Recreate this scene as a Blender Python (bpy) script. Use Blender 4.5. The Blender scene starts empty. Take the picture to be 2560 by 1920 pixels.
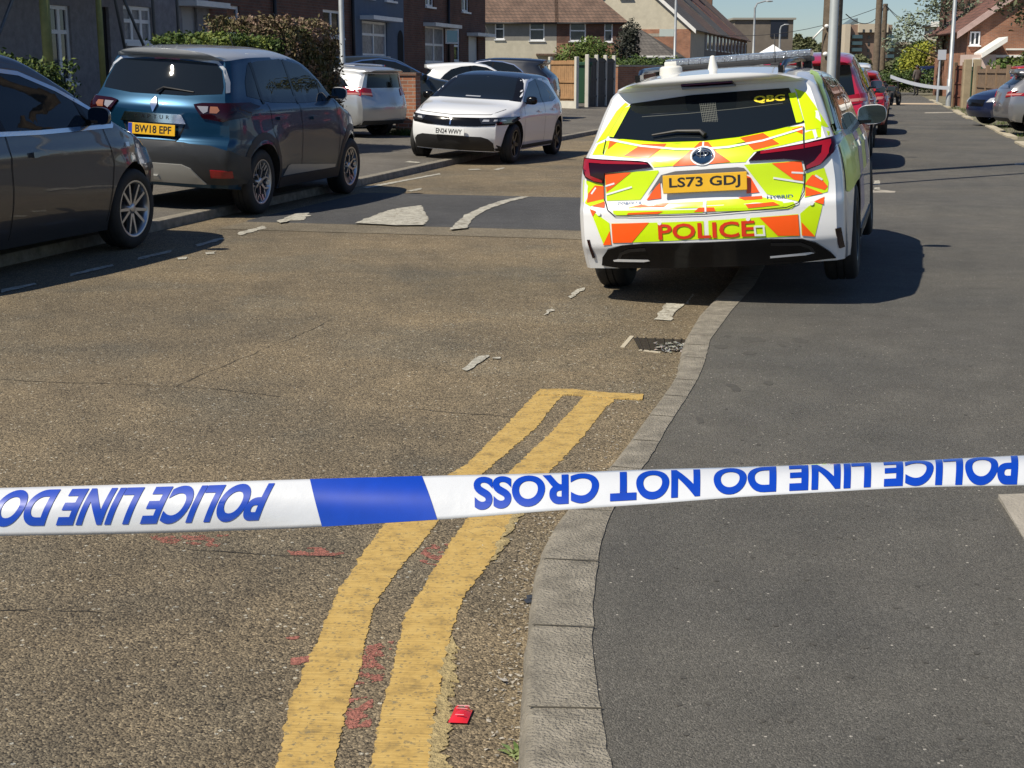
import bpy, bmesh, math, random
import numpy as np
from mathutils import Vector, Matrix, noise
from mathutils.bvhtree import BVHTree
R = math.radians
SC = bpy.context.scene
COL = SC.collection
random.seed(7)

# ---------------------------------------------------------------- camera
CF = 1400.0; CH = 1.48; CP = R(12.6)
cam_d = bpy.data.cameras.new('camera')
cam = bpy.data.objects.new('camera', cam_d); COL.objects.link(cam)
cam_d.sensor_width = 36; cam_d.lens = 36 * CF / 1024
cam_d.clip_start = 0.05; cam_d.clip_end = 3000
cam.location = (0, 0, CH); cam.rotation_euler = (R(90) - CP, 0, 0)
SC.camera = cam

# ---------------------------------------------------------------- light
SUN_EL = R(50); SX, SY = -0.80, -0.60           # where the sun stands (horizontal)
w = bpy.data.worlds.new('World'); SC.world = w; w.use_nodes = True
nt = w.node_tree; bg = nt.nodes['Background']
sky = nt.nodes.new('ShaderNodeTexSky'); sky.sky_type = 'NISHITA'; sky.sun_disc = False
sky.sun_elevation = SUN_EL; sky.sun_rotation = math.atan2(SX, SY)
sky.air_density = 1.0; sky.dust_density = 0.1; sky.ozone_density = 1.6
tint = nt.nodes.new('ShaderNodeMix'); tint.data_type = 'RGBA'; tint.blend_type = 'MULTIPLY'; tint.inputs[0].default_value = 1.0
tint.inputs[7].default_value = (0.78, 0.91, 1.12, 1)
nt.links.new(sky.outputs[0], tint.inputs[6]); nt.links.new(tint.outputs[2], bg.inputs[0]); bg.inputs[1].default_value = 0.062
sl = bpy.data.lights.new('sun', 'SUN'); sl.energy = 4.9; sl.angle = R(0.55); sl.color = (1.0, 0.92, 0.775)
so = bpy.data.objects.new('sun', sl); COL.objects.link(so)
sd = Vector((SX * math.cos(SUN_EL), SY * math.cos(SUN_EL), math.sin(SUN_EL)))
so.rotation_euler = sd.to_track_quat('Z', 'Y').to_euler(); so.location = (-20, -20, 40)
SC.view_settings.view_transform = 'Standard'; SC.view_settings.look = 'None'
SC.view_settings.exposure = 0.25; SC.view_settings.gamma = 1

# ---------------------------------------------------------------- coordinate helpers
ST = R(14)                                         # street runs 14 degrees right of the view
EU = Vector((math.sin(ST), math.cos(ST), 0)); EV = Vector((math.cos(ST), -math.sin(ST), 0))
def UV(u, v, z=0): return EU * u + EV * v + Vector((0, 0, z))
def G(sx, sy, z=0.0):                              # point of the photo -> where that spot lies on level z
    x = sx / 2.5 - 512; y = sy / 2.5 - 384
    dy = CF * math.cos(CP) - y * math.sin(CP); dz = -CF * math.sin(CP) - y * math.cos(CP)
    t = (z - CH) / dz
    return Vector((x * t, dy * t, z))
def AT(sx, Y): return (sx / 2.5 - 512) / CF * Y * 0.985
def ZAT(sy, Y): return CH + (71 - sy / 2.5) / CF * Y * 1.02
def onfac(sx, v):                                  # u at which the sight line through sx meets street offset v
    t = (sx / 2.5 - 512) / CF * 0.977
    return (v * math.cos(ST) + t * v * math.sin(ST)) / (t * math.cos(ST) - math.sin(ST))

# ---------------------------------------------------------------- object helpers
def tag(o, label=None, cat=None, group=None, kind=None):
    if label: o['label'] = label
    if cat: o['category'] = cat
    if group: o['group'] = group
    if kind: o['kind'] = kind
    return o
def thing(name, label, cat, loc=(0, 0, 0), rz=0.0, group=None):
    o = bpy.data.objects.new(name, None); COL.objects.link(o); o.empty_display_size = 0.2
    o.location = loc; o.rotation_euler = (0, 0, rz)
    return tag(o, label, cat, group)
def mats_of(m): return m if isinstance(m, (list, tuple)) else [m]
def link(name, me, mat, parent=None, loc=None):
    o = bpy.data.objects.new(name, me); COL.objects.link(o)
    if mat is not None:
        for m in mats_of(mat): me.materials.append(m)
    if parent: o.parent = parent
    if loc is not None: o.location = loc
    return o
def fin(name, bm, mat, parent=None, smooth=False, loc=None, ang=35):
    me = bpy.data.meshes.new(name); bm.normal_update(); bm.to_mesh(me); bm.free()
    if smooth:
        me.polygons.foreach_set('use_smooth', [True] * len(me.polygons))
        me.set_sharp_from_angle(angle=R(ang))
    return link(name, me, mat, parent, loc)
def box(bm, x0, x1, y0, y1, z0, z1, mi=0, M=None, bev=0.0):
    vs = [bm.verts.new(Vector(p)) for p in ((x0,y0,z0),(x1,y0,z0),(x1,y1,z0),(x0,y1,z0),(x0,y0,z1),(x1,y0,z1),(x1,y1,z1),(x0,y1,z1))]
    fs = [bm.faces.new([vs[i] for i in f]) for f in ((3,2,1,0),(4,5,6,7),(0,1,5,4),(1,2,6,5),(2,3,7,6),(3,0,4,7))]
    for f in fs: f.material_index = mi
    if bev:
        es = list({e for f in fs for e in f.edges})
        r = bmesh.ops.bevel(bm, geom=es, offset=bev, segments=2, affect='EDGES', profile=0.6)
        vs = list({v for f in r['faces'] for v in f.verts} | {v for v in vs if v.is_valid})
    if M is not None:
        for v in vs: v.co = M @ v.co
    return vs
def tube(bm, pts, r, seg=8, mi=0, cap=True):
    pts = [Vector(p) for p in pts]; rings = []
    rr = r if isinstance(r, (list, tuple)) else [r] * len(pts)
    for i, p in enumerate(pts):
        d = (pts[min(i+1, len(pts)-1)] - pts[max(i-1, 0)]).normalized()
        a = d.cross(Vector((0, 0, 1)))
        if a.length < 1e-3: a = Vector((1, 0, 0))
        a.normalize(); b = d.cross(a)
        rings.append([bm.verts.new(p + (a * math.cos(t) + b * math.sin(t)) * rr[i]) for t in [2*math.pi*k/seg for k in range(seg)]])
    for i in range(len(rings)-1):
        for k in range(seg):
            f = bm.faces.new((rings[i][k], rings[i][(k+1)%seg], rings[i+1][(k+1)%seg], rings[i+1][k])); f.material_index = mi; f.smooth = True
    if cap:
        bm.faces.new(rings[0][::-1]).material_index = mi; bm.faces.new(rings[-1]).material_index = mi
def lathe_y(bm, prof, seg=36, mi=0, M=None):       # profile (radius, y) about the y axis
    rings = []
    for r, y in prof:
        rings.append([bm.verts.new((r*math.cos(2*math.pi*k/seg), y, r*math.sin(2*math.pi*k/seg))) for k in range(seg)])
    for i in range(len(rings)-1):
        for k in range(seg):
            f = bm.faces.new((rings[i][k], rings[i][(k+1)%seg], rings[i+1][(k+1)%seg], rings[i+1][k])); f.material_index = mi; f.smooth = True
    return rings
def ellipsoid(bm, c, r, seg=16, rin=10, mi=0):
    ret = bmesh.ops.create_uvsphere(bm, u_segments=seg, v_segments=rin, radius=1)
    for v in ret['verts']:
        v.co = Vector((v.co.x*r[0]+c[0], v.co.y*r[1]+c[1], v.co.z*r[2]+c[2]))
        for f in v.link_faces: f.material_index = mi; f.smooth = True
    return ret['verts']
def sheet(name, pts, mat, parent=None, z=None, sub=0):
    bm = bmesh.new(); vs = [bm.verts.new((p[0], p[1], p[2] if z is None else z)) for p in pts]
    bm.faces.new(vs); bmesh.ops.triangulate(bm, faces=bm.faces[:])
    bm.normal_update()
    for f in bm.faces:
        if f.normal.z < 0: f.normal_flip()
    return fin(name, bm, mat, parent)

# ---------------------------------------------------------------- materials
MATS = {}
def N(t, ty, **kw):
    n = t.nodes.new(ty)
    for k, v in kw.items():
        if hasattr(n, k): setattr(n, k, v)
    return n
def mat(name, col, rough=0.6, metal=0.0, spec=0.5, coat=0.0, noise_amt=0.0, nscale=5.0, bump=0.0, bscale=60.0, trans=0.0, emit=None, coatr=0.03, sss=False):
    if name in MATS: return MATS[name]
    m = bpy.data.materials.new(name); m.use_nodes = True; t = m.node_tree; p = t.nodes['Principled BSDF']
    p.inputs['Base Color'].default_value = (*col, 1); p.inputs['Roughness'].default_value = rough
    p.inputs['Metallic'].default_value = metal; p.inputs['Specular IOR Level'].default_value = spec
    p.inputs['Coat Weight'].default_value = coat; p.inputs['Coat Roughness'].default_value = coatr
    p.inputs['Transmission Weight'].default_value = trans
    tc = N(t, 'ShaderNodeTexCoord')
    if noise_amt:
        no = N(t, 'ShaderNodeTexNoise'); no.inputs['Scale'].default_value = nscale; no.inputs['Detail'].default_value = 6
        no.inputs['Roughness'].default_value = 0.65
        mx = N(t, 'ShaderNodeMix', data_type='RGBA'); mr = N(t, 'ShaderNodeMapRange')
        mr.inputs[1].default_value = 0.3; mr.inputs[2].default_value = 0.7
        t.links.new(tc.outputs['Object'], no.inputs['Vector']); t.links.new(no.outputs[0], mr.inputs[0]); t.links.new(mr.outputs[0], mx.inputs[0])
        mx.inputs[6].default_value = (*[c*(1-noise_amt) for c in col], 1); mx.inputs[7].default_value = (*[min(1, c*(1+noise_amt)) for c in col], 1)
        t.links.new(mx.outputs[2], p.inputs['Base Color'])
    if bump:
        nb = N(t, 'ShaderNodeTexNoise'); nb.inputs['Scale'].default_value = bscale; nb.inputs['Detail'].default_value = 4
        b = N(t, 'ShaderNodeBump'); b.inputs['Strength'].default_value = bump; b.inputs['Distance'].default_value = 0.02
        t.links.new(tc.outputs['Object'], nb.inputs['Vector']); t.links.new(nb.outputs[0], b.inputs['Height']); t.links.new(b.outputs[0], p.inputs['Normal'])
    if emit:
        p.inputs['Emission Color'].default_value = (*col, 1); p.inputs['Emission Strength'].default_value = emit
    MATS[name] = m; return m
def ramp(t, fac, stops):
    r = N(t, 'ShaderNodeValToRGB'); el = r.color_ramp.elements
    while len(el) < len(stops): el.new(0.5)
    for e, (p, c) in zip(el, stops): e.position = p; e.color = (*c, 1)
    t.links.new(fac, r.inputs[0]); return r.outputs[0]
def mixc(t, fac, a, b, mode='MIX'):
    m = N(t, 'ShaderNodeMix', data_type='RGBA'); m.blend_type = mode
    for s, i in ((a, 6), (b, 7)):
        if isinstance(s, tuple): m.inputs[i].default_value = (*s, 1)
        else: t.links.new(s, m.inputs[i])
    if isinstance(fac, float): m.inputs[0].default_value = fac
    else: t.links.new(fac, m.inputs[0])
    return m.outputs[2]
def asphalt(name, dark, light, white, cell=110, patch=0.35, patchcol=None, wamt=0.97, bumpd=0.006, big=None, pscale=0.55):
    m = bpy.data.materials.new(name); m.use_nodes = True; t = m.node_tree; p = t.nodes['Principled BSDF']
    tc = N(t, 'ShaderNodeTexCoord').outputs['Object']
    def vor(s, feat='F1', rnd=1.0):
        v = N(t, 'ShaderNodeTexVoronoi'); v.feature = feat; v.inputs['Scale'].default_value = s; v.inputs['Randomness'].default_value = rnd
        t.links.new(tc, v.inputs['Vector']); return v
    def noi(s, d=5, r=0.6):
        n = N(t, 'ShaderNodeTexNoise'); n.inputs['Scale'].default_value = s; n.inputs['Detail'].default_value = d; n.inputs['Roughness'].default_value = r
        t.links.new(tc, n.inputs['Vector']); return n.outputs[0]
    v1 = vor(cell); v2 = vor(cell*0.42)
    sep = N(t, 'ShaderNodeSeparateColor'); t.links.new(v1.outputs['Color'], sep.inputs[0])
    mid = tuple((a+b)/2 for a, b in zip(dark, light))
    c = ramp(t, sep.outputs[0], [(0.0, dark), (0.45, tuple(x*0.9 for x in mid)), (0.8, mid), (1.0, light)])
    fine = ramp(t, noi(cell*2.2, 3, 0.8), [(0.3, (0.6, 0.6, 0.6)), (0.75, (1.35, 1.35, 1.35))])
    c = mixc(t, 0.8, c, fine, 'MULTIPLY')
    sep2 = N(t, 'ShaderNodeSeparateColor'); t.links.new(v2.outputs['Color'], sep2.inputs[0])
    gt = N(t, 'ShaderNodeMath', operation='GREATER_THAN'); t.links.new(sep2.outputs[1], gt.inputs[0]); gt.inputs[1].default_value = wamt
    lt = N(t, 'ShaderNodeMath', operation='LESS_THAN'); t.links.new(v2.outputs['Distance'], lt.inputs[0]); lt.inputs[1].default_value = 0.36
    an = N(t, 'ShaderNodeMath', operation='MULTIPLY'); t.links.new(gt.outputs[0], an.inputs[0]); t.links.new(lt.outputs[0], an.inputs[1])
    c = mixc(t, an.outputs[0], c, white)
    pf = ramp(t, noi(pscale, 7, 0.62), [(0.34, (0, 0, 0)), (0.66, (1, 1, 1))])
    lo = tuple(1-patch for _ in range(3)); hi = tuple(1+patch for _ in range(3))
    if patchcol: hi = tuple(h*q for h, q in zip(hi, patchcol))
    c = mixc(t, 1.0, c, mixc(t, pf, lo, hi), 'MULTIPLY')
    pf2 = ramp(t, noi(4.5, 5, 0.6), [(0.3, (0.86, 0.86, 0.86)), (0.7, (1.12, 1.12, 1.12))])
    c = mixc(t, 1.0, c, pf2, 'MULTIPLY')
    st = ramp(t, noi(0.23, 4, 0.55), [(0.36, (0.84, 0.84, 0.85)), (0.5, (1, 1, 1)), (0.66, (1.13, 1.12, 1.10))])
    c = mixc(t, 1.0, c, st, 'MULTIPLY')
    if big:                                        # worn stones laid bare in bands
        wv = ramp(t, noi(0.9, 3, 0.5), [(0.52, (0, 0, 0)), (0.62, (1, 1, 1))])
        c2 = mixc(t, 1.0, c, big, 'MULTIPLY'); c = mixc(t, wv, c, c2)
    t.links.new(c, p.inputs['Base Color'])
    p.inputs['Roughness'].default_value = 0.82; p.inputs['Specular IOR Level'].default_value = 0.35
    b = N(t, 'ShaderNodeBump'); b.inputs['Strength'].default_value = 1.0; b.inputs['Distance'].default_value = bumpd
    hh = N(t, 'ShaderNodeMath', operation='ADD'); t.links.new(v1.outputs['Distance'], hh.inputs[0]); t.links.new(noi(cell*1.5, 3), hh.inputs[1])
    iv = N(t, 'ShaderNodeMath', operation='MULTIPLY'); t.links.new(hh.outputs[0], iv.inputs[0]); iv.inputs[1].default_value = -1
    t.links.new(iv.outputs[0], b.inputs['Height']); t.links.new(b.outputs[0], p.inputs['Normal'])
    return m
def brick_mat(name, c1, c2, mortar, rough=0.9, s=1.0):
    if name in MATS: return MATS[name]
    m = bpy.data.materials.new(name); m.use_nodes = True; t = m.node_tree; p = t.nodes['Principled BSDF']
    tc = N(t, 'ShaderNodeTexCoord'); sx = N(t, 'ShaderNodeSeparateXYZ'); t.links.new(tc.outputs['Object'], sx.inputs[0])
    ad = N(t, 'ShaderNodeMath', operation='ADD'); t.links.new(sx.outputs[0], ad.inputs[0]); t.links.new(sx.outputs[1], ad.inputs[1])
    cb = N(t, 'ShaderNodeCombineXYZ'); t.links.new(ad.outputs[0], cb.inputs[0]); t.links.new(sx.outputs[2], cb.inputs[1])
    b = N(t, 'ShaderNodeTexBrick'); b.inputs['Scale'].default_value = 1; b.inputs['Brick Width'].default_value = 0.225*s
    b.inputs['Row Height'].default_value = 0.075*s; b.inputs['Mortar Size'].default_value = 0.008*s; b.inputs['Bias'].default_value = 0.0
    b.inputs['Color1'].default_value = (*c1, 1); b.inputs['Color2'].default_value = (*c2, 1); b.inputs['Mortar'].default_value = (*mortar, 1)
    t.links.new(cb.outputs[0], b.inputs['Vector'])
    no = N(t, 'ShaderNodeTexNoise'); no.inputs['Scale'].default_value = 1.3; no.inputs['Detail'].default_value = 8; t.links.new(tc.outputs['Object'], no.inputs['Vector'])
    c = mixc(t, 1.0, b.outputs[0], ramp(t, no.outputs[0], [(0.3, (0.7, 0.7, 0.7)), (0.7, (1.2, 1.2, 1.2))]), 'MULTIPLY')
    t.links.new(c, p.inputs['Base Color']); p.inputs['Roughness'].default_value = rough
    bp = N(t, 'ShaderNodeBump'); bp.inputs['Distance'].default_value = 0.01; bp.inputs['Strength'].default_value = 0.7; bp.invert = True
    t.links.new(b.outputs[1], bp.inputs['Height']); t.links.new(bp.outputs[0], p.inputs['Normal'])
    MATS[name] = m; return m
def tile_mat(name, c1, c2, mortar):
    m = brick_mat(name, c1, c2, mortar, 0.85); 
    for n in m.node_tree.nodes:
        if n.type == 'TEX_BRICK': n.inputs['Brick Width'].default_value = 0.26; n.inputs['Row Height'].default_value = 0.2; n.inputs['Mortar Size'].default_value = 0.014
    return m
def paint(name, col, metal=0.0, rough=0.35):
    if name in MATS: return MATS[name]
    m = mat(name, col, rough, metal, 0.5, 1.0, coatr=0.025)
    t = m.node_tree; p = t.nodes['Principled BSDF']; tc = N(t, 'ShaderNodeTexCoord')
    n = N(t, 'ShaderNodeTexNoise'); n.inputs['Scale'].default_value = 2.2; n.inputs['Detail'].default_value = 2
    b = N(t, 'ShaderNodeBump'); b.inputs['Distance'].default_value = 0.004; b.inputs['Strength'].default_value = 0.35
    t.links.new(tc.outputs['Object'], n.inputs['Vector']); t.links.new(n.outputs[0], b.inputs['Height']); t.links.new(b.outputs[0], p.inputs['Coat Normal'])
    d = N(t, 'ShaderNodeTexNoise'); d.inputs['Scale'].default_value = 9; d.inputs['Detail'].default_value = 8; t.links.new(tc.outputs['Object'], d.inputs['Vector'])
    t.links.new(ramp(t, d.outputs[0], [(0.35, (0.01,)*3), (0.75, (0.06,)*3)]), p.inputs['Coat Roughness'])
    return m
def foliage_mat(name, a, b, c):
    if name in MATS: return MATS[name]
    m = bpy.data.materials.new(name); m.use_nodes = True; t = m.node_tree; p = t.nodes['Principled BSDF']
    tc = N(t, 'ShaderNodeTexCoord'); n = N(t, 'ShaderNodeTexNoise'); n.inputs['Scale'].default_value = 1.7; n.inputs['Detail'].default_value = 3
    n2 = N(t, 'ShaderNodeTexWhiteNoise'); sn = N(t, 'ShaderNodeVectorMath', operation='SNAP'); sn.inputs[1].default_value = (0.12, 0.12, 0.12)
    t.links.new(tc.outputs['Object'], sn.inputs[0]); t.links.new(sn.outputs[0], n2.inputs['Vector']); t.links.new(tc.outputs['Object'], n.inputs['Vector'])
    ad = N(t, 'ShaderNodeMath', operation='MULTIPLY_ADD'); t.links.new(n2.outputs[0], ad.inputs[0]); ad.inputs[1].default_value = 0.35; t.links.new(n.outputs[0], ad.inputs[2])
    t.links.new(ramp(t, ad.outputs[0], [(0.42, a), (0.65, b), (0.9, c)]), p.inputs['Base Color'])
    p.inputs['Roughness'].default_value = 0.6; p.inputs['Specular IOR Level'].default_value = 0.3
    p.inputs['Subsurface Weight'].default_value = 0.0
    MATS[name] = m; return m

M_glass = mat('window glass', (0.012, 0.016, 0.02), 0.04, 0, 0.8)
M_carglass = mat('tinted car glass', (0.008, 0.011, 0.014), 0.012, 0, 0.45, bump=0.022, bscale=1.5)
M_rubber = mat('tyre rubber', (0.018, 0.018, 0.018), 0.75, noise_amt=0.3, nscale=14)
M_black = mat('gloss black trim', (0.006, 0.006, 0.007), 0.14, 0, 0.28)
M_plastic = mat('matt black plastic', (0.018, 0.018, 0.019), 0.5, noise_amt=0.15, nscale=8)
M_dark = mat('wheel arch lining', (0.01, 0.01, 0.01), 0.95)
M_chrome = mat('chrome', (0.75, 0.76, 0.78), 0.12, 1.0)
M_alloy = mat('alloy rim', (0.5, 0.51, 0.53), 0.3, 0.9)
M_alloyd = mat('dark alloy rim', (0.03, 0.03, 0.032), 0.3, 0.5)
M_redlens = mat('red lamp lens', (0.28, 0.004, 0.01), 0.08, 0, 0.6, 0.6)
M_darkred = mat('smoked red lens', (0.016, 0.001, 0.003), 0.08, 0, 0.35, 0.25)
M_clear = mat('clear lamp lens', (0.55, 0.56, 0.58), 0.08, 0.3, 0.6, 0.6)
M_lampd = mat('smoked lamp lens', (0.02, 0.02, 0.023), 0.05, 0, 0.7, 0.6)
M_white = mat('white upvc', (0.78, 0.79, 0.80), 0.35, noise_amt=0.06)
M_wwhite = mat('white paintwork', (0.75, 0.74, 0.70), 0.6, noise_amt=0.1, nscale=3)
M_plate_y = mat('yellow number plate', (0.74, 0.42, 0.02), 0.3, noise_amt=0.06, nscale=12)
M_plate_w = mat('white number plate', (0.72, 0.73, 0.72), 0.35)
M_char = mat('black plate characters', (0.012, 0.012, 0.012), 0.5)
M_steel = mat('galvanised steel', (0.36, 0.38, 0.39), 0.45, 0.35, noise_amt=0.15, nscale=3)
M_concrete = mat('kerb concrete', (0.25, 0.225, 0.18), 0.9, noise_amt=0.38, nscale=11, bump=0.9, bscale=120)
M_slab = mat('pale concrete', (0.33, 0.30, 0.25), 0.9, noise_amt=0.25, nscale=5, bump=0.4, bscale=90)
# ---- setting
# ================================================================ GROUND
M_road = asphalt('brown stone road', (0.050, 0.041, 0.029), (0.385, 0.318, 0.215), (0.46, 0.44, 0.37), 150, 0.24, (1.07, 1.0, 0.89), 0.955, 0.005, (0.90, 0.94, 1.0))
M_pave = asphalt('grey tarmac footway', (0.065, 0.0635, 0.058), (0.176, 0.170, 0.154), (0.42, 0.40, 0.36), 240, 0.13, (1.03, 0.99, 0.93), 0.990, 0.0028)
M_hump = asphalt('dark tarmac of speed table', (0.045, 0.045, 0.047), (0.12, 0.118, 0.115), (0.3, 0.3, 0.3), 200, 0.12, None, 0.99, 0.003)
M_lpave = asphalt('worn tarmac footway', (0.08, 0.072, 0.062), (0.22, 0.20, 0.17), (0.4, 0.39, 0.36), 190, 0.2, None, 0.98, 0.003)
def quadgrid(name, uv, zf, m, nu=2, nv=2):
    (u0, u1, v0, v1) = uv; bm = bmesh.new(); g = []
    for i in range(nu+1):
        g.append([bm.verts.new(UV(u0+(u1-u0)*i/nu, v0+(v1-v0)*j/nv, zf)) for j in range(nv+1)])
    for i in range(nu):
        for j in range(nv): bm.faces.new((g[i][j], g[i][j+1], g[i+1][j+1], g[i+1][j]))
    bm.normal_update()
    for f in bm.faces:
        if f.normal.z < 0: f.normal_flip()
    return fin(name, bm, m)
M_earth = mat('dry grass and earth', (0.13, 0.115, 0.06), 0.95, noise_amt=0.5, nscale=0.9, bump=0.6, bscale=30)
gr = sheet('ground', [(-900, -60, -0.06), (900, -60, -0.06), (900, 1800, -0.06), (-900, 1800, -0.06)], M_earth); tag(gr, kind='structure')
rd = quadgrid('road', (-6, 330, -6.6, -0.6), 0.0, M_road, 8, 3); tag(rd, kind='structure')

# kerb line on the right: (road side, footway side) traced stones
KR = [(1318,2100,1570,2100),(1324,1920,1532,1920),(1321,1727,1503,1793),(1328,1562,1483,1661),(1336,1490,1480,1560),(1347,1430,1482,1480),(1364,1364,1496,1377),(1404,1285,1522,1278),(1465,1225,1570,1215),(1522,1173,1615,1159),(1559,1130,1634,1130),(1602,1067,1666,1067),(1654,994,1729,977),(1697,936,1758,919),(1722,838,1776,847)]
KZ = [.095,.095,.095,.092,.09,.085,.08,.07,.062,.058,.055,.052,.05,.055,.055]
kp = [(G(a, b, z), G(c, d, z), z) for (a, b, c, d), z in zip(KR, KZ)]
def smooth_line(kp, n=90, rep=1):
    P = np.array([[*a, *b, z] for a, b, z in kp]); d = np.concatenate([[0], np.cumsum(np.linalg.norm(np.diff(P[:, 1:2], axis=0), axis=1))])
    s = np.linspace(0, d[-1], n); Q = np.array([np.interp(s, d, P[:, i]) for i in range(7)]).T
    k = np.hanning(17); k /= k.sum()
    for i in range(7):
        e = np.concatenate([2*Q[0, i]-Q[8:0:-1, i], Q[:, i], 2*Q[-1, i]-Q[-2:-10:-1, i]]); Q[:, i] = np.convolve(e, k, 'valid')
    rnd = random.Random(2); out = []
    for q in Q:
        j = rnd.gauss(0, .0012); out.append((Vector(q[:3])+Vector((j, 0, 0)), Vector(q[3:6])+Vector((rnd.gauss(0, .0015), 0, 0)), q[6]))
    return out
kp_raw = kp; kp = smooth_line(kp)
last = kp[-1]
# beyond the gully the kerb drops and runs on along the street
for u, z in ((9.3, .045), (9.8, .03), (11, .03), (15, .03), (15.6, .08), (30, .08), (60, .08), (100, .08)):
    if u < 9.5: a, b = G(1758, 780, z), G(1828, 777, z)
    else: a, b = UV(u, -0.86, z), UV(u, -0.70, z)
    kp.append((a, b, z))
bm = bmesh.new(); rows = []
for k, (a, b, z) in enumerate(kp):
    side = (b - a).normalized()
    rows.append([bm.verts.new(v) for v in (a - side*0.028 + Vector((0, 0, -z-0.03)), a - side*0.022 + Vector((0, 0, -z*0.55)), a - side*0.006 + Vector((0, 0, -0.008)), a + side*0.015, b, b + Vector((0, 0, -0.1)))])
for i in range(len(rows)-1):
    for j in range(5): bm.faces.new((rows[i][j], rows[i][j+1], rows[i+1][j+1], rows[i+1][j]))
bmesh.ops.recalc_face_normals(bm, faces=bm.faces[:])
bm.normal_update()
if sum(f.normal.z for f in bm.faces) < 0: bmesh.ops.reverse_faces(bm, faces=bm.faces[:])
kr = fin('kerb', bm, M_concrete, smooth=True, ang=50); tag(kr, kind='structure')
# joints between kerbstones: thin dark gaps
bm = bmesh.new()
for (i, f) in ((9, .35), (17, .5), (35, .3), (51, .2), (64, .6), (26, .4), (44, .45), (58, .2), (70, .1), (78, .95), (84, .55), (89, 0.02)):
    a0, b0, z0 = kp[i]; a1, b1, z1 = kp[i+1]
    a = a0.lerp(a1, f); b = b0.lerp(b1, f); d = (a1 - a0).normalized(); nn_ = Vector((d.y, -d.x, 0)); b = a + nn_*((b-a).dot(nn_)) + Vector((0, 0, b.z-a.z)); d *= 0.0035
    vs = [bm.verts.new(p + Vector((0, 0, 0.0016))) for p in (a - d, b - d*1.2, b + d*0.4, a + d)]
    bm.faces.new(vs)
kj = fin('kerb_joints', bm, mat('dirt in joints', (0.08, 0.07, 0.05), 0.95)); tag(kj, kind='structure')
# footway on the right: from the kerb's back edge to the garden edge
bm = bmesh.new(); pr = []
edge_v = [(0, 8.0), (10, 8.0)]
for a, b, z in kp:
    u = b.dot(EU); v1 = 3.0 if u > 22 else 3.0
    c = UV(max(u, -2), 3.0, 0.0 + z - 0.004) if u > 12 else Vector((b.x + 3.6, b.y, z - 0.004))
    if 5 < u <= 12: c = UV(u, 3.0, z-0.004)
    pr.append([bm.verts.new(p) for p in (b + Vector((0, 0, -0.004)), b.lerp(c, 0.5) , c)])
for i in range(len(pr)-1):
    for j in range(2): bm.faces.new((pr[i][j], pr[i][j+1], pr[i+1][j+1], pr[i+1][j]))
bm.normal_update()
for f in bm.faces:
    if f.normal.z < 0: f.normal_flip()
pv = fin('pavement', bm, M_pave); tag(pv, kind='structure')
# concrete slab of a crossing at the right
bm = bmesh.new()
P4 = [G(2496, 1236, .078), G(2800, 1225, .078), G(2800, 1560, .078), G(2640, 1440, .078), G(2560, 1345, .078)]
vs = [bm.verts.new(p) for p in P4]; f = bm.faces.new(vs); r = bmesh.ops.extrude_face_region(bm, geom=[f])
for v in r['geom']:
    if isinstance(v, bmesh.types.BMVert): v.co.z -= 0.05
bmesh.ops.recalc_face_normals(bm, faces=bm.faces[:])
o = fin('concrete_edging', bm, M_slab); tag(o, kind='structure')
# left footway, kerb, garden fronts
bm = bmesh.new()
LKV = [(2, -6.4), (9, -6.45), (13.6, -6.5), (14.4, -6.5), (18, -6.45), (24, -6.5), (28, -6.5), (34, -6.3), (50, -6.3), (330, -6.3)]
rows = []
for u, v in LKV:
    z = 0.09
    rows.append([bm.verts.new(UV(u, v+0.02, -0.02)), bm.verts.new(UV(u, v+0.01, z-0.012)), bm.verts.new(UV(u, v, z)), bm.verts.new(UV(u, v-0.14, z)), bm.verts.new(UV(u, v-0.14, 0.0))])
for i in range(len(rows)-1):
    for j in range(4): bm.faces.new((rows[i][j], rows[i][j+1], rows[i+1][j+1], rows[i+1][j]))
bmesh.ops.recalc_face_normals(bm, faces=bm.faces[:])
bm.normal_update()
if sum(f.normal.z for f in bm.faces) < 0: bmesh.ops.reverse_faces(bm, faces=bm.faces[:])
o = fin('kerb', bm, M_concrete, smooth=True, ang=50); tag(o, kind='structure')
bm = bmesh.new(); rows = []
for u, v in LKV: rows.append([bm.verts.new(UV(u, v-0.14, 0.087)), bm.verts.new(UV(u, -9.9, 0.17)), bm.verts.new(UV(u, -20, 0.25))])
for i in range(len(rows)-1):
    for j in range(2):
        f = bm.faces.new((rows[i][j], rows[i][j+1], rows[i+1][j+1], rows[i+1][j]))
bm.normal_update()
for f in bm.faces:
    if f.normal.z < 0: f.normal_flip()
o = fin('pavement', bm, M_lpave); tag(o, kind='structure')
# verge beyond the right-hand footway
o = quadgrid('verge', (8, 330, 3.0, 14), 0.05, mat('verge of gravel and grass', (0.16, 0.145, 0.095), 0.95, noise_amt=0.55, nscale=1.4, bump=0.6, bscale=40), 8, 2); tag(o, kind='structure')
# edging stones broken along the verge
bm = bmesh.new(); rnd = random.Random(3)
u = 20.0
while u < 75:
    l = rnd.uniform(1.2, 2.6)
    if rnd.random() < 0.8:
        M = Matrix.Translation(UV(u + l/2, 3.0 + rnd.uniform(-.03, .1), 0.06)) @ Matrix.Rotation(-ST, 4, 'Z')
        box(bm, -.1, .1, -l/2+.03, l/2-.03, -.1, .05, M=M)
    u += l
o = fin('edging_stones', bm, mat('pale edging stone', (0.42, 0.37, 0.27), 0.9, noise_amt=0.3, nscale=3)); tag(o, kind='structure')

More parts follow.
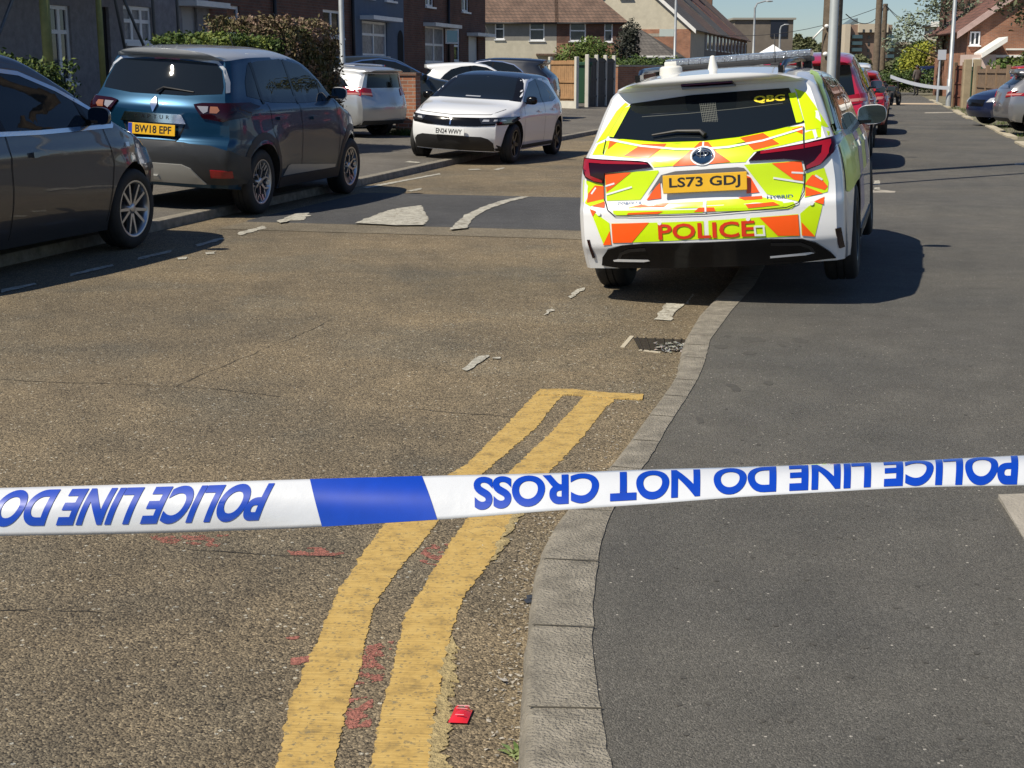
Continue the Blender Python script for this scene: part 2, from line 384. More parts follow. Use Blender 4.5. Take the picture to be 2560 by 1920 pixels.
# speed table across the road
bm = bmesh.new()
HZ = 0.014
prof = [(13.02, 0.004), (13.07, HZ), (16.42, HZ), (16.47, 0.004)]
rows = []
for u, z in prof: rows.append([bm.verts.new(UV(u, v, z)) for v in np.linspace(-6.0, -0.84, 8)])
for i in range(3):
    for j in range(7):
        f = bm.faces.new((rows[i][j], rows[i+1][j], rows[i+1][j+1], rows[i][j+1]))
bm.normal_update()
for f in bm.faces:
    if f.normal.z < 0: f.normal_flip()
o = fin('speed_table', bm, [M_hump]); tag(o, kind='structure')
o = quadgrid('ramp_strip', (12.35, 13.02, -6.0, -0.9), 0.0036, asphalt('pale worn strip', (0.1, 0.085, 0.06), (0.31, 0.26, 0.18), (0.4, 0.38, 0.3), 120, 0.2, None, 0.98, 0.003), 1, 6); tag(o, kind='structure')

# ---- small dark and pale marks on the footway
rnd = random.Random(31); bm = bmesh.new(); n_ = 0
pvb = BVHTree.FromPolygons([v.co for v in pv.data.vertices], [tuple(p.vertices) for p in pv.data.polygons])
def onpave(q):
    h = pvb.ray_cast(Vector((q.x, q.y, 5)), Vector((0, 0, -1))); return h[0].z if h[0] else .02
def blot(bm, c_, rx_, ry_, z):
    k = 11; ph = rnd.random()*6
    bm.faces.new([bm.verts.new((c_.x + rx_*math.cos(6.283*i/k)*rnd.uniform(.6, 1.2), c_.y + ry_*math.sin(6.283*i/k)*rnd.uniform(.6, 1.2), z)) for i in range(k)])
for a, b in ((1310,660),(1590,690),(1500,688),(1780,740),(1340,1080),(1660,1062),(1380,1108),(1070,1380),(1500,810),(1250,750),(1940,700)):
    q = G(1440+a/3.456, 650+b/3.456, .05); q.z = onpave(q); blot(bm, q, rnd.uniform(.02,.05), rnd.uniform(.04,.10), q.z+.0014)
for i in range(60):
    q = G(rnd.uniform(1650, 2560), rnd.uniform(800, 1900), .075); q.z = onpave(q); blot(bm, q, .008, .009, q.z+.0018)
bm.normal_update()
o = fin('footway_stains', bm, mat('dark stain on tarmac', (0.068, 0.064, 0.056), .9, noise_amt=.3, nscale=60)); tag(o, kind='structure')
# ---- painted markings
M_wpaint = mat('worn white road paint', (0.43, 0.41, 0.345), 0.75, noise_amt=0.28, nscale=9, bump=0.5, bscale=90)
def worn(m, road, scale=26, lo=.40, hi=.50):
    t = m.node_tree; p = t.nodes['Principled BSDF']; src = p.inputs['Base Color'].links[0].from_socket; tc = N(t, 'ShaderNodeTexCoord').outputs['Object']
    a = N(t, 'ShaderNodeTexNoise'); a.inputs['Scale'].default_value = scale; a.inputs['Detail'].default_value = 9; a.inputs['Roughness'].default_value = 0.75; t.links.new(tc, a.inputs['Vector'])
    c = mixc(t, ramp(t, a.outputs[0], [(lo, (1, 1, 1)), (hi, (0, 0, 0))]), src, road); t.links.new(c, p.inputs['Base Color'])
worn(M_wpaint, (0.17, 0.145, 0.105))
M_ypaint = None
def worn_yellow():
    m = bpy.data.materials.new('thick yellow road paint'); m.use_nodes = True; t = m.node_tree; p = t.nodes['Principled BSDF']
    tc = N(t, 'ShaderNodeTexCoord').outputs['Object']
    mp = N(t, 'ShaderNodeMapping'); mp.inputs['Rotation'].default_value = (0, 0, R(4)); t.links.new(tc, mp.inputs['Vector'])
    mp2 = N(t, 'ShaderNodeMapping'); mp2.inputs['Scale'].default_value = (9, 130, 1); t.links.new(mp.outputs[0], mp2.inputs['Vector'])
    rid = N(t, 'ShaderNodeTexNoise'); rid.inputs['Scale'].default_value = 1.0; rid.inputs['Detail'].default_value = 3; t.links.new(mp2.outputs[0], rid.inputs['Vector'])
    n = N(t, 'ShaderNodeTexNoise'); n.inputs['Scale'].default_value = 14; n.inputs['Detail'].default_value = 8; n.inputs['Roughness'].default_value = 0.7; t.links.new(tc, n.inputs['Vector'])
    c = ramp(t, n.outputs[0], [(0.3, (0.26, 0.175, 0.06)), (0.48, (0.47, 0.31, 0.09)), (0.75, (0.55, 0.385, 0.13))])
    v = N(t, 'ShaderNodeTexVoronoi'); v.inputs['Scale'].default_value = 150; t.links.new(tc, v.inputs['Vector'])
    sp = N(t, 'ShaderNodeSeparateColor'); t.links.new(v.outputs['Color'], sp.inputs[0])
    c = mixc(t, ramp(t, sp.outputs[0], [(0.9, (0, 0, 0)), (0.95, (0.6, 0.6, 0.6))]), c, (0.15, 0.12, 0.07))
    c = mixc(t, 0.3, c, ramp(t, rid.outputs[0], [(0.36, (0.5, 0.5, 0.5)), (0.5, (1, 1, 1))]), 'MULTIPLY')
    t.links.new(c, p.inputs['Base Color']); p.inputs['Roughness'].default_value = 0.7
    b = N(t, 'ShaderNodeBump'); b.inputs['Distance'].default_value = 0.004; b.inputs['Strength'].default_value = 0.8
    t.links.new(rid.outputs[0], b.inputs['Height']); t.links.new(b.outputs[0], p.inputs['Normal']); return m
M_ypaint = worn_yellow(); worn(M_ypaint, (0.20, 0.16, 0.085), 34, .36, .43)
def ribbon(name, left, right, m, z=0.004, th=0.0, rough=0.006, seed=1, n=160, rx=None):
    """band between two traced edges, its edges frayed; a real thickness th"""
    def resample(P):
        P = [Vector(p) for p in P]; d = [0]
        for a, b in zip(P, P[1:]): d.append(d[-1] + (b-a).length)
        out = []
        for s in np.linspace(0, 1, n):
            q = s*d[-1]; k = 0
            while k < len(d)-2 and d[k+1] < q: k += 1
            f = (q-d[k])/max(1e-6, d[k+1]-d[k]); out.append(P[k].lerp(P[k+1], f))
        return out
    A = resample(left); B = resample(right); bm = bmesh.new(); rows = []
    rnd = random.Random(seed); off = [0, 0]
    for k, (a, b) in enumerate(zip(A, B)):
        s = (b-a).normalized()
        for e in (0, 1):
            off[e] = off[e]*0.62 + rnd.gauss(0, rough*0.5)
            if rnd.random() < 0.05: off[e] += rnd.uniform(-1, 1)*rough*2.2
        a2 = a + s*off[0]; b2 = b + s*off[1]
        row = [bm.verts.new((a2.x, a2.y, -0.001)), bm.verts.new((a2.x, a2.y, z+th))] + \
              [bm.verts.new((*(a2.lerp(b2, q)).xy, z+th+0.0006)) for q in (.33, .66)] + [bm.verts.new((b2.x, b2.y, z+th)), bm.verts.new((b2.x, b2.y, -0.001))]
        rows.append(row)
    for i in range(n-1):
        for j in range(5): bm.faces.new((rows[i][j], rows[i][j+1], rows[i+1][j+1], rows[i+1][j]))
    bm.normal_update()
    if sum(f.normal.z for f in bm.faces) < 0: bmesh.ops.reverse_faces(bm, faces=bm.faces[:])
    o = fin(name, bm, m); tag(o, kind='structure'); return o
g0 = lambda L: [G(*p) for p in L]
ribbon('yellow_line', g0([(640,2110),(690,1930),(728,1750),(763,1670),(800,1590),(845,1480),(925,1360),(1010,1250),(1170,1160),(1265,1065),(1325,1000),(1350,974)]),
       g0([(800,2110),(833,1930),(872,1750),(905,1660),(915,1590),(935,1520),(985,1440),(1062,1350),(1130,1255),(1230,1165),(1335,1075),(1388,1010),(1410,984)]), M_ypaint, .0018, .0008, .0042, 2, 620)
ribbon('yellow_line', g0([(880,2110),(930,1900),(960,1760),(985,1660),(1015,1540),(1075,1440),(1135,1345),(1210,1240),(1290,1165),(1380,1080),(1435,1020),(1465,985)]),
       g0([(1050,2110),(1075,1900),(1085,1800),(1108,1680),(1125,1600),(1160,1490),(1230,1400),(1262,1330),(1310,1245),(1390,1165),(1465,1085),(1510,1025),(1545,993)]), M_ypaint, .0018, .0008, .0042, 5, 620)
ribbon('yellow_line', g0([(1350,975),(1430,975),(1520,984),(1609,988)]), g0([(1345,990),(1430,989),(1520,997),(1606,1001)]), M_ypaint, .0052, .0008, .003, 8, 120)
# older paint peeping out on the right of the second line
ribbon('old_yellow_line', g0([(1062,2060),(1075,1900),(1090,1760),(1105,1700),(1118,1620),(1130,1590)]), g0([(1095,2060),(1112,1900),(1128,1790),(1135,1700),(1140,1640),(1135,1600)]),
       mat('old pale yellow paint', (0.36, 0.28, 0.13), 0.8, noise_amt=0.35, nscale=30, bump=0.7, bscale=120), .002, .002, .012, 11, 120)
ribbon('old_yellow_line', g0([(1226,1405),(1262,1330),(1300,1260)]), g0([(1240,1402),(1282,1330),(1316,1260)]), MATS['old pale yellow paint'], .002, .002, .009, 12, 60)
def mark(pts, nm='white_marking', m=None, z=0.006, rough=0.01, seed=0, zz=0.0):
    P = [G(a, b, zz) for a, b in pts]; out = []; rnd = random.Random(seed+len(pts)*7+int(pts[0][0]))
    for a, b in zip(P, P[1:]+P[:1]):
        k = max(1, int((b-a).length/0.06)); d = (b-a); nrm = Vector((-d.y, d.x, 0)).normalized() if d.length > 0 else Vector()
        for i in range(k): out.append(a.lerp(b, i/k) + nrm*rnd.uniform(-rough, rough))
    o = sheet(nm, out, m or M_wpaint, z=zz+z); tag(o, kind='structure'); return o
c6 = lambda L, ox=0, oy=100, s=2.304: [(ox+a/s, oy+b/s) for a, b in L]
for L in ([(0,1440),(200,1403),(215,1412),(0,1462)], [(400,1350),(640,1296),(655,1306),(400,1366)], [(790,1258),(980,1214),(990,1224),(795,1272)], [(1130,1182),(1270,1142),(1290,1150),(1140,1194)],
          [(1370,1112),(1520,1074),(1535,1086),(1380,1128)], [(1025,1258),(1070,1252),(1070,1266),(1030,1268)], [(1180,1226),(1240,1222),(1240,1234),(1185,1238)]):
    mark(c6(L), rough=0.012)
c3 = lambda L: c6(L, 600, 400)
mark(c3([(660,366),(760,325),(850,293),(940,275),(1045,263),(1062,300),(1085,345),(1060,376),(900,378)]), zz=HZ, rough=0.015)
mark(c3([(1205,405),(1260,350),(1300,315),(1400,270),(1520,232),(1620,213),(1672,213),(1560,240),(1440,280),(1360,325),(1325,360),(1312,393)]), zz=HZ, rough=0.012)
mark(c3([(205,355),(280,322),(345,308),(410,300),(395,325),(370,348),(300,352),(235,366)]), zz=HZ, rough=0.03)
mark(c3([(705,160),(1150,78),(1155,84),(735,165)]), rough=0.01)
mark(c3([(960,180),(1040,165),(1045,172),(985,184)]), rough=0.02)
mark(c3([(1310,55),(1380,52),(1385,58),(1312,60)]), rough=0.02); mark(c3([(1460,55),(1520,45),(1525,50),(1480,60)]), rough=0.02)
mark(c3([(1890,790),(1960,740),(1988,738),(1975,755),(1900,802)]), rough=0.012)
mark(c3([(1740,893),(1800,862),(1808,870),(1755,899)]), rough=0.02)
mark(c3([(1283,1210),(1330,1165),(1375,1135),(1430,1128),(1440,1136),(1390,1165),(1350,1200),(1300,1222)]), rough=0.008)
mark(c3([(1455,1142),(1500,1140),(1500,1150),(1455,1150)]), rough=0.004)
c4 = lambda L: c6(L, 1440, 650, 3.456)
mark(c4([(680,520),(760,400),(780,380),(960,385),(1000,300),(1030,300),(940,400),(870,450),(820,530)]), rough=0.012)
mark(c4([(1305,430),(1400,330),(1560,330),(1480,433)]), zz=.026, rough=0.008)
mark(c3([(840,0),(880,0),(1040,14),(1030,20),(860,8)]), zz=0.09, rough=0.02)
c5 = lambda L: c6(L, 1920, 0, 3.456)
for L in ([(915,1565),(965,1562),(968,1598),(918,1600)], [(920,1625),(965,1620),(968,1648),(922,1650)]): mark(c5(L), zz=.0715, rough=0.01)
mark(c5([(910,1640),(1100,1655),(1100,1668),(905,1668)]), zz=.0715, rough=0.02, m=M_slab)
mark(c5([(2130,1415),(2212,1412),(2212,1422),(2135,1425)]), zz=.0715, rough=0.01)
mark(c5([(1350,972),(1600,968),(1600,976),(1350,980)]), zz=.0715, rough=0.05, m=M_slab)
# red survey paint left in patches
M_red = mat('faded red spray paint', (0.30, 0.115, 0.085), 0.9, noise_amt=0.45, nscale=60, bump=0.6, bscale=110)
c7 = lambda L: c6(L, 0, 1100, 1.728)
def splotch(L, seed):
    P = [G(a, b) for a, b in c7(L)]; rnd = random.Random(seed); bm = bmesh.new()
    xs = [p.x for p in P]; ys = [p.y for p in P]
    from mathutils.geometry import intersect_point_tri_2d
    c = sum(P, Vector())/len(P); n = 0
    while n < 2600:
        q = Vector((rnd.uniform(min(xs), max(xs)), rnd.uniform(min(ys), max(ys)), 0)); ins = False
        for a, b in zip(P, P[1:]+P[:1]):
            if intersect_point_tri_2d(q, c, a, b): ins = True; break
        n += 1
        if not ins or noise.noise(q*26) < -0.05 or rnd.random() < .35: continue
        r = rnd.uniform(.0012, .0042); k = rnd.randint(4, 6); ph = rnd.random()*6
        bm.faces.new([bm.verts.new((q.x + r*math.cos(ph+6.283*i/k)*rnd.uniform(.7, 1.3), q.y + r*math.sin(ph+6.283*i/k), 0.0011 + n*2e-7)) for i in range(k)])
    bm.normal_update()
    o = fin('red_spray_paint', bm, M_red); tag(o, kind='structure')
splotch([(645,415),(990,410),(940,462),(780,455),(670,440)], 1); splotch([(1235,470),(1380,465),(1495,490),(1440,502),(1260,498)], 2)
splotch([(1790,525),(1850,455),(1940,450),(1890,545)], 3); splotch([(1510,1065),(1540,960),(1590,890),(1700,870),(1650,1040)], 4)
splotch([(1235,855),(1290,850),(1310,888),(1260,880)], 5); splotch([(1260,945),(1340,935),(1330,970),(1258,972)], 6); splotch([(1490,1250),(1500,1120),(1610,1110),(1600,1240)], 7)
# cracks
def crack(L, wd, seed):
    rnd = random.Random(seed); P = [G(a, b) for a, b in L]; pts = []
    for a, b in zip(P, P[1:]):
        k = max(2, int((b-a).length/0.05))
        for i in range(k): pts.append(a.lerp(b, i/k))
    pts.append(P[-1]); bm = bmesh.new(); prev = None; j = 0
    for i, p in enumerate(pts):
        d = (pts[min(i+1, len(pts)-1)] - pts[max(0, i-1)]).normalized(); n = Vector((-d.y, d.x, 0)); j = j*.7 + rnd.gauss(0, .006)
        ww = wd*rnd.uniform(.3, 1.2); c = p + n*j
        cur = (bm.verts.new((c.x-n.x*ww, c.y-n.y*ww, .002)), bm.verts.new((c.x+n.x*ww, c.y+n.y*ww, .002)))
        if prev: bm.faces.new((prev[0], cur[0], cur[1], prev[1]))
        prev = cur
    o = fin('road_crack', bm, mat('crack filled with dirt', (0.025, 0.021, 0.016), 0.95)); tag(o, kind='structure')
crack([(0,950),(120,956),(400,966),(560,975),(700,992)], .0035, 1)
crack([(1000,1022),(1120,1030),(1230,1038),(1290,1045)], .003, 2)
crack([(440,968),(520,930),(640,880),(740,840),(830,800)], .0022, 3)
crack([(470,1375),(640,1388),(790,1392),(860,1395)], .0025, 4)
crack([(0,1525),(120,1520),(260,1530)], .002, 5)
# gully in the channel
gm = thing('drain_gully', 'sunken iron drain grate full of foil litter beside the kerb', 'drain', G(1645, 862), 0)
bm = bmesh.new(); c = gm.location
Q = [G(1582,845), G(1715,850), G(1700,880), G(1600,878)]
vs = [bm.verts.new((p-c) + Vector((0, 0, 0.0025))) for p in Q]; bm.faces.new(vs); fin('grate', bm, mat('rusted iron grate', (0.035, 0.028, 0.02), 0.8, 0.3, noise_amt=0.5, nscale=30), gm)
bm = bmesh.new()
for i in range(6):
    a = Q[0].lerp(Q[1], (i+.5)/6)-c; b = Q[3].lerp(Q[2], (i+.5)/6)-c
    tube(bm, [a+Vector((0,0,.003)), b+Vector((0,0,.003))], .006, 6)
fin('bars', bm, MATS['rusted iron grate'], gm)
bm = bmesh.new(); rnd = random.Random(5)
for a, b in ((G(1556,869), G(1580,841)), (G(1599,876), G(1652,882))):
    d = (b-a); Mx = Matrix.Translation((a+b)/2-c+Vector((0,0,.01))) @ Matrix.Rotation(math.atan2(d.y, d.x), 4, 'Z'); box(bm, -d.length/2, d.length/2, -.012, .012, -.02, -.006, M=Mx)
fin('frame', bm, mat('worn pale frame', (0.45, 0.40, 0.30), 0.8), gm)
bm = bmesh.new()
for i in range(90):
    p = G(rnd.uniform(1640, 1712), rnd.uniform(862, 882))-c
    k = [bm.verts.new(p + Vector((rnd.uniform(-.022,.022), rnd.uniform(-.04,.04), rnd.uniform(.004,.016)))) for _ in range(3)]
    bm.faces.new(k)
o = fin('foil_litter', bm, mat('crumpled foil', (0.6, 0.62, 0.63), 0.3, 0.7), None, loc=c); tag(o, 'scraps of silver foil lying in the drain grate by the kerb', 'litter')
# sachet
bm = bmesh.new(); c = G(1151, 1792)
A = [G(1120,1812), G(1168,1814), G(1184,1778), G(1172,1773), G(1138,1774)]
nn = 6; g = []
p00, p10, p11, p01 = A[0]-c, A[1]-c, G(1184,1776)-c, G(1138,1774)-c
for i in range(nn+1):
    g.append([bm.verts.new(p00.lerp(p10, i/nn).lerp(p01.lerp(p11, i/nn), j/nn) + Vector((0, 0, .006 + .010*math.sin(math.pi*i/nn)*math.sin(math.pi*j/nn) + (.008 if j == nn else 0)*math.sin(i*2)))) for j in range(nn+1)])
for i in range(nn):
    for j in range(nn): bm.faces.new((g[i][j], g[i+1][j], g[i+1][j+1], g[i][j+1]))
sa = thing('sauce_sachet', 'small crumpled red sauce sachet lying between the yellow lines and the kerb', 'sachet', c)
fin('sachet_body', bm, mat('red plastic film', (0.62, 0.02, 0.03), 0.3, 0, 0.5, 0.4), sa, smooth=True)
bm = bmesh.new()
for (s0, s1, t0, t1) in ((.2,.85,.78,.84), (.2,.8,.62,.66), (.3,.75,.2,.24)):
    q = [p00.lerp(p10, s).lerp(p01.lerp(p11, s), t_) + Vector((0,0,.0185)) for s, t_ in ((s0,t0),(s1,t0),(s1,t1),(s0,t1))]
    bm.faces.new([bm.verts.new(v) for v in q])
fin('sachet_print', bm, mat('pale pink print', (0.75, 0.35, 0.35), 0.5), sa)
# debris along the channel
bm = bmesh.new(); rnd = random.Random(9)
def chip(bm, p, s):
    vs = [bm.verts.new(p + Vector((rnd.uniform(-s, s), rnd.uniform(-s, s), rnd.uniform(0, s*.8)))) for _ in range(7)]
    bmesh.ops.convex_hull(bm, input=vs)
for i in range(520):
    k = rnd.random(); sy = 950 + (1910-950)*k
    xk = np.interp(sy, [936,994,1067,1130,1173,1285,1364,1430,1562,1727,1920], [1697,1654,1602,1559,1522,1404,1364,1347,1328,1321,1324])
    chip(bm, G(xk - 8 - abs(rnd.gauss(0, 55)), sy), rnd.choice((.0025,.003,.004,.005,.007)))
o = fin('grit', bm, mat('pale loose grit', (0.33, 0.30, 0.25), 0.9, noise_amt=0.5, nscale=60)); tag(o, 'loose pale grit lying in the channel beside the kerb', 'grit', kind='stuff')
bm = bmesh.new(); chip(bm, G(1258, 1708), .02)
o = fin('stone', bm, mat('grey stone', (0.38, 0.36, 0.33), 0.9)); tag(o, 'pale stone chip between the yellow lines and the kerb', 'stone')
bm = bmesh.new(); chip(bm, G(1322, 1506), .022); chip(bm, G(1330, 1504), .02)
o = fin('dark_chip', bm, mat('black plastic scrap', (0.03, 0.035, 0.045), 0.5)); tag(o, 'dark scrap lying against the kerb beside the second yellow line', 'litter')
# weed
c = G(1300, 1885); bm = bmesh.new(); rnd = random.Random(4)
for i in range(46):
    a = rnd.uniform(0, 6.28); l = rnd.uniform(.02, .055); d = Vector((math.cos(a), math.sin(a), rnd.uniform(.3, 1.1))).normalized(); s = d.cross(Vector((0,0,1))).normalized()*rnd.uniform(.003,.007)
    o0 = Vector((rnd.uniform(-.02,.02), rnd.uniform(-.02,.02), 0)); m1 = o0 + d*l*.55; e = o0 + d*l - Vector((0,0,.012))
    v = [bm.verts.new(x) for x in (o0, m1 - s, e, m1 + s)]; bm.faces.new(v)
o = fin('weed', bm, foliage_mat('weed green', (0.04,0.07,0.02), (0.10,0.16,0.04), (0.25,0.28,0.12)), None, loc=c); tag(o, 'small green weed growing at the foot of the kerb', 'weed')
# ================================================================ CARS
def curve(pts):                                    # monotone cubic through points
    pts = sorted(pts); xs = np.array([p[0] for p in pts], float); ys = np.array([p[1] for p in pts], float)
    h = np.diff(xs); d = np.diff(ys)/h; m = np.zeros(len(xs))
    m[0] = d[0]; m[-1] = d[-1]
    for i in range(1, len(xs)-1):
        m[i] = 0 if d[i-1]*d[i] <= 0 else (h[i-1]+h[i])*1.5*2/2/( (2*h[i]+h[i-1])/(2*d[i-1]) + (h[i]+2*h[i-1])/(2*d[i]) )
    def f(x):
        x = min(max(x, xs[0]), xs[-1]); i = min(max(int(np.searchsorted(xs, x))-1, 0), len(h)-1)
        t = (x-xs[i])/h[i]; a = ys[i]; b = ys[i+1]
        return (2*t**3-3*t*t+1)*a + (t**3-2*t*t+t)*h[i]*m[i] + (-2*t**3+3*t*t)*b + (t**3-t*t)*h[i]*m[i+1]
    return f
def dec(s):
    s = min(max(s, 0), 1); return (1-s)**2*(1+2*s)
class Car:
    pass
def car_shell(sp):
    L, W = sp['L'], sp['W']; hw = W/2
    top = curve(sp['top']); plan = curve(sp['plan']); F = curve(sp['sec']); Xr = curve(sp['rear']); Xf = curve(sp['front']); bot = curve(sp.get('bot', [(0,.28),(.6,.2),(L-.6,.19),(L,.2)]))
    NS = sp.get('ns', 84); NV = sp.get('nv', 34); NA = 12; K = 16
    bwr, bwf = sp.get('bow', (.16, .26)); wr, wf, rad = sp['wr'], sp['wf'], sp['rad']
    def warp(xs, y, z):
        b = min(1.0, abs(y)/hw)**2.4
        return xs + (Xr(z)+bwr*b)*dec(xs/1.7) - (Xf(z)+bwf*b)*dec((L-xs)/1.4)
    def width(xs, z):
        fl = 0.0
        for xw in (wr, wf): fl += sp.get('flare', .018)*math.exp(-((xs-xw)/.42)**2)*(1 if z < rad*2.1 else math.exp(-((z-rad*2.1)/.12)**2))
        cl = sp.get('crease', .008)*math.exp(-((z-sp.get('crz', .8))/.05)**2)
        return hw*plan(xs)*F(z) + fl*plan(xs) + cl*(1 if .3 < xs < L-.4 else 0)
    bm = bmesh.new(); rings = []
    for i in range(NS+1):
        s = i/NS; xs = L*(s - 0.9*math.sin(2*math.pi*s)/(2*math.pi))
        zt = top(xs)
        for _ in range(5): zt = top(warp(xs, 0, zt))
        zb = bot(xs); h = sp.get('crown', .12) + 0.02; h = min(h, (zt-zb)*.5); z0 = zt-h
        half = [(width(xs, zb+(z0-zb)*j/NV), zb+(z0-zb)*j/NV) for j in range(NV+1)]
        wE = half[-1][0]; n = sp.get('sq', 3.4); sl = (half[-2][0]-wE)/((z0-zb)/NV)
        for a in range(1, NA+1):
            t = math.pi/2*a/NA; dz = h*math.sin(t)**(2/n) ; half.append((max(0, (wE - sl*dz*0.45))*(math.cos(t)**(2/n) if a < NA else 0), z0+dz))
        row = []
        bl = [bm.verts.new((warp(xs, y, zb), y, zb)) for y in np.linspace(-half[0][0], half[0][0], K+1)]
        lf = [bm.verts.new((warp(xs, y, z), y, z)) for y, z in half[1:]]
        rt = [bm.verts.new((warp(xs, -y, z), -y, z)) for y, z in half[1:-1]]
        rings.append((bl, lf, rt, half))
    def quad(a, b, c, d):
        return bm.faces.new((a, b, c, d))
    for i in range(NS):
        A, B = rings[i], rings[i+1]
        for j in range(K): quad(A[0][j], B[0][j], B[0][j+1], A[0][j+1])
        la = [A[0][-1]]+A[1]; lb = [B[0][-1]]+B[1]
        for j in range(len(la)-1): quad(la[j], lb[j], lb[j+1], la[j+1])
        ra = [A[0][0]]+A[2]+[A[1][-1]]; rb = [B[0][0]]+B[2]+[B[1][-1]]
        for j in range(len(ra)-1): quad(ra[j], ra[j+1], rb[j+1], rb[j])
    for e, fl in ((0, False), (NS, True)):
        bl, lf, rt, half = rings[e]; xs = 0 if e == 0 else L
        prev = bl
        for r in range(len(rt)):
            y, z = half[r+1]
            cur = [rt[r]] + [bm.verts.new((warp(xs, yy, z), yy, z)) for yy in np.linspace(-y, y, K+1)[1:-1]] + [lf[r]]
            for j in range(K):
                q = (prev[j], prev[j+1], cur[j+1], cur[j]); bm.faces.new(q if fl else q[::-1])
            prev = cur
        for j in range(K):
            q = (prev[j], prev[j+1], lf[-1]); bm.faces.new(q if fl else q[::-1])
    bmesh.ops.recalc_face_normals(bm, faces=bm.faces[:])
    for f in bm.faces: f.smooth = True
    return bm
def zscale(sp, k):
    for q in ('rear', 'front', 'sec'): sp[q] = [(a*k, b) for a, b in sp[q]]
    for q in ('top', 'bot'):
        if q in sp: sp[q] = [(a, b*k if b > .3 else b) for a, b in sp[q]]
    sp['crz'] = sp.get('crz', .8)*k; sp['zs'] = k
def make_car(name, label, sp, pos, heading, cat='car', group=None, roll=0.0, z=0.0, wheels=True):
    """pos: world point of the middle of the rear (or nose if sp flipped); heading: degrees right of +Y"""
    c = Car(); c.sp = sp; L = sp['L']
    root = thing(name, label, cat, group=group)
    c.root = root; c.mid = L/2
    bm = car_shell(sp)
    for v in bm.verts: v.co.x -= L/2
    bm.normal_update(); c.bvh = BVHTree.FromBMesh(bm)
    mats = sp['paint']; fn = sp.get('matfn')
    if fn:
        for f in bm.faces: f.material_index = fn(f.calc_center_median(), f.normal, L)
    nm = len(mats)
    me = bpy.data.meshes.new('body'); bm.to_mesh(me); bm.free()
    for m in mats: me.materials.append(m)
    me.materials.append(M_dark)
    tmp = bpy.data.objects.new('tmp', me); COL.objects.link(tmp)
    cb = bmesh.new(); hw = sp['W']/2; ra = sp['rad']+sp.get('gap', .055)
    for xw in (sp['wr'], sp['wf']):
        for s in (-1, 1):
            rr = bmesh.ops.create_cone(cb, cap_ends=True, segments=48, radius1=ra, radius2=ra, depth=.42, matrix=Matrix.Translation((xw-L/2, s*(hw-.12), sp['rad']+.01)) @ Matrix.Rotation(R(90), 4, 'X'))
    for f in cb.faces: f.material_index = nm; f.smooth = True
    cme = bpy.data.meshes.new('cut'); cb.to_mesh(cme); cb.free()
    for m in mats: cme.materials.append(m)
    cme.materials.append(M_dark)
    cut = bpy.data.objects.new('cut', cme); COL.objects.link(cut)
    md = tmp.modifiers.new('b', 'BOOLEAN'); md.operation = 'DIFFERENCE'; md.object = cut; md.solver = 'EXACT'
    dg = bpy.context.evaluated_depsgraph_get(); dg.update()
    nme = bpy.data.meshes.new_from_object(tmp.evaluated_get(dg)); nme.name = 'body'
    bpy.data.objects.remove(tmp); bpy.data.objects.remove(cut)
    nme.set_sharp_from_angle(angle=R(38))
    body = bpy.data.objects.new('body', nme); COL.objects.link(body); body.parent = root; c.body = body
    if wheels:
        for xw in (sp['wr'], sp['wf']):
            for s in (-1, 1):
                if (xw, s) in sp.get('nowheel', ()): continue
                add_wheel(c, xw-L/2, s, sp)
    h = R(heading)
    fwd = Vector((math.sin(h), math.cos(h), 0)); p = Vector(pos) + fwd*(L/2 if not sp.get('byfront') else -L/2)
    root.location = (p.x, p.y, z)
    root.rotation_euler = (roll, 0, math.pi/2 - h)
    return c
WH = {}
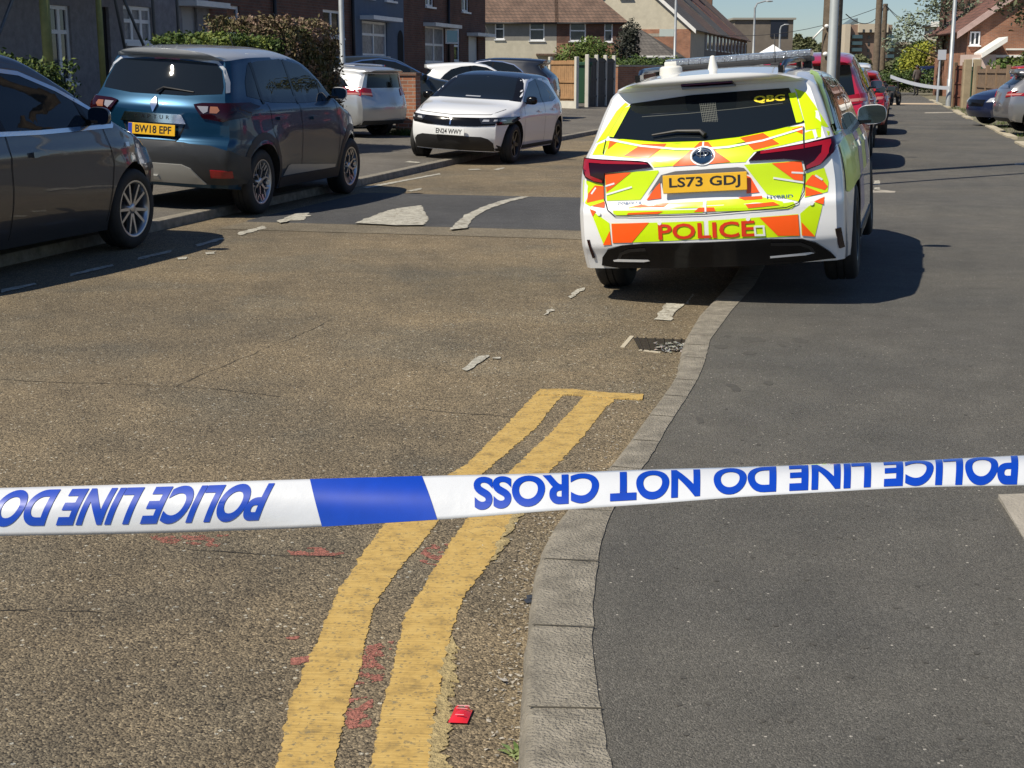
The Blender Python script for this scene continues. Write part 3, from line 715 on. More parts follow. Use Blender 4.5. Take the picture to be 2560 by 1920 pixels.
def wheel_meshes(style, rad, rimr, wd):
    key = (style, rad, rimr, wd)
    if key in WH: return WH[key]
    bm = bmesh.new()
    pr = [(rimr-.012, -wd*.36), (rimr, -wd*.47), (rimr+.012, -wd*.5), (rad-.035, -wd*.5), (rad-.012, -wd*.44), (rad, -wd*.36), (rad, -wd*.13), (rad-.008, -wd*.12), (rad-.008, -wd*.09), (rad, -wd*.08),
          (rad, wd*.08), (rad-.008, wd*.09), (rad-.008, wd*.12), (rad, wd*.13), (rad, wd*.36), (rad-.012, wd*.44), (rad-.035, wd*.5), (rimr+.012, wd*.5), (rimr, wd*.47), (rimr-.012, wd*.36)]
    lathe_y(bm, pr, 48); bmesh.ops.recalc_face_normals(bm, faces=bm.faces[:])
    tyre = bpy.data.meshes.new('tyre'); bm.to_mesh(tyre); bm.free(); tyre.materials.append(M_rubber); tyre.set_sharp_from_angle(angle=R(50))
    bm = bmesh.new()
    lathe_y(bm, [(rimr+.002, -wd*.47), (rimr-.012, -wd*.475), (rimr-.022, -wd*.44), (rimr-.03, -wd*.2), (rimr-.03, wd*.45)], 48)
    bk = lathe_y(bm, [(rimr-.03, 0.02), (.001, 0.02)], 24, mi=1)
    lathe_y(bm, [(.001, -wd*.40), (.035, -wd*.40), (.045, -wd*.36), (.055, 0.02)], 24)
    def spoke(a0, r0, r1, w0, w1, tw=0, mi=0, y0=-.36, y1=-.42):
        pts = []
        for r, w_, a in ((r0, w0, a0), (r1, w1, a0+tw)):
            ca, sa = math.cos(a), math.sin(a)
            yy = wd*(y0 if r == r0 else y1)
            for s in (-1, 1):
                for dy in (0, .035): pts.append(bm.verts.new((r*ca - s*w_*sa, yy+dy, r*sa + s*w_*ca)))
        a, b, c_, d, e, f, g, h = pts
        for q in ((a, c_, g, e), (b, f, h, d), (a, e, f, b), (c_, d, h, g), (a, b, d, c_), (e, g, h, f)): bm.faces.new(q).material_index = mi
    R1 = rimr-.02
    if style == 'multi':
        for k in range(5):
            a = 2*math.pi*k/5
            spoke(a-.16, .04, R1, .014, .011, -.10); spoke(a+.16, .04, R1, .014, .011, .10)
    elif style == 'cross':
        for k in range(6):
            a = 2*math.pi*k/6
            spoke(a, .03, rimr*.55, .014, .012); spoke(a, rimr*.53, R1, .010, .010, .30); spoke(a, rimr*.53, R1, .010, .010, -.30)
            spoke(a+.52, rimr*.62, R1, .012, .02, .0, 0)
    elif style == 'five':
        for k in range(5): spoke(2*math.pi*k/5+.3, .04, R1, .03, .024)
    else:
        for k in range(5): spoke(2*math.pi*k/5+.2, .04, R1, .035, .02)
    bmesh.ops.recalc_face_normals(bm, faces=bm.faces[:])
    rim = bpy.data.meshes.new('rim'); bm.to_mesh(rim); bm.free()
    rim.materials.append(M_alloyd if style in ('dark',) else M_alloy); rim.materials.append(M_dark)
    WH[key] = (tyre, rim); return tyre, rim
def add_wheel(c, x, s, sp):
    ty, rim = wheel_meshes(sp.get('rim', 'five'), sp['rad'], sp.get('rimr', sp['rad']*.68), .215)
    t = bpy.data.objects.new('wheel', ty); COL.objects.link(t); t.parent = c.root
    t.location = (x, s*(sp['W']/2*.985-.1075), sp['rad']); t.rotation_euler = (0, 0.3*x, 0 if s < 0 else math.pi)
    r = bpy.data.objects.new('rim', rim); COL.objects.link(r); r.parent = t
def poly_grid(polys, step):
    """flat polygons -> one bmesh cut into small cells (x,y = the 2 flat coordinates)"""
    bm = bmesh.new()
    for pts, mi in polys:
        try: f = bm.faces.new([bm.verts.new((p[0], p[1], 0)) for p in pts])
        except ValueError: continue
        f.material_index = mi
    bmesh.ops.triangulate(bm, faces=bm.faces[:])
    xs = [v.co.x for v in bm.verts]; ys = [v.co.y for v in bm.verts]
    for ax, lo, hi in ((0, min(xs), max(xs)), (1, min(ys), max(ys))):
        k = math.ceil(lo/step)*step
        while k < hi:
            co = (k, 0, 0) if ax == 0 else (0, k, 0); no = (1, 0, 0) if ax == 0 else (0, 1, 0)
            bmesh.ops.bisect_plane(bm, geom=bm.verts[:]+bm.edges[:]+bm.faces[:], dist=1e-6, plane_co=co, plane_no=no)
            k += step
    return bm
def drape(c, name, side, polys, mat_, off=.004, step=.06, th=0.0, parent=None, bm=None, smooth=True):
    if polys and not isinstance(polys[0][0], (list, tuple)): polys = [(polys, 0)]
    elif polys and not isinstance(polys[0][1], int): polys = [(p, 0) for p in polys]
    if bm is None: bm = poly_grid(polys, step)
    m = c.mid
    zs = c.sp.get('zs', 1.0)
    def cast(a, b):
        if side != 'top' and zs != 1.0 and b > .36: b = .36 + (b-.36)*(zs*1.45-.36)/(1.45-.36)
        if side == 'rear': o, d, f = Vector((-9, a, b)), Vector((1, 0, 0)), 0
        elif side == 'front': o, d, f = Vector((9, a, b)), Vector((-1, 0, 0)), 0
        elif side == 'right': o, d, f = Vector((a-m, -9, b)), Vector((0, 1, 0)), 0
        elif side == 'left': o, d, f = Vector((a-m, 9, b)), Vector((0, -1, 0)), 0
        else: o, d, f = Vector((a-m, b, 9)), Vector((0, 0, -1)), 0
        h = c.bvh.ray_cast(o, d)
        if h[0] is None:
            q = Vector((0 if side in ('rear', 'front') else a-m, a if side in ('rear', 'front') else b, b)) if side in ('rear','front') else (Vector((a-m, -1 if side == 'right' else 1, b)) if side != 'top' else Vector((a-m, b, 1.4)))
            if side == 'rear': q.x = -m
            if side == 'front': q.x = m
            h = c.bvh.find_nearest(q)
        n = h[1]
        return h[0], (n if n.dot(d) < 0 else -n)
    tops = {}
    for v in bm.verts:
        p, n = cast(v.co.x, v.co.y); tops[v] = (p, n)
    if th:
        be = [e for e in bm.edges if len(e.link_faces) == 1]
        r = bmesh.ops.extrude_edge_only(bm, edges=be)
        nv = [v for v in r['geom'] if isinstance(v, bmesh.types.BMVert)]
        for v in nv:
            key = min(tops, key=lambda q: (q.co-v.co).length_squared) if False else None
        # match by coordinates
        loc = {(round(v.co.x, 6), round(v.co.y, 6)): t for v, t in tops.items()}
        for v in nv:
            p, n = loc[(round(v.co.x, 6), round(v.co.y, 6))]; v.co = p - n*.004
    for v, (p, n) in tops.items(): v.co = p + n*(off+th)
    bmesh.ops.remove_doubles(bm, verts=bm.verts[:], dist=1e-5)
    bm.normal_update()
    up = [t for t in bm.faces]
    bmesh.ops.recalc_face_normals(bm, faces=up)
    bm.normal_update()
    sgn = 0
    D = {'rear': Vector((-1,0,0)), 'front': Vector((1,0,0)), 'right': Vector((0,-1,0)), 'left': Vector((0,1,0)), 'top': Vector((0,0,1))}[side]
    for f in bm.faces: sgn += f.normal.dot(D)*f.calc_area()
    if sgn < 0: bmesh.ops.reverse_faces(bm, faces=bm.faces[:])
    if name not in WHOLE and len(bm.faces) < 6000:     # every loose piece becomes a part of its own
        seen = set(); isl = []
        for f in bm.faces:
            if f in seen: continue
            st_ = [f]; seen.add(f); g_ = []
            while st_:
                q = st_.pop(); g_.append(q)
                for v in q.verts:
                    for h in v.link_faces:
                        if h not in seen: seen.add(h); st_.append(h)
            isl.append(g_)
        if len(isl) > 1:
            first = None
            for g_ in isl:
                b2 = bmesh.new(); mp = {}
                for f in g_:
                    for v in f.verts:
                        if v not in mp: mp[v] = b2.verts.new(v.co)
                    nf = b2.faces.new([mp[v] for v in f.verts]); nf.material_index = f.material_index
                me_ = mats_of(mat_); o = fin(name, b2, mat_, parent or c.root, smooth=smooth, ang=40); first = first or o
            bm.free(); return first
    return fin(name, bm, mat_, parent or c.root, smooth=smooth, ang=40)
WHOLE = {'livery_seam', 'lettering', 'police_lettering', 'call_sign_letters', 'luggage_guard'}
def band(pts, w_):                                 # polyline -> mitred thin strip
    P = [Vector(p[:2]) for p in pts]; lo = []; hi = []
    for i, p in enumerate(P):
        d0 = (P[i]-P[i-1]).normalized() if i else None; d1 = (P[i+1]-P[i]).normalized() if i < len(P)-1 else None
        d = ((d0 or d1) + (d1 or d0)).normalized(); n = Vector((-d.y, d.x)); k = 1/max(.5, abs(n.dot(Vector((-(d1 or d0).y, (d1 or d0).x)))))
        lo.append(tuple(p-n*w_/2*k)); hi.append(tuple(p+n*w_/2*k))
    return [[lo[i], lo[i+1], hi[i+1], hi[i]] for i in range(len(P)-1)]
def text_bm(s, size, bold=0.0, sx=1.0, shear=0.0, res=3):
    cu = bpy.data.curves.new('t', 'FONT'); cu.body = s; cu.size = size; cu.offset = bold; cu.align_x = 'CENTER'; cu.shear = shear; cu.resolution_u = res
    o = bpy.data.objects.new('t', cu); COL.objects.link(o)
    dg = bpy.context.evaluated_depsgraph_get(); dg.update(); me = bpy.data.meshes.new_from_object(o.evaluated_get(dg))
    bm = bmesh.new(); bm.from_mesh(me); bpy.data.objects.remove(o); bpy.data.curves.remove(cu); bpy.data.meshes.remove(me)
    ys = [v.co.y for v in bm.verts]; xs = [v.co.x for v in bm.verts]
    cx, cy = (min(xs)+max(xs))/2, (min(ys)+max(ys))/2
    for v in bm.verts: v.co = Vector(((v.co.x-cx)*sx, v.co.y-cy, 0))

    return bm
def fit_text(s, w_, h, bold=0.0, shear=0.0, res=3):
    bm = text_bm(s, 1.0, bold, 1.0, shear, res); xs = [v.co.x for v in bm.verts]; ys = [v.co.y for v in bm.verts]
    fx = w_/(max(xs)-min(xs)); fy = h/(max(ys)-min(ys))
    for v in bm.verts: v.co.x *= fx; v.co.y *= fy
    return bm
def plate(c, text, side, x, y, z, tilt, m, euro=False):
    """number plate centred at (x from the middle, y, z); tilt leans its top forward"""
    z *= c.sp.get('zs', 1.0)
    bm = bmesh.new(); box(bm, -.26, .26, -.0555, .0555, -.006, .004, bev=.003)
    bt = fit_text(text, .44 if not euro else .40, .078, .022) if text else bmesh.new()
    M = Matrix.Translation((x, y, z)) @ (Matrix.Rotation(R(-90), 4, 'Z') if side == 'rear' else Matrix.Rotation(R(90), 4, 'Z')) @ Matrix.Rotation(R(90)-tilt, 4, 'X')
    for v in bm.verts: v.co = M @ v.co
    for v in bt.verts: v.co = M @ (v.co + Vector((.0 if not euro else .02, 0, .0052)))
    p = fin("number_plate", bm, m, c.root)
    if text: fin("registration", bt, M_char, p)
    if euro:
        bm = bmesh.new(); box(bm, -.258, -.216, -.053, .053, .004, .0048, M=M); fin('blue_band', bm, mat('blue plate band', (0.02, 0.05, 0.35), 0.4), p)
    return p
def mirror(c, x, z, s, m_shell, w_=.2, h_=.13, face=None, out=.14):
    hw = c.sp['W']/2*.93; bm = bmesh.new(); z *= c.sp.get('zs', 1.0)
    vs = ellipsoid(bm, (0, 0, 0), (.075, w_/2, h_/2), 20, 12)
    for v in vs:
        v.co.y = math.copysign(abs(v.co.y/(w_/2))**.75*(w_/2), v.co.y) if abs(v.co.y) > 1e-6 else 0
        v.co.z = math.copysign(abs(v.co.z/(h_/2))**.7*(h_/2), v.co.z) if abs(v.co.z) > 1e-6 else 0
        if v.co.x < -.012: v.co.x = -.012
    o = fin('door_mirror', bm, m_shell, c.root, smooth=True, loc=(x-c.mid, s*(hw+out), z), ang=50)
    bm = bmesh.new(); box(bm, -.015, .045, -out*2 if s > 0 else 0, 0 if s > 0 else out*2, -h_*.46, -h_*.22, bev=.008); fin('mirror_arm', bm, M_black, o)
    bm = bmesh.new(); 
    pts = [(math.copysign(abs(math.cos(t))**.6, math.cos(t))*w_*.475, math.copysign(abs(math.sin(t))**.6, math.sin(t))*h_*.455) for t in [2*math.pi*k/28 for k in range(28)]]
    bm.faces.new([bm.verts.new((-.0145, y, z_)) for y, z_ in pts]); bm.normal_update()
    fin('mirror_glass', bm, mat('mirror glass', (0.10, 0.14, 0.19), 0.05, 1.0), o)
    return o
SEC = [(.15,.90),(.3,.965),(.5,.998),(.68,1.0),(.82,.985),(.93,.955),(1.02,.90),(1.2,.81),(1.38,.71),(1.55,.64)]
def std_plan(L, r0=.86, f0=.74): return [(0,r0),(.08,r0+.05),(.25,.955),(.6,.99),(1.2,1),(L*.6,1),(L-1.0,.985),(L-.5,.94),(L-.2,.87),(L,f0)]

# ------------------------------------------------ the police estate car
WHT = paint('white car paint', (0.76, 0.77, 0.78))
sp = dict(L=4.65, W=1.79, wr=.97, wf=3.67, rad=.325, rimr=.215, rim='dark', paint=[WHT], crown=.13, sq=2.5,
    top=[(0,1.40),(.25,1.41),(.8,1.445),(1.6,1.46),(2.3,1.435),(2.75,1.325),(3.2,1.12),(3.55,.975),(3.8,.93),(4.3,.82),(4.6,.68),(4.65,.64)],
    plan=std_plan(4.65, .90), sec=[(.15,.965),(.3,.982),(.5,.985),(.7,.98),(.82,.965),(.93,.935),(1.02,.89),(1.12,.855),(1.25,.80),(1.36,.735),(1.46,.69)],
    rear=[(.2,.10),(.27,.07),(.33,.04),(.38,.01),(.50,0),(.60,.0),(.64,.025),(.72,.04),(.86,.05),(.94,.09),(1.0,.14),(1.06,.20),(1.2,.31),(1.30,.385),(1.335,.39),(1.35,.27),(1.38,.235),(1.46,.24)],
    front=[(.2,.12),(.4,.02),(.6,.05),(.75,.2),(1.5,.3)], bot=[(0,.225),(.7,.2),(3.9,.2),(4.65,.24)], ns=110, nv=48, bow=(.15,.3), flare=.008, crease=.008, crz=.86)
PU = 8.72
pc = make_car('police_car', 'white police estate car with yellow and orange chevrons, parked half on the kerb', sp, UV(PU, -.91), 16.0, 'police car', z=0.012, roll=0)
pc.root.rotation_mode = 'XYZ'
# its right wheels stand on the footway: roll about its own length
pc.root.matrix_world = Matrix.Translation(pc.root.location + Vector((0, 0, .042))) @ Matrix.Rotation(math.pi/2 - R(16.0), 4, 'Z') @ Matrix.Rotation(R(-4.0), 4, 'X')
KX, CX0 = 905.0, 795.0
def RC(x, y):                                      # spot on the photographed tail -> (across, up)
    z = .262 + (1330 - (y - .055*(CX0-x)))/KX
    yy = (CX0-x)/KX*(1.0 if x > CX0 else 1.02)
    yy *= (1 + .06*min(1.3, abs(yy)/.74)**3) if x < CX0 else .885 + .05*min(1.1, abs(yy)/.8)**4
    return (yy, z - max(0, z-.70)*.125)
rc = lambda L_: [RC(*p) for p in L_]
M_fy = mat('fluorescent yellow film', (0.56, 0.78, 0.0), 0.28, 0, 0.5, 0.3, noise_amt=0.04, nscale=3)
M_fo = mat('fluorescent orange film', (0.95, 0.105, 0.006), 0.28, 0, 0.5, 0.3, noise_amt=0.05, nscale=3)
ye = [
 [(262,612),(440,640),(640,655),(790,657),(950,645),(1150,610),(1386,533),(1392,620),(1110,688),(1060,748),(640,772),(520,782),(488,735),(240,707)],      # above the lights
 [(200,640),(262,612),(240,690),(236,705),(178,705)], [(1400,575),(1438,560),(1452,608),(1402,620)], [(1446,560),(1560,520),(1556,585),(1462,608)],
 [(250,820),(545,800),(548,812),(440,985),(255,995),(250,900)], [(1050,765),(1385,742),(1395,800),(1392,900),(1370,985),(1185,945),(1160,915),(1070,790)],   # boot panels
 [(470,1008),(790,990),(790,1022),(380,1040),(372,1028)], [(808,985),(1160,962),(1280,985),(1285,1010),(808,1040)],
 [(290,1048),(790,1033),(790,1050),(310,1074),(292,1065)], [(808,1030),(1100,1015),(1340,985),(1352,1005),(1330,1022),(808,1045)],
 [(278,1122),(792,1096),(792,1198),(280,1236)], [(820,1094),(1365,1052),(1370,1175),(820,1200)],                                                  # bumper
 [(168,1045),(215,1080),(268,1120),(272,1245),(230,1250),(195,1130)], [(1375,1050),(1420,1010),(1500,960),(1480,1050),(1448,1180),(1380,1170)],
 [(190,632),(240,602),(324,402),(345,388),(325,372),(280,430)], [(1348,330),(1332,300),(1395,325),(1450,410),(1515,545),(1402,560),(1394,505)],
 [(135,865),(235,890),(240,1000),(165,1030),(128,1005)], [(1400,825),(1500,790),(1520,880),(1515,935),(1400,965)]]
og = [
 [(262,620),(306,625),(258,672)], [(445,640),(585,637),(575,652),(490,725),(350,712)], [(770,628),(820,628),(880,690),(968,748),(800,764),(625,774),(740,662)],
 [(1018,604),(1160,575),(1260,640),(1108,677),(1050,625)], [(1325,556),(1386,536),(1388,585)],
 [(250,822),(392,815),(255,945)], [(1218,757),(1385,745),(1393,810),(1390,868),(1345,862)],
 [(475,985),(552,870),(556,975),(480,986)], [(1060,830),(1090,845),(1140,935),(1062,943)],
 [(470,1008),(600,1000),(575,1022),(375,1032)], [(1010,965),(1155,955),(1160,972),(1050,982)], [(1055,1000),(1225,988),(1262,1003),(1072,1020)],
 [(375,1058),(570,1045),(540,1060),(365,1068)], [(770,1022),(860,1020),(870,1040),(740,1046)],
 [(280,1123),(487,1110),(385,1228),(280,1234)], [(1140,1072),(1363,1055),(1368,1172),(1245,1172)],
 [(268,1165),(272,1245),(226,1250)], [(1380,1095),(1450,1178),(1382,1172)], [(168,1046),(200,1055),(182,1085)], [(1448,985),(1500,962),(1495,1000)],
 [(150,1010),(158,955),(195,900),(240,905),(240,985)], [(175,1028),(243,1000),(243,1036)], [(1412,870),(1440,832),(1475,840),(1515,905),(1500,925),(1402,890)], [(1405,905),(1490,942),(1403,960)]]
drape(pc, 'chevron_livery', 'rear', [(rc(p), 0) for p in ye], [M_fy], off=.003, step=.05)
drape(pc, 'chevron_livery', 'rear', [(rc(p), 0) for p in og], [M_fo], off=.0055, step=.05)
# thin white edge lines and radiating whiskers where the film is cut
wl = []
for P_ in ([(255,612),(440,652),(640,672),(790,672),(950,660),(1160,622),(1386,552)], [(250,905),(300,886)], [(255,960),(395,908)], [(1395,820),(1330,815)], [(1395,880),(1225,848)], [(175,958),(200,915)], [(1455,835),(1490,865)],
           [(1450,560),(1462,608)], [(806,985),(806,1045)], [(790,628),(790,660)]):
    wl += [rc(q) for q in [[(a, b) for a, b in P_]]][0] and [ [tuple(k) for k in s] for s in band(rc(P_), .011)]
drape(pc, 'livery_seam', 'rear', [(p, 0) for p in wl], WHT, off=.0075, step=.06)
# glass
gl = rc([(357,385),(700,335),(1000,315),(1300,298),(1395,512),(1230,555),(1010,598),(790,622),(560,628),(258,600)])
drape(pc, 'rear_window', 'rear', gl, M_carglass, off=.0075, step=.03)
drape(pc, 'reflective_strip', 'rear', [rc([(326,412),(358,403),(282,600),(250,594)])], M_fy, off=.011, step=.05)
drape(pc, 'reflective_strip', 'rear', [rc([(1298,335),(1338,330),(1388,505),(1376,515),(1350,518)])], M_fy, off=.011, step=.05)
bt = fit_text('QBG', .19, .046, .035)
for v in bt.verts:
    q = RC(1186, 368); v.co.x = q[0] - v.co.x; v.co.y += q[1]-.055*(v.co.x-q[0])*0
bmesh.ops.reverse_faces(bt, faces=bt.faces[:])
drape(pc, 'call_sign_letters', 'rear', [], mat('yellow lettering', (0.75, 0.60, 0.03), 0.4), off=.010, bm=bt)
# luggage guard seen through the glass, heater lines
gx = [(752+i*10.5, 388, 778+i*10.0, 508) for i in range(10)]; L_ = []
for a, b, d, e in gx: L_ += band(rc([(a, b), (d, e)]), .0028)
drape(pc, 'luggage_guard', 'rear', L_, mat('grey guard wire', (0.06, 0.068, 0.06), .6), off=.009, step=.1)
L_ = []
for i in range(9): L_ += band(rc([(754+i*3, 392+i*14), (848+i*3, 386+i*13)]), .0028)
drape(pc, 'luggage_guard', 'rear', L_, MATS['grey guard wire'], off=.0092, step=.1)
drape(pc, 'heater_line', 'rear', band(rc([(430,470),(700,452),(1000,425),(1270,395)]), .0025), MATS['grey guard wire'], off=.009, step=.1)
# brake light bar under the spoiler
drape(pc, 'high_brake_light', 'rear', [[(-.18,1.335),(.16,1.335),(.15,1.36),(-.17,1.36)]], M_darkred, off=.002, th=.01, step=.05)
# lamp clusters
def lamps(poly, inner, nm='taillight'):
    o = drape(pc, nm, 'rear', rc(poly), M_darkred, off=.002, th=.012, step=.035)
    drape(pc, 'lamp_strip', 'rear', [rc(p) for p in inner], M_redlens, off=.017, step=.035, parent=o)
lamps([(136,728),(235,738),(430,745),(488,752),(512,782),(400,800),(250,822),(242,888),(200,880),(150,855),(138,790)], [[(142,736),(235,746),(470,757),(492,768),(235,765),(145,758)],[(142,758),(168,760),(178,838),(152,842)],[(152,842),(178,838),(236,866),(238,882),(196,874)]])
lamps([(1556,600),(1562,640),(1530,715),(1480,770),(1405,806),(1395,745),(1290,732),(1080,742),(1130,690),(1390,645)], [[(1150,690),(1395,652),(1395,676),(1150,706)],[(1400,650),(1522,624),(1524,648),(1402,674)],[(1490,650),(1524,648),(1520,705),(1484,700)],[(1484,700),(1520,705),(1478,768),(1450,745)],[(1450,745),(1478,768),(1410,795),(1408,775)]])
# white edge strip of the boot lid + shut line
sh = [(242,615),(236,700)], [(245,830),(243,985),(262,1045),(300,1078),(420,1076),(800,1058),(1300,1015),(1365,992),(1395,930),(1402,800)], [(1392,540),(1396,650)]
drape(pc, 'shut_line', 'rear', [s for L_ in sh for s in band(rc(L_), .006)], M_dark, off=.009, step=.08)
# plate recess
drape(pc, 'plate_recess', 'rear', rc([(480,962),(560,830),(640,806),(1010,780),(1050,785),(1080,820),(1045,815),(1047,905),(570,945),(560,870)]), mat('grey recess plastic', (0.12, 0.12, 0.125), 0.5), off=.006, step=.05)  # even mid-grey panel around the plate
ppos = RC(805, 876)
plate(pc, 'LS73 GDJ', 'rear', -pc.mid+.012, ppos[0]-.0, ppos[1], R(4), M_plate_y)
# badge
b0 = RC(791, 712)
bm = bmesh.new()
def disc(bm, r, rz, x, n=32, mi=0): bm.faces.new([bm.verts.new((x, r*math.cos(2*math.pi*k/n), rz*math.sin(2*math.pi*k/n))) for k in range(n)]).material_index = mi
bm.free()
drape(pc, 'badge_surround', 'rear', [[(b0[0]+.077*math.cos(t), b0[1]+.056*math.sin(t)) for t in np.linspace(0, 2*math.pi, 28)[:-1]]], WHT, off=.007, step=.05)
bd = drape(pc, 'badge', 'rear', [[(b0[0]+.063*math.cos(t), b0[1]+.044*math.sin(t)) for t in np.linspace(0, 2*math.pi, 28)[:-1]]], mat('dark blue badge', (0.01, 0.035, 0.085), 0.1, 0.2), off=.006, th=.008, step=.05)
bm = bmesh.new(); bx_ = -pc.mid+.03
def ring(cy, cz, ry, rz, t_=.0035):
    tube(bm, [(0, cy+ry*math.cos(a), cz+rz*math.sin(a)) for a in np.linspace(0, 2*math.pi, 25)], t_, 6, cap=False)
ring(0, 0, .063, .044, .005); ring(0, .018, .036, .014); ring(0, 0, .013, .034)
hit = pc.bvh.ray_cast(Vector((-9, b0[0], b0[1])), Vector((1, 0, 0)))[0]
fin('badge_emblem', bm, M_chrome, bd, loc=(hit.x-.018, b0[0], b0[1]))
# model lettering (small chrome marks)
for s_, cx_, cy_, w_ in (('COROLLA', 382, 1008, .16), ('HYBRID', 1262, 960, .155)):
    bt = fit_text(s_, w_, .021, .01); q = RC(cx_, cy_)
    for v in bt.verts: v.co.x = q[0]-v.co.x; v.co.y += q[1]
    bmesh.ops.reverse_faces(bt, faces=bt.faces[:]); drape(pc, 'lettering', 'rear', [], M_chrome, off=.008, bm=bt)
bt = fit_text('POLICE', .60, .098, .02); q = RC(803, 1148)
for v in bt.verts: v.co.x = q[0]-v.co.x; v.co.y += q[1]
bmesh.ops.reverse_faces(bt, faces=bt.faces[:]); drape(pc, 'police_lettering', 'rear', [], mat('red lettering', (0.62, 0.035, 0.01), 0.35), off=.0085, bm=bt)
# parking sensor and tow cover marks
drape(pc, 'tow_cover', 'rear', band([RC(1108,1122),RC(1162,1120),RC(1166,1168),RC(1112,1170),RC(1108,1122)], .012), WHT, off=.009, step=.06)
def circ(x, y, r): q = RC(x, y); return [(q[0]+r*math.cos(t), q[1]+r*math.sin(t)) for t in np.linspace(0, 2*math.pi, 14)[:-1]]
for x_, y_ in ((216,1068),(547,1112),(1070,1080),(1436,993)): drape(pc, 'parking_sensor', 'rear', [circ(x_, y_, .013)], WHT, off=.009, step=.06)
# reflectors
for L_ in ([(146,1222),(158,1222),(172,1330),(160,1332)], [(1546,1136),(1568,1132),(1580,1248),(1560,1252)]): drape(pc, 'reflector', 'rear', rc(L_), M_darkred, off=.003, th=.006, step=.05)
# black lower bumper
bp = rc([(205,1372),(215,1320),(250,1270),(330,1245),(450,1230),(800,1215),(1200,1190),(1380,1188),(1450,1210),(1520,1268),(1545,1304),(1500,1308),(1300,1334),(800,1362),(300,1384)])
lb = drape(pc, 'lower_bumper', 'rear', bp, M_black, off=.002, th=.012, step=.05)
drape(pc, 'bumper_trim', 'rear', [rc(p) for p in ([(272,1332),(300,1325),(465,1322),(475,1330),(440,1338),(275,1342)], [(1190,1286),(1420,1262),(1440,1268),(1395,1280),(1190,1298)])], mat('satin trim', (0.75, 0.75, 0.75), .35), off=.018, step=.05, parent=lb)
drape(pc, 'bumper_trim', 'rear', [p for q in ([(300,1330),(320,1290),(370,1268),(460,1258)], [(1440,1272),(1420,1235),(1370,1212),(1200,1214)]) for p in band(rc(q), .02)], M_plastic, off=.017, step=.05, parent=lb)
# wiper
bm = bmesh.new(); hp = lambda x, y: (lambda q: pc.bvh.ray_cast(Vector((-9, q[0], q[1])), Vector((1, 0, 0)))[0] + Vector((-.03, 0, .01)))(RC(x, y))
tube(bm, [hp(800,592), hp(770,568), hp(640,566), hp(500,590)], [.016, .014, .010, .006], 8)
fin('wiper', bm, M_plastic, pc.root, smooth=True)
# sides: glass, battenburg, door lines, handles
side_gl = [(.62,1.02),(.70,1.12),(.84,1.27),(.97,1.335),(1.15,1.36),(1.7,1.385),(2.15,1.375),(2.5,1.31),(2.80,1.17),(2.98,1.06),(3.0,1.02),(2.2,1.0),(1.1,.99)]
for s in ('right', 'left'):
    drape(pc, 'side_window', s, side_gl, M_carglass, off=.003, step=.06)
    drape(pc, 'window_pillar', s, band([(1.22,.985),(1.10,1.36)], .05)+band([(2.08,.985),(2.02,1.38)], .06), M_black, off=.006, step=.08)
    drape(pc, 'shut_line', s, band([(2.05,.98),(2.03,.6),(2.02,.25)], .007)+band([(3.05,1.0),(3.12,.6),(3.05,.27)], .007)+band([(1.18,.98),(1.22,.7),(1.35,.5),(1.42,.28)], .007), M_dark, off=.004, step=.08)
    drape(pc, 'battenburg_livery', s, [[(1.45,.66),(2.0,.66),(2.0,.95),(1.45,.95)], [(2.6,.66),(3.1,.66),(3.1,.95),(2.6,.95)], [(1.25,.4),(2.0,.4),(1.95,.64),(1.3,.64)]], mat('blue livery film', (0.01, 0.045, 0.36), 0.28, 0, 0.5, 0.4), off=.005, step=.06)
    drape(pc, 'battenburg_livery', s, [[(.36,.64),(.5,.62),(.9,.66),(1.43,.66),(1.43,.95),(.9,.96),(.5,.95),(.36,.93)], [(2.02,.66),(2.58,.66),(2.58,.95),(2.02,.95)], [(.42,.955),(.60,.985),(.60,1.04),(.68,1.14),(.82,1.29),(.95,1.35),(1.15,1.375),(1.15,1.395),(.80,1.375),(.66,1.30),(.52,1.16)]], M_fy, off=.004, step=.03)
    for hx in (1.42, 2.3): drape(pc, 'door_handle', s, [[(hx,.86),(hx+.2,.865),(hx+.2,.90),(hx,.895)]], WHT, off=.002, th=.025, step=.05)
    drape(pc, 'sill_trim', s, [[(1.35,.24),(3.25,.24),(3.25,.30),(1.35,.30)]], M_plastic, off=.002, th=.006, step=.1)
drape(pc, 'windscreen', 'front', [(-.62,.99),(.62,.99),(.5,1.38),(-.5,1.38)], M_carglass, off=.003, step=.06)
mirror(pc, 2.98, 1.03, -1, WHT, .225, .155, out=.085); mirror(pc, 2.98, 1.03, 1, WHT, .225, .155, out=.12)
# roof things
for s in (-1, 1):
    bm = bmesh.new(); pts = []
    for x in np.linspace(.42, 2.5, 12):
        h = pc.bvh.ray_cast(Vector((x-pc.mid, s*(.44+.05*min(1, (x-.3)/.6)), 9)), Vector((0, 0, -1)))[0]; e = min(x-.42, 2.5-x); pts.append(h + Vector((0, 0, .045*min(1, e/.15) + .004)))
    tube(bm, pts, [.014]+[.019]*10+[.014], 8); 
    for x in (.47, 1.4, 2.42):
        h = pc.bvh.ray_cast(Vector((x-pc.mid, s*(.44+.05*min(1, (x-.3)/.6)), 9)), Vector((0, 0, -1)))[0]; box(bm, h.x-.06, h.x+.06, h.y-.016, h.y+.016, h.z-.01, h.z+.04)
    fin('roof_rail', bm, M_black, pc.root, smooth=True)
bm = bmesh.new(); LX = 2.02-pc.mid; LZ = 1.465
box(bm, LX-.15, LX+.15, -.54, .54, LZ, LZ+.035, bev=.012); lbm = fin('light_bar', bm, M_plastic, pc.root, smooth=True)
bm = bmesh.new()
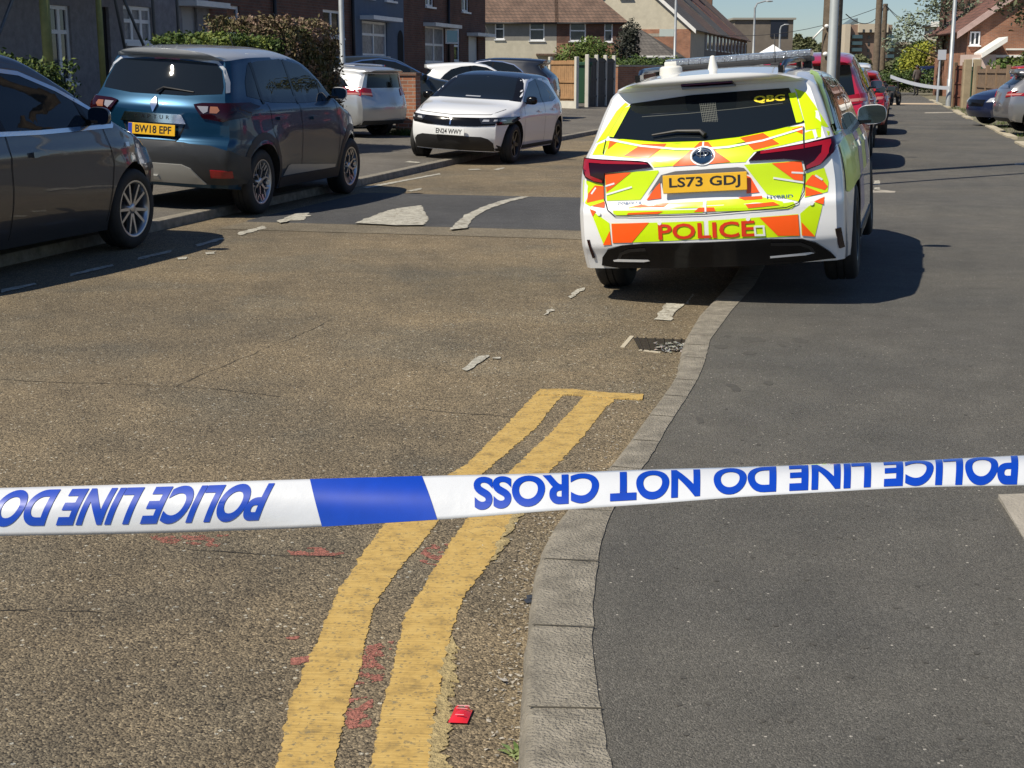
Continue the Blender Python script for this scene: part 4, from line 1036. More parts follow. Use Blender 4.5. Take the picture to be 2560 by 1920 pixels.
prof_ = [(-.14, 0), (-.15, .022), (-.11, .042), (0, .05), (.11, .042), (.15, .022), (.14, 0)]
for k in range(12):
    y0 = -.53+k*.0885; y1 = y0+.085
    A_ = [bm.verts.new((LX+a, y0, LZ+.036+b)) for a, b in prof_]; B_ = [bm.verts.new((LX+a, y1, LZ+.036+b)) for a, b in prof_]
    for i in range(6): bm.faces.new((A_[i], A_[i+1], B_[i+1], B_[i]))
    bm.faces.new(A_[::-1]); bm.faces.new(B_)
bmesh.ops.recalc_face_normals(bm, faces=bm.faces[:])
fin('light_bar_lens', bm, mat('clear beacon lens', (0.30, 0.33, 0.37), 0.12, 0.35, 0.8, 0.5, bump=1.0, bscale=60), lbm)
bm = bmesh.new()
for s in (-1, 1): box(bm, LX-.03, LX+.03, s*.5-.03, s*.5+.03, 1.40, LZ+.005)
fin('light_bar_foot', bm, M_plastic, lbm)
bm = bmesh.new(); hz = pc.bvh.ray_cast(Vector((1.02-pc.mid, .34, 9)), Vector((0, 0, -1)))[0]
def cyl(bm, c_, r0, r1, z0, z1, n=24, mi=0):
    A_ = [bm.verts.new((c_[0]+r0*math.cos(2*math.pi*k/n), c_[1]+r0*math.sin(2*math.pi*k/n), z0)) for k in range(n)]; B_ = [bm.verts.new((c_[0]+r1*math.cos(2*math.pi*k/n), c_[1]+r1*math.sin(2*math.pi*k/n), z1)) for k in range(n)]
    for k in range(n): f = bm.faces.new((A_[k], A_[(k+1)%n], B_[(k+1)%n], B_[k])); f.smooth = True; f.material_index = mi
    bm.faces.new(B_).material_index = mi; bm.faces.new(A_[::-1]).material_index = mi
cyl(bm, (hz.x, hz.y), .08, .076, hz.z-.015, hz.z+.036); cyl(bm, (hz.x, hz.y), .076, .062, hz.z+.036, hz.z+.048); box(bm, hz.x-.03, hz.x+.05, hz.y-.045, hz.y+.04, hz.z+.036, hz.z+.078, bev=.01)
fin('roof_camera', bm, mat('cream plastic', (0.66, 0.65, 0.60), 0.4), pc.root, smooth=True)
bm = bmesh.new(); hz = pc.bvh.ray_cast(Vector((.85-pc.mid, .03, 9)), Vector((0, 0, -1)))[0]
cyl(bm, (hz.x, hz.y), .036, .017, hz.z-.01, hz.z+.075, 16); ellipsoid(bm, (hz.x, hz.y, hz.z+.075), (.017, .017, .012), 12, 8)
fin('aerial', bm, MATS['cream plastic'], pc.root, smooth=True)
bm = bmesh.new(); hz = pc.bvh.ray_cast(Vector((1.25-pc.mid, -.34, 9)), Vector((0, 0, -1)))[0]
tube(bm, [(hz.x, hz.y, hz.z), (hz.x, hz.y, hz.z+.21)], .0035, 6); box(bm, hz.x-.03, hz.x+.03, hz.y-.03, hz.y+.03, hz.z-.01, hz.z+.018, bev=.004)
fin('aerial', bm, M_plastic, pc.root)
# ---- the other vehicles
def side_details(c, gl, pillars, doors, handles, sill=None, mir=None, mat_handle=None, glass=None, chrome=None, sides=('right', 'left'), step=.07):
    sp = c.sp
    for s in sides:
        drape(c, 'side_window', s, gl, glass or M_carglass, off=.003, step=step)
        if chrome: drape(c, 'window_trim', s, band(chrome, .028), M_chrome, off=.006, step=.08)
        if pillars: drape(c, 'window_pillar', s, [q for P_ in pillars for q in band(P_, .055)], M_black, off=.0055, step=.1)
        if doors: drape(c, 'shut_line', s, [q for P_ in doors for q in band(P_, .008)], M_dark, off=.004, step=.1)
        for hx, hz in handles: drape(c, 'door_handle', s, [[(hx,hz),(hx+.19,hz+.005),(hx+.19,hz+.035),(hx,hz+.03)]], mat_handle or sp['paint'][0], off=.002, th=.028, step=.06)
        if sill: drape(c, 'sill_trim', s, sill, M_plastic, off=.002, th=.008, step=.12)
    if mir:
        for s in ((-1,) if sides == ('right',) else (-1, 1) if len(sides) == 2 else (1,)): mirror(c, mir[0], mir[1], s, mir[2], .19, .14, out=.1)
# blue crossover with a silver roof
BLU = paint('deep teal blue metallic', (0.002, 0.038, 0.085), 0.6, .33); BLU.node_tree.nodes['Principled BSDF'].inputs['Coat Weight'].default_value = 0.6; SIL = paint('silver metallic', (0.48, 0.50, 0.52), 0.3, .3)
def mf(cn, n, L):
    x = cn.x + L/2; zr = 1.43 if x < 2.2 else 1.43 - (x-2.2)*.18
    lim = np.interp(x, [0, .25, .55, .9, 2.4, 2.9, 3.3], [1.435, 1.43, 1.43, 1.465, 1.45, 1.30, 1.1])*1.10
    return 1 if cn.z > lim and x < 2.75 else 0
sp = dict(L=4.12, W=1.78, wr=.79, wf=3.39, rad=.34, rimr=.235, rim='cross', paint=[BLU, SIL], matfn=mf, crown=.13, sq=2.6,
    top=[(0,1.48),(.3,1.515),(.9,1.55),(1.7,1.56),(2.2,1.50),(2.6,1.34),(3.05,1.09),(3.3,1.04),(3.8,.95),(4.05,.82),(4.12,.75)],
    plan=std_plan(4.12, .88), sec=[(.18,.93),(.3,.97),(.5,1.0),(.75,1.0),(.9,.985),(1.0,.955),(1.08,.90),(1.25,.84),(1.42,.775),(1.56,.70)],
    rear=[(.2,.16),(.3,.10),(.42,.03),(.55,.0),(.68,.02),(.72,.06),(.85,.07),(.98,.08),(1.05,.12),(1.12,.18),(1.36,.335),(1.425,.37),(1.445,.34),(1.46,.29),(1.56,.27)],
    front=[(.2,.12),(.4,.02),(.7,.05),(.9,.15),(1.5,.3)], bot=[(0,.30),(.6,.24),(3.5,.24),(4.12,.26)], ns=100, nv=44, flare=.035, crease=.01, crz=.98, gap=.05)
zscale(sp, 1.10)
cb_ = make_car('parked_car', 'dark teal blue crossover car with silver roof parked half on the left footway', sp, UV(13.02, -7.05), 14.5, 'car', 'cars parked along the left kerb', z=.0)
cb_.root.matrix_world = Matrix.Translation(cb_.root.location + Vector((0, 0, .045))) @ Matrix.Rotation(math.pi/2 - R(14.5), 4, 'Z') @ Matrix.Rotation(R(3.0), 4, 'X')
c = cb_
drape(c, 'rear_window', 'rear', [(-.66,1.14),(-.3,1.11),(.3,1.11),(.66,1.14),(.655,1.2),(.60,1.34),(.53,1.395),(0,1.425),(-.53,1.395),(-.60,1.34),(-.655,1.2)], M_carglass, off=.003)
drape(c, 'silver_surround', 'rear', band([(.70,1.15),(.675,1.24),(.62,1.35),(.54,1.41),(.25,1.435),(0,1.438),(-.25,1.435),(-.54,1.41),(-.62,1.35),(-.675,1.24),(-.70,1.15)], .024), SIL, off=.004, step=.05)
for s in (-1, 1):
    S = lambda L_: [(a*s, b) for a, b in L_]
    o = drape(c, 'taillight', 'rear', S([(.42,1.035),(.50,1.05),(.80,1.06),(.86,1.01),(.84,.94),(.72,.90),(.52,.925)]), M_darkred, off=.002, th=.018, step=.04)
    drape(c, 'indicator_lens', 'rear', S([(.46,1.02),(.57,1.022),(.57,.985),(.53,.965)]), mat('grey lamp lens', (0.30, 0.29, 0.31), .1, .2, .6, .6), off=.023, step=.05, parent=o)
    drape(c, 'reversing_lens', 'rear', S([(.59,1.022),(.66,1.022),(.685,.995),(.66,.972),(.59,.972)]), mat('amber tinted lens', (0.30, 0.12, 0.06), 0.1, .1, .6, .6), off=.023, step=.05, parent=o)
    drape(c, 'reflector', 'rear', S([(.62,.42),(.80,.42),(.80,.48),(.62,.485)]), M_redlens, off=.024, th=.012, step=.05)
drape(c, 'bumper', 'rear', [(-.86,.35),(.86,.35),(.87,.58),(.80,.65),(.62,.69),(.3,.70),(-.3,.70),(-.62,.69),(-.80,.65),(-.87,.58)], mat('grey bumper plastic', (0.03, 0.032, 0.035), 0.4, 0.1), off=.002, th=.02)
drape(c, 'skid_plate', 'rear', [(-.56,.36),(.56,.36),(.43,.49),(.34,.52),(-.34,.52),(-.43,.49)], mat('satin silver plastic', (0.42, 0.42, 0.4), 0.3, .5), off=.03, th=.01)
drape(c, 'tow_cover', 'rear', [(-.10,.39),(.10,.39),(.08,.425),(-.08,.425)], MATS['satin silver plastic'], off=.05, th=.012)
bh = drape(c, 'boot_handle_trim', 'rear', [(-.36,.865),(.36,.865),(.31,.945),(-.31,.945)], M_chrome, off=.002, th=.03)
for k, ch in enumerate('CAPTUR'):
    bt = fit_text(ch, .035, .034, .01)
    for v in bt.verts: v.co.x = (.17-k*.068)-v.co.x; v.co.y += .915
    bmesh.ops.reverse_faces(bt, faces=bt.faces[:]); drape(c, 'chrome_letter', 'rear', [], M_lampd, off=.034, bm=bt, parent=bh)
drape(c, 'badge', 'rear', [(0,1.085),(.04,1.02),(0,.955),(-.04,1.02)], M_chrome, off=.004, th=.02)
plate(c, 'BW18 EPF', 'rear', -c.mid+.03, 0, .785, R(3), M_plate_y, True)
drape(c, 'plate_surround', 'rear', [q for q in band([(-.34,.86),(-.26,.71),(.26,.71),(.34,.86)], .012)], M_dark, off=.004)
drape(c, 'high_brake_light', 'rear', [(-.14,1.41),(.14,1.41),(.14,1.425),(-.14,1.425)], M_redlens, off=.004)
bm = bmesh.new(); tube(bm, [(-c.mid+.14,.0,1.24),(-c.mid+.19,-.05,1.28),(-c.mid+.20,-.38,1.25)], [.014,.011,.006], 8); fin('wiper', bm, M_plastic, c.root, smooth=True)
side_details(c, [(.62,1.12),(.66,1.25),(.80,1.40),(1.0,1.43),(1.6,1.455),(2.1,1.41),(2.45,1.29),(2.85,1.10),(2.86,1.06),(2.0,1.04),(1.1,1.06)], [[(.92,1.05),(.86,1.42)],[(1.80,1.04),(1.70,1.45)],[(2.55,1.05),(2.52,1.25)]],
    [[(1.80,1.04),(1.82,.7),(1.80,.34)],[(2.88,1.05),(2.95,.7),(2.90,.34)],[(.98,1.05),(1.02,.8),(1.2,.55)]], [(1.15,.90),(2.08,.88)], [(1.22,.25),(3.0,.25),(3.0,.36),(1.22,.36)], (2.80,1.12,mat('pale grey mirror shell', (0.62, 0.62, 0.62), 0.35)))
for s in ('right', 'left'):
    drape(c, 'door_strip', s, [(1.30,.37),(2.85,.365),(2.85,.40),(1.75,.42),(1.5,.47),(1.42,.46)], MATS['satin silver plastic'], off=.006, step=.1)
    drape(c, 'arch_cladding', s, [q for xw in (.79, 3.39) for q in band([(xw+.425*math.cos(t), .34+.425*math.sin(t)) for t in np.linspace(R(-8), R(188), 22)], .07)], M_plastic, off=.004, step=.08)
bm = bmesh.new(); h_ = c.bvh.ray_cast(Vector((1.9-c.mid, .0, 9)), Vector((0, 0, -1)))[0]; tube(bm, [h_, h_+Vector((-.13,0,.17))], [.008,.003], 6); fin('aerial', bm, M_plastic, c.root)

# grey hatchback at the left edge
GRY = paint('dark grey metallic', (0.055, 0.058, 0.07), 0.5, .28)
sp = dict(L=4.42, W=1.81, wr=.84, wf=3.50, rad=.335, rimr=.24, rim='multi', paint=[GRY], crown=.09, sq=3.2,
    top=[(0,1.30),(.3,1.38),(1.0,1.47),(1.7,1.49),(2.2,1.45),(2.7,1.27),(3.15,1.06),(3.45,.98),(3.9,.90),(4.25,.78),(4.42,.66)],
    plan=std_plan(4.42), sec=SEC, rear=[(.2,.16),(.4,.02),(.6,0),(.8,.04),(.95,.1),(1.3,.5),(1.5,.5)], front=[(.2,.12),(.4,.02),(.55,.02),(.75,.16),(1.5,.3)], flare=.03, crease=.012, crz=.78, ns=96, nv=40, bow=(.16,.42))
zscale(sp, 1.11)
cg = make_car('parked_car', 'dark grey hatchback with chrome window line, cut off by the left edge of the photo', sp, UV(7.32, -6.98), 15.5, 'car', 'cars parked along the left kerb', z=.045)
cg.root.matrix_world = Matrix.Translation(Vector((cg.root.location.x, cg.root.location.y, .045))) @ Matrix.Rotation(math.pi/2 - R(15.5), 4, 'Z') @ Matrix.Rotation(R(2.6), 4, 'X')
GLX = [(.75,1.08),(.95,1.20),(1.3,1.29),(1.8,1.325),(2.2,1.295),(2.6,1.19),(3.0,1.05),(3.22,.985),(3.2,.965),(2.2,.955),(1.2,.965)]
side_details(cg, GLX, [[(1.75,.955),(1.66,1.41)],[(2.88,.955),(2.80,1.15)]], [[(1.75,.95),(1.78,.6),(1.76,.26)],[(3.05,.95),(3.14,.7),(3.08,.27)]], [(1.25,.80),(2.62-.62,.79)], None, (2.88,1.02,GRY), chrome=[(.72,1.07),(.95,1.21),(1.3,1.305),(1.8,1.34),(2.2,1.31),(2.6,1.205),(3.0,1.065),(3.24,.985),(3.2,.95),(2.2,.94),(1.2,.95)])
drape(cg, 'windscreen', 'front', [(-.66,1.03),(.66,1.03),(.52,1.42),(-.52,1.42)], M_carglass, off=.003)
drape(cg, 'rear_window', 'rear', [(-.6,1.02),(.6,1.02),(.5,1.32),(-.5,1.32)], M_carglass, off=.003)
for s in (-1, 1):
    S = lambda L_: [(a*s, b) for a, b in L_]
    drape(cg, 'headlight', 'front', S([(.50,.62),(.86,.66),(.84,.78),(.60,.74)]), M_clear, off=.002, th=.01, step=.05)
drape(cg, 'side_indicator', 'right', [(3.35,.80),(3.42,.80),(3.42,.83),(3.35,.83)], M_clear, off=.004, th=.006)
# white hatchback facing the camera
sp = dict(L=4.06, W=1.765, wr=.70, wf=3.24, rad=.315, rimr=.22, rim='dark', paint=[WHT, paint('gloss black roof paint', (0.008, 0.009, 0.012), 0.1, .3)], crown=.09, sq=3.2,
    matfn=lambda cn, n, L: 1 if cn.z > np.interp(cn.x+L/2, [0,.3,.7,1.2,2.0,2.5,2.98,3.05,4], [1.2,1.28,1.28,1.335,1.33,1.32,1.3,1.3,1.3]) else 0,
    top=[(0,1.28),(.3,1.36),(1.0,1.42),(1.6,1.43),(2.05,1.38),(2.45,1.22),(2.9,1.01),(3.1,.96),(3.6,.89),(3.92,.80),(4.06,.70)],
    plan=std_plan(4.06, .86, .80), sec=[(.15,.92),(.3,.975),(.5,1.0),(.7,1.0),(.82,.985),(.92,.955),(1.0,.90),(1.18,.81),(1.33,.72),(1.45,.66)], rear=[(.2,.14),(.4,.0),(.7,.03),(.95,.1),(1.3,.4),(1.5,.4)],
    front=[(.2,.16),(.3,.08),(.42,.03),(.55,.02),(.66,.04),(.74,.09),(.85,.2),(1.5,.3)], bot=[(0,.26),(.6,.2),(3.5,.19),(4.06,.19)], flare=.02, crease=.01, crz=.74, bow=(.16,.34), ns=96, nv=44)
hd = R(197.5); fw = Vector((math.sin(hd), math.cos(hd), 0))
fa = Vector((-.78, 23.45, 0)); rearp = fa - fw*3.24
cw = make_car('parked_car', 'white hatchback with black roof and bonnet facing the camera, two wheels on the footway', sp, rearp, 197.5, 'car', 'cars parked along the left kerb', z=.0)
cw.root['label'] = 'white hatchback with black roof facing the camera, two wheels up on the footway'
cw.root.matrix_world = Matrix.Translation(Vector((cw.root.location.x, cw.root.location.y, .05))) @ Matrix.Rotation(math.pi/2 - hd, 4, 'Z') @ Matrix.Rotation(R(-2.9), 4, 'X')
c = cw
drape(c, 'windscreen', 'front', [(-.66,.99),(.66,.99),(.62,1.1),(.51,1.34),(0,1.37),(-.51,1.34),(-.62,1.1)], M_carglass, off=.003)
o = drape(c, 'grille', 'front', [(-.875,.75),(-.84,.63),(-.4,.59),(0,.58),(.4,.59),(.84,.63),(.875,.75),(.5,.725),(0,.71),(-.5,.725)], M_black, off=.004, th=.006, step=.04)
drape(c, 'pillar_trim', 'front', [(.62,.985),(.80,.97),(.74,1.12),(.655,1.26),(.58,1.33),(.49,1.36),(.52,1.3)], M_black, off=.002, step=.04); drape(c, 'pillar_trim', 'front', [(-.62,.985),(-.80,.97),(-.74,1.12),(-.655,1.26),(-.58,1.33),(-.49,1.36),(-.52,1.3)], M_black, off=.002, step=.04)
for s in (-1, 1):
    S = lambda L_: [(a*s, b) for a, b in L_]
    h = drape(c, 'headlight', 'front', S([(.44,.715),(.86,.745),(.88,.72),(.84,.655),(.5,.63)]), M_lampd, off=.010, th=.008, step=.05)
    drape(c, 'lamp_element', 'front', S([(.50,.665),(.60,.67),(.60,.695),(.52,.695)]), M_clear, off=.02, step=.05, parent=h); drape(c, 'lamp_element', 'front', S([(.66,.675),(.78,.685),(.76,.705),(.67,.70)]), M_clear, off=.02, step=.05, parent=h)
    drape(c, 'air_intake', 'front', S([(.80,.30),(.83,.30),(.85,.50),(.83,.52)]), M_black, off=.003, th=.004, step=.05)
drape(c, 'badge', 'front', [(-.006,.60),(.012,.60),(.02,.70),(.0,.72)], M_chrome, off=.012, th=.004, step=.04)
drape(c, 'lower_grille', 'front', [(-.70,.205),(.70,.205),(.74,.27),(.60,.40),(.50,.43),(-.50,.43),(-.60,.40),(-.74,.27)], M_plastic, off=.002, th=.006)
plate(c, 'EN24 WWY', 'front', c.mid+.012, 0, .495, R(2), M_plate_w)
side_details(c, [(.66,1.0),(.75,1.10),(.95,1.24),(1.2,1.30),(1.6,1.325),(2.0,1.28),(2.4,1.13),(2.72,.98),(2.7,.955),(1.8,.945),(1.0,.955)], [[(1.62,.945),(1.55,1.33)]], [[(1.62,.94),(1.64,.6),(1.62,.27)],[(2.78,.94),(2.84,.6),(2.78,.27)],[(.88,.95),(.92,.7),(1.05,.5)]], [(1.02,.80),(1.88,.79)], [(1.05,.22),(2.85,.22),(2.85,.28),(1.05,.28)], (2.62,1.0,M_black))
drape(c, 'bonnet_line', 'front', band([(-.72,.86),(-.6,.78),(0,.755),(.6,.78),(.72,.86)], .007), M_dark, off=.003)
drape(c, 'windscreen_strip', 'front', [(-.16,1.015),(.10,1.015),(.10,1.03),(-.16,1.03)], M_clear, off=.006)  # thin pale strip low on the windscreen
# ---- generic body for the cars further off
def far_car(label, pos, hd, colour, H=1.48, L=4.3, W=1.78, z=.1, group=None, plate_=None, estate=False, roofz=None, trim=False, rim='five', bow=(.16,.3), rails=False, light=None, roll=0, rearw=None, name='parked_car'):
    k = H/1.48; rb = .12 if estate else .42
    sp = dict(L=L, W=W, wr=.19*L, wf=.80*L, rad=.32*(k**.5), rim=rim, paint=[colour], crown=.085*k, sq=3.2,
        top=[(0,1.36*k),(.07*L,1.42*k),(.25*L,1.47*k),(.38*L,1.48*k),(.49*L,1.43*k),(.60*L,1.22*k),(.70*L,1.03*k),(.78*L,.97*k),(.89*L,.88*k),(.97*L,.75*k),(L,.66*k)],
        plan=std_plan(L, .87), sec=[(a*k, b) for a, b in SEC], rear=[(.2,.16),(.4*k,.02),(.6*k,0),(.8*k,.04),(.98*k,.09),(1.28*k,rb),(1.33*k,rb-.12),(1.5*k,rb-.1)],
        front=[(.2,.12),(.4,.02),(.6*k,.04),(.8*k,.2),(1.5*k,.3)], ns=56, nv=24, bow=bow, bot=[(0,.28*k),(.6,.22*k),(L-.6,.21*k),(L,.22*k)])
    c = make_car(name, label, sp, pos, hd, 'car', group, z=z)
    if roll: c.root.matrix_world = Matrix.Translation(Vector((c.root.location.x, c.root.location.y, z))) @ Matrix.Rotation(math.pi/2 - R(hd), 4, 'Z') @ Matrix.Rotation(R(roll), 4, 'X')
    g = [(a*L/4.3, b*k) for a, b in ([(.45,1.02),(.62,1.18),(.85,1.32),(1.2,1.37),(1.8,1.39),(2.15,1.34),(2.55,1.18),(2.85,1.0),(2.82,.97),(2,.955),(1,.965)] if estate else [(.75,1.02),(.9,1.16),(1.1,1.29),(1.4,1.36),(1.8,1.39),(2.15,1.34),(2.55,1.18),(2.85,1.0),(2.82,.97),(2,.955),(1,.965)])]
    side_details(c, g, [[(1.72*L/4.3,.955*k),(1.66*L/4.3,1.38*k)]], [[(1.72*L/4.3,.95*k),(1.73*L/4.3,.35*k)],[(2.9*L/4.3,.95*k),(2.92*L/4.3,.35*k)]], [(1.15*L/4.3,.82*k),(2.0*L/4.3,.81*k)], None, (2.75*L/4.3,1.03*k,colour if not trim else M_black), step=.12, chrome=([(a, b+.012) for a, b in g[:9]] if trim else None))
    drape(c, 'rear_window', 'rear', rearw or [(-.60,1.0*k),(.60,1.0*k),(.53,1.27*k),(-.53,1.27*k)], M_carglass, off=.003, step=.1)
    drape(c, 'windscreen', 'front', [(-.62,1.02*k),(.62,1.02*k),(.5,1.38*k),(-.5,1.38*k)], M_carglass, off=.003, step=.1)
    for s in (-1, 1):
        S = lambda L_: [(a*s, b*k) for a, b in L_]
        o = drape(c, 'taillight', 'rear', S(light or [(.55,.80),(.84,.84),(.84,.96),(.58,.92)]), M_redlens, off=.002, th=.012, step=.06)
        drape(c, 'clear_strip', 'rear', S([(a*.94+.03, .86+(b-.86)*.3) for a, b in (light or [(.55,.80),(.84,.84),(.84,.96),(.58,.92)])]), mat('pink tinted lens', (0.45, 0.2, 0.18), 0.15), off=.017, parent=o)
        drape(c, 'headlight', 'front', S([(.50,.60),(.84,.63),(.80,.74),(.55,.70)]), M_clear, off=.002, th=.012, step=.06)
    drape(c, 'grille', 'front', [(-.42,.50*k),(.42,.50*k),(.44,.66*k),(-.44,.66*k)], M_black, off=.002, th=.01, step=.1)
    drape(c, 'lower_bumper', 'rear', [(-.78,.28*k),(.78,.28*k),(.72,.36*k),(-.72,.36*k)], M_plastic, off=.002, th=.01, step=.1)
    if plate_: plate(c, plate_[0], 'rear', -c.mid+.03, 0, plate_[2] if len(plate_) > 2 else .78*k, R(2), plate_[1])
    if rails:
        for s in (-1, 1):
            bm = bmesh.new(); tube(bm, [c.bvh.ray_cast(Vector((x-c.mid, s*.52, 9)), Vector((0, 0, -1)))[0]+Vector((0,0,.03)) for x in np.linspace(.5, 2.3, 6)], .015, 6); fin('roof_rail', bm, M_chrome, c.root, smooth=True)
    return c
DG = 'cars standing on the left-hand drives'
SLV = paint('bright silver paint', (0.45, 0.46, 0.47), 0.6, .3); BLK = paint('black car paint', (0.01, 0.012, 0.018), 0.2, .3); DGR = paint('dark green grey paint', (0.03, 0.035, 0.033), 0.4, .3)
RED = paint('crimson car paint', (0.50, 0.012, 0.045), 0.15, .35); RD2 = paint('scarlet car paint', (0.42, 0.015, 0.012), 0.1, .35); NVY = paint('navy car paint', (0.012, 0.02, 0.06), 0.3, .3); GRS = paint('warm grey car paint', (0.25, 0.25, 0.26), 0.6, .3)
far_car('silver estate car seen from behind, between the hedge and the brick gate pillar', Vector((-2.45, 28.9, 0)), -60, SLV, 1.48, 4.5, z=.15, group=DG, estate=True, rails=True, bow=(.2,.3), light=[(.50,.83),(.86,.90),(.86,1.0),(.78,1.02),(.50,.98)])
far_car('dark green SUV with bright window trim behind the brick gate pillar', Vector((-5.0, 33.3, 0)), 78, DGR, 1.64, 4.45, 1.84, z=.2, group=DG, trim=True)
far_car('white hatchback half hidden between the dark green and the black SUV', Vector((-2.7, 39.2, 0)), 84, WHT, 1.5, 3.9, z=.22, group=DG)
far_car('black SUV with its tail towards the timber fence panel', Vector((1.35, 41.2, 0)), -78, BLK, 1.68, 4.6, 1.86, z=.18, group=DG, trim=True, light=[(.50,.84),(.86,.86),(.86,.98),(.55,.96)])
RG = 'cars parked along the right kerb'
rm = far_car('tall crimson people carrier parked in front of the police car', UV(20.9, -.83), 15, RED, 1.71, 4.5, 1.80, z=.05, group=RG, estate=True, roll=-2, rearw=[(-.68,1.07),(.68,1.07),(.60,1.50),(-.60,1.50)], bow=(.10,.3))
far_car('black hatchback parked directly beyond the crimson people carrier', UV(27.0, -.72), 14.5, BLK, 1.55, 4.2, 1.78, z=.04, group=RG)
far_car('scarlet hatchback parked beyond the black one', UV(32.6, -.42), 14.5, RD2, 1.48, 4.1, 1.76, z=.04, group=RG, light=[(.55,.72),(.86,.78),(.86,.98),(.58,.92)])
far_car('silver hatchback parked third beyond the people carrier', UV(39.0, -.5), 14.5, GRS, 1.47, 4.2, 1.76, z=.04, group=RG)
far_car('crimson hatchback parked fourth beyond the people carrier', UV(45.5, -.5), 14.5, RED, 1.5, 4.1, 1.76, z=.04, group=RG)
far_car('white van-like car parked farthest along the right kerb', UV(54, -.6), 14.5, WHT, 1.75, 4.4, 1.8, z=.04, group=RG, estate=True)
far_car('silver hatchback at the right edge with its tail to the street', Vector((11.05, 32.6, 0)), 97, GRS, 1.48, 4.2, 1.78, z=.1, group='cars on the right-hand front gardens', plate_=('', M_plate_y, .62))
far_car('dark blue car nose-out beside the silver one at the right', Vector((12.0+4.3*.985, 37.2-4.3*.1736*-1, 0)), 260, NVY, 1.46, 4.3, 1.78, z=.1, group='cars on the right-hand front gardens')
far_car('scarlet car behind the timber garden fence at the right', Vector((17.3, 50.5, 0)), 95, RD2, 1.5, 4.2, 1.78, z=.2, group='cars on the right-hand front gardens')
far_car('navy blue car above the hedge behind the far street sign', Vector((27.0, 97, 0)), 92, NVY, 1.45, 4.3, 1.78, z=.4, group='cars on the right-hand front gardens')
# ================================================================ BUILDINGS
M_pane = mat('house window pane', (0.03, 0.035, 0.045), 0.06, 0, 0.6, noise_amt=0.8, nscale=1.6)
M_net = mat('net curtain behind glass', (0.20, 0.21, 0.23), 0.35, 0, 0.5, noise_amt=0.5, nscale=7)
BR1 = brick_mat('dark red brick', (0.17, 0.07, 0.045), (0.11, 0.05, 0.035), (0.13, 0.11, 0.09))
BR2 = brick_mat('orange brick', (0.36, 0.155, 0.085), (0.26, 0.11, 0.065), (0.28, 0.22, 0.17))
BR3 = brick_mat('brown brick', (0.20, 0.105, 0.07), (0.145, 0.075, 0.052), (0.17, 0.14, 0.11))
PEB = mat('grey pebble-dash', (0.27, 0.26, 0.27), 0.95, noise_amt=0.22, nscale=6, bump=1.0, bscale=70)
BLR = mat('blue grey render', (0.11, 0.145, 0.20), 0.9, noise_amt=0.1, nscale=3, bump=0.3, bscale=80)
CRM = mat('cream render', (0.50, 0.46, 0.36), 0.9, noise_amt=0.12, nscale=2.2)
GRR = mat('grey render', (0.22, 0.21, 0.19), 0.9, noise_amt=0.12, nscale=2)  # own grey on the row house; painted eaves shade on the semi-detached pair
RT1 = tile_mat('brown roof tiles', (0.17, 0.105, 0.075), (0.13, 0.082, 0.06), (0.06, 0.045, 0.035))
RT2 = tile_mat('grey roof tiles', (0.12, 0.11, 0.10), (0.09, 0.083, 0.077), (0.045, 0.04, 0.04))
RT3 = tile_mat('red brown roof tiles', (0.19, 0.085, 0.06), (0.14, 0.065, 0.05), (0.06, 0.04, 0.03))
M_pipe = mat('black downpipe', (0.012, 0.012, 0.015), 0.5)
def wall_face(bm, x0, x1, z0, z1, holes, y=0.0, rev=.12, mi=0, split=None):
    xs = sorted({x0, x1} | {h[0] for h in holes} | {h[1] for h in holes}); zs = sorted({z0, z1} | {h[2] for h in holes} | {h[3] for h in holes} | ({split} if split else set()))
    for a, b in zip(xs, xs[1:]):
        for c_, d in zip(zs, zs[1:]):
            m = ((a+b)/2, (c_+d)/2)
            if any(h[0] < m[0] < h[1] and h[2] < m[1] < h[3] for h in holes): continue
            f = bm.faces.new([bm.verts.new(p) for p in ((a, y, c_), (b, y, c_), (b, y, d), (a, y, d))]); f.material_index = (1 if split and m[1] > split else mi)
    for h in holes:
        a, b, c_, d = h[:4]
        for q in (((a,y,c_),(a,y,d),(a,y+rev,d),(a,y+rev,c_)), ((b,y,d),(b,y,c_),(b,y+rev,c_),(b,y+rev,d)), ((a,y,d),(b,y,d),(b,y+rev,d),(a,y+rev,d)), ((b,y,c_),(a,y,c_),(a,y+rev,c_),(b,y+rev,c_))):
            bm.faces.new([bm.verts.new(p) for p in q]).material_index = mi
def window(parent, x0, x1, z0, z1, y=.08, cols=2, trans=None, fm=None, pane=None, fw_=.075, sill=True):
    bm = bmesh.new(); w_ = fw_
    box(bm, x0, x0+w_, y-.03, y+.03, z0, z1); box(bm, x1-w_, x1, y-.03, y+.03, z0, z1)
    box(bm, x0+w_, x1-w_, y-.031, y+.031, z1-w_, z1); box(bm, x0+w_, x1-w_, y-.031, y+.031, z0, z0+w_)
    for k in range(1, cols): xc = x0+(x1-x0)*k/cols; box(bm, xc-w_*.6, xc+w_*.6, y-.028, y+.028, z0+w_, z1-w_)
    if trans: box(bm, x0+w_, x1-w_, y-.026, y+.026, z0+(z1-z0)*trans-w_*.5, z0+(z1-z0)*trans+w_*.5)
    if sill: box(bm, x0-.06, x1+.06, y-.16, y+.02, z0-.06, z0-.002)
    o = fin('window', bm, fm or M_white, parent)
    bm = bmesh.new(); bm.faces.new([bm.verts.new(p) for p in ((x0+.02, y, z0+.02), (x1-.02, y, z0+.02), (x1-.02, y, z1-.02), (x0+.02, y, z1-.02))]); bm.normal_update()
    fin('pane', bm, pane or M_pane, o); return o
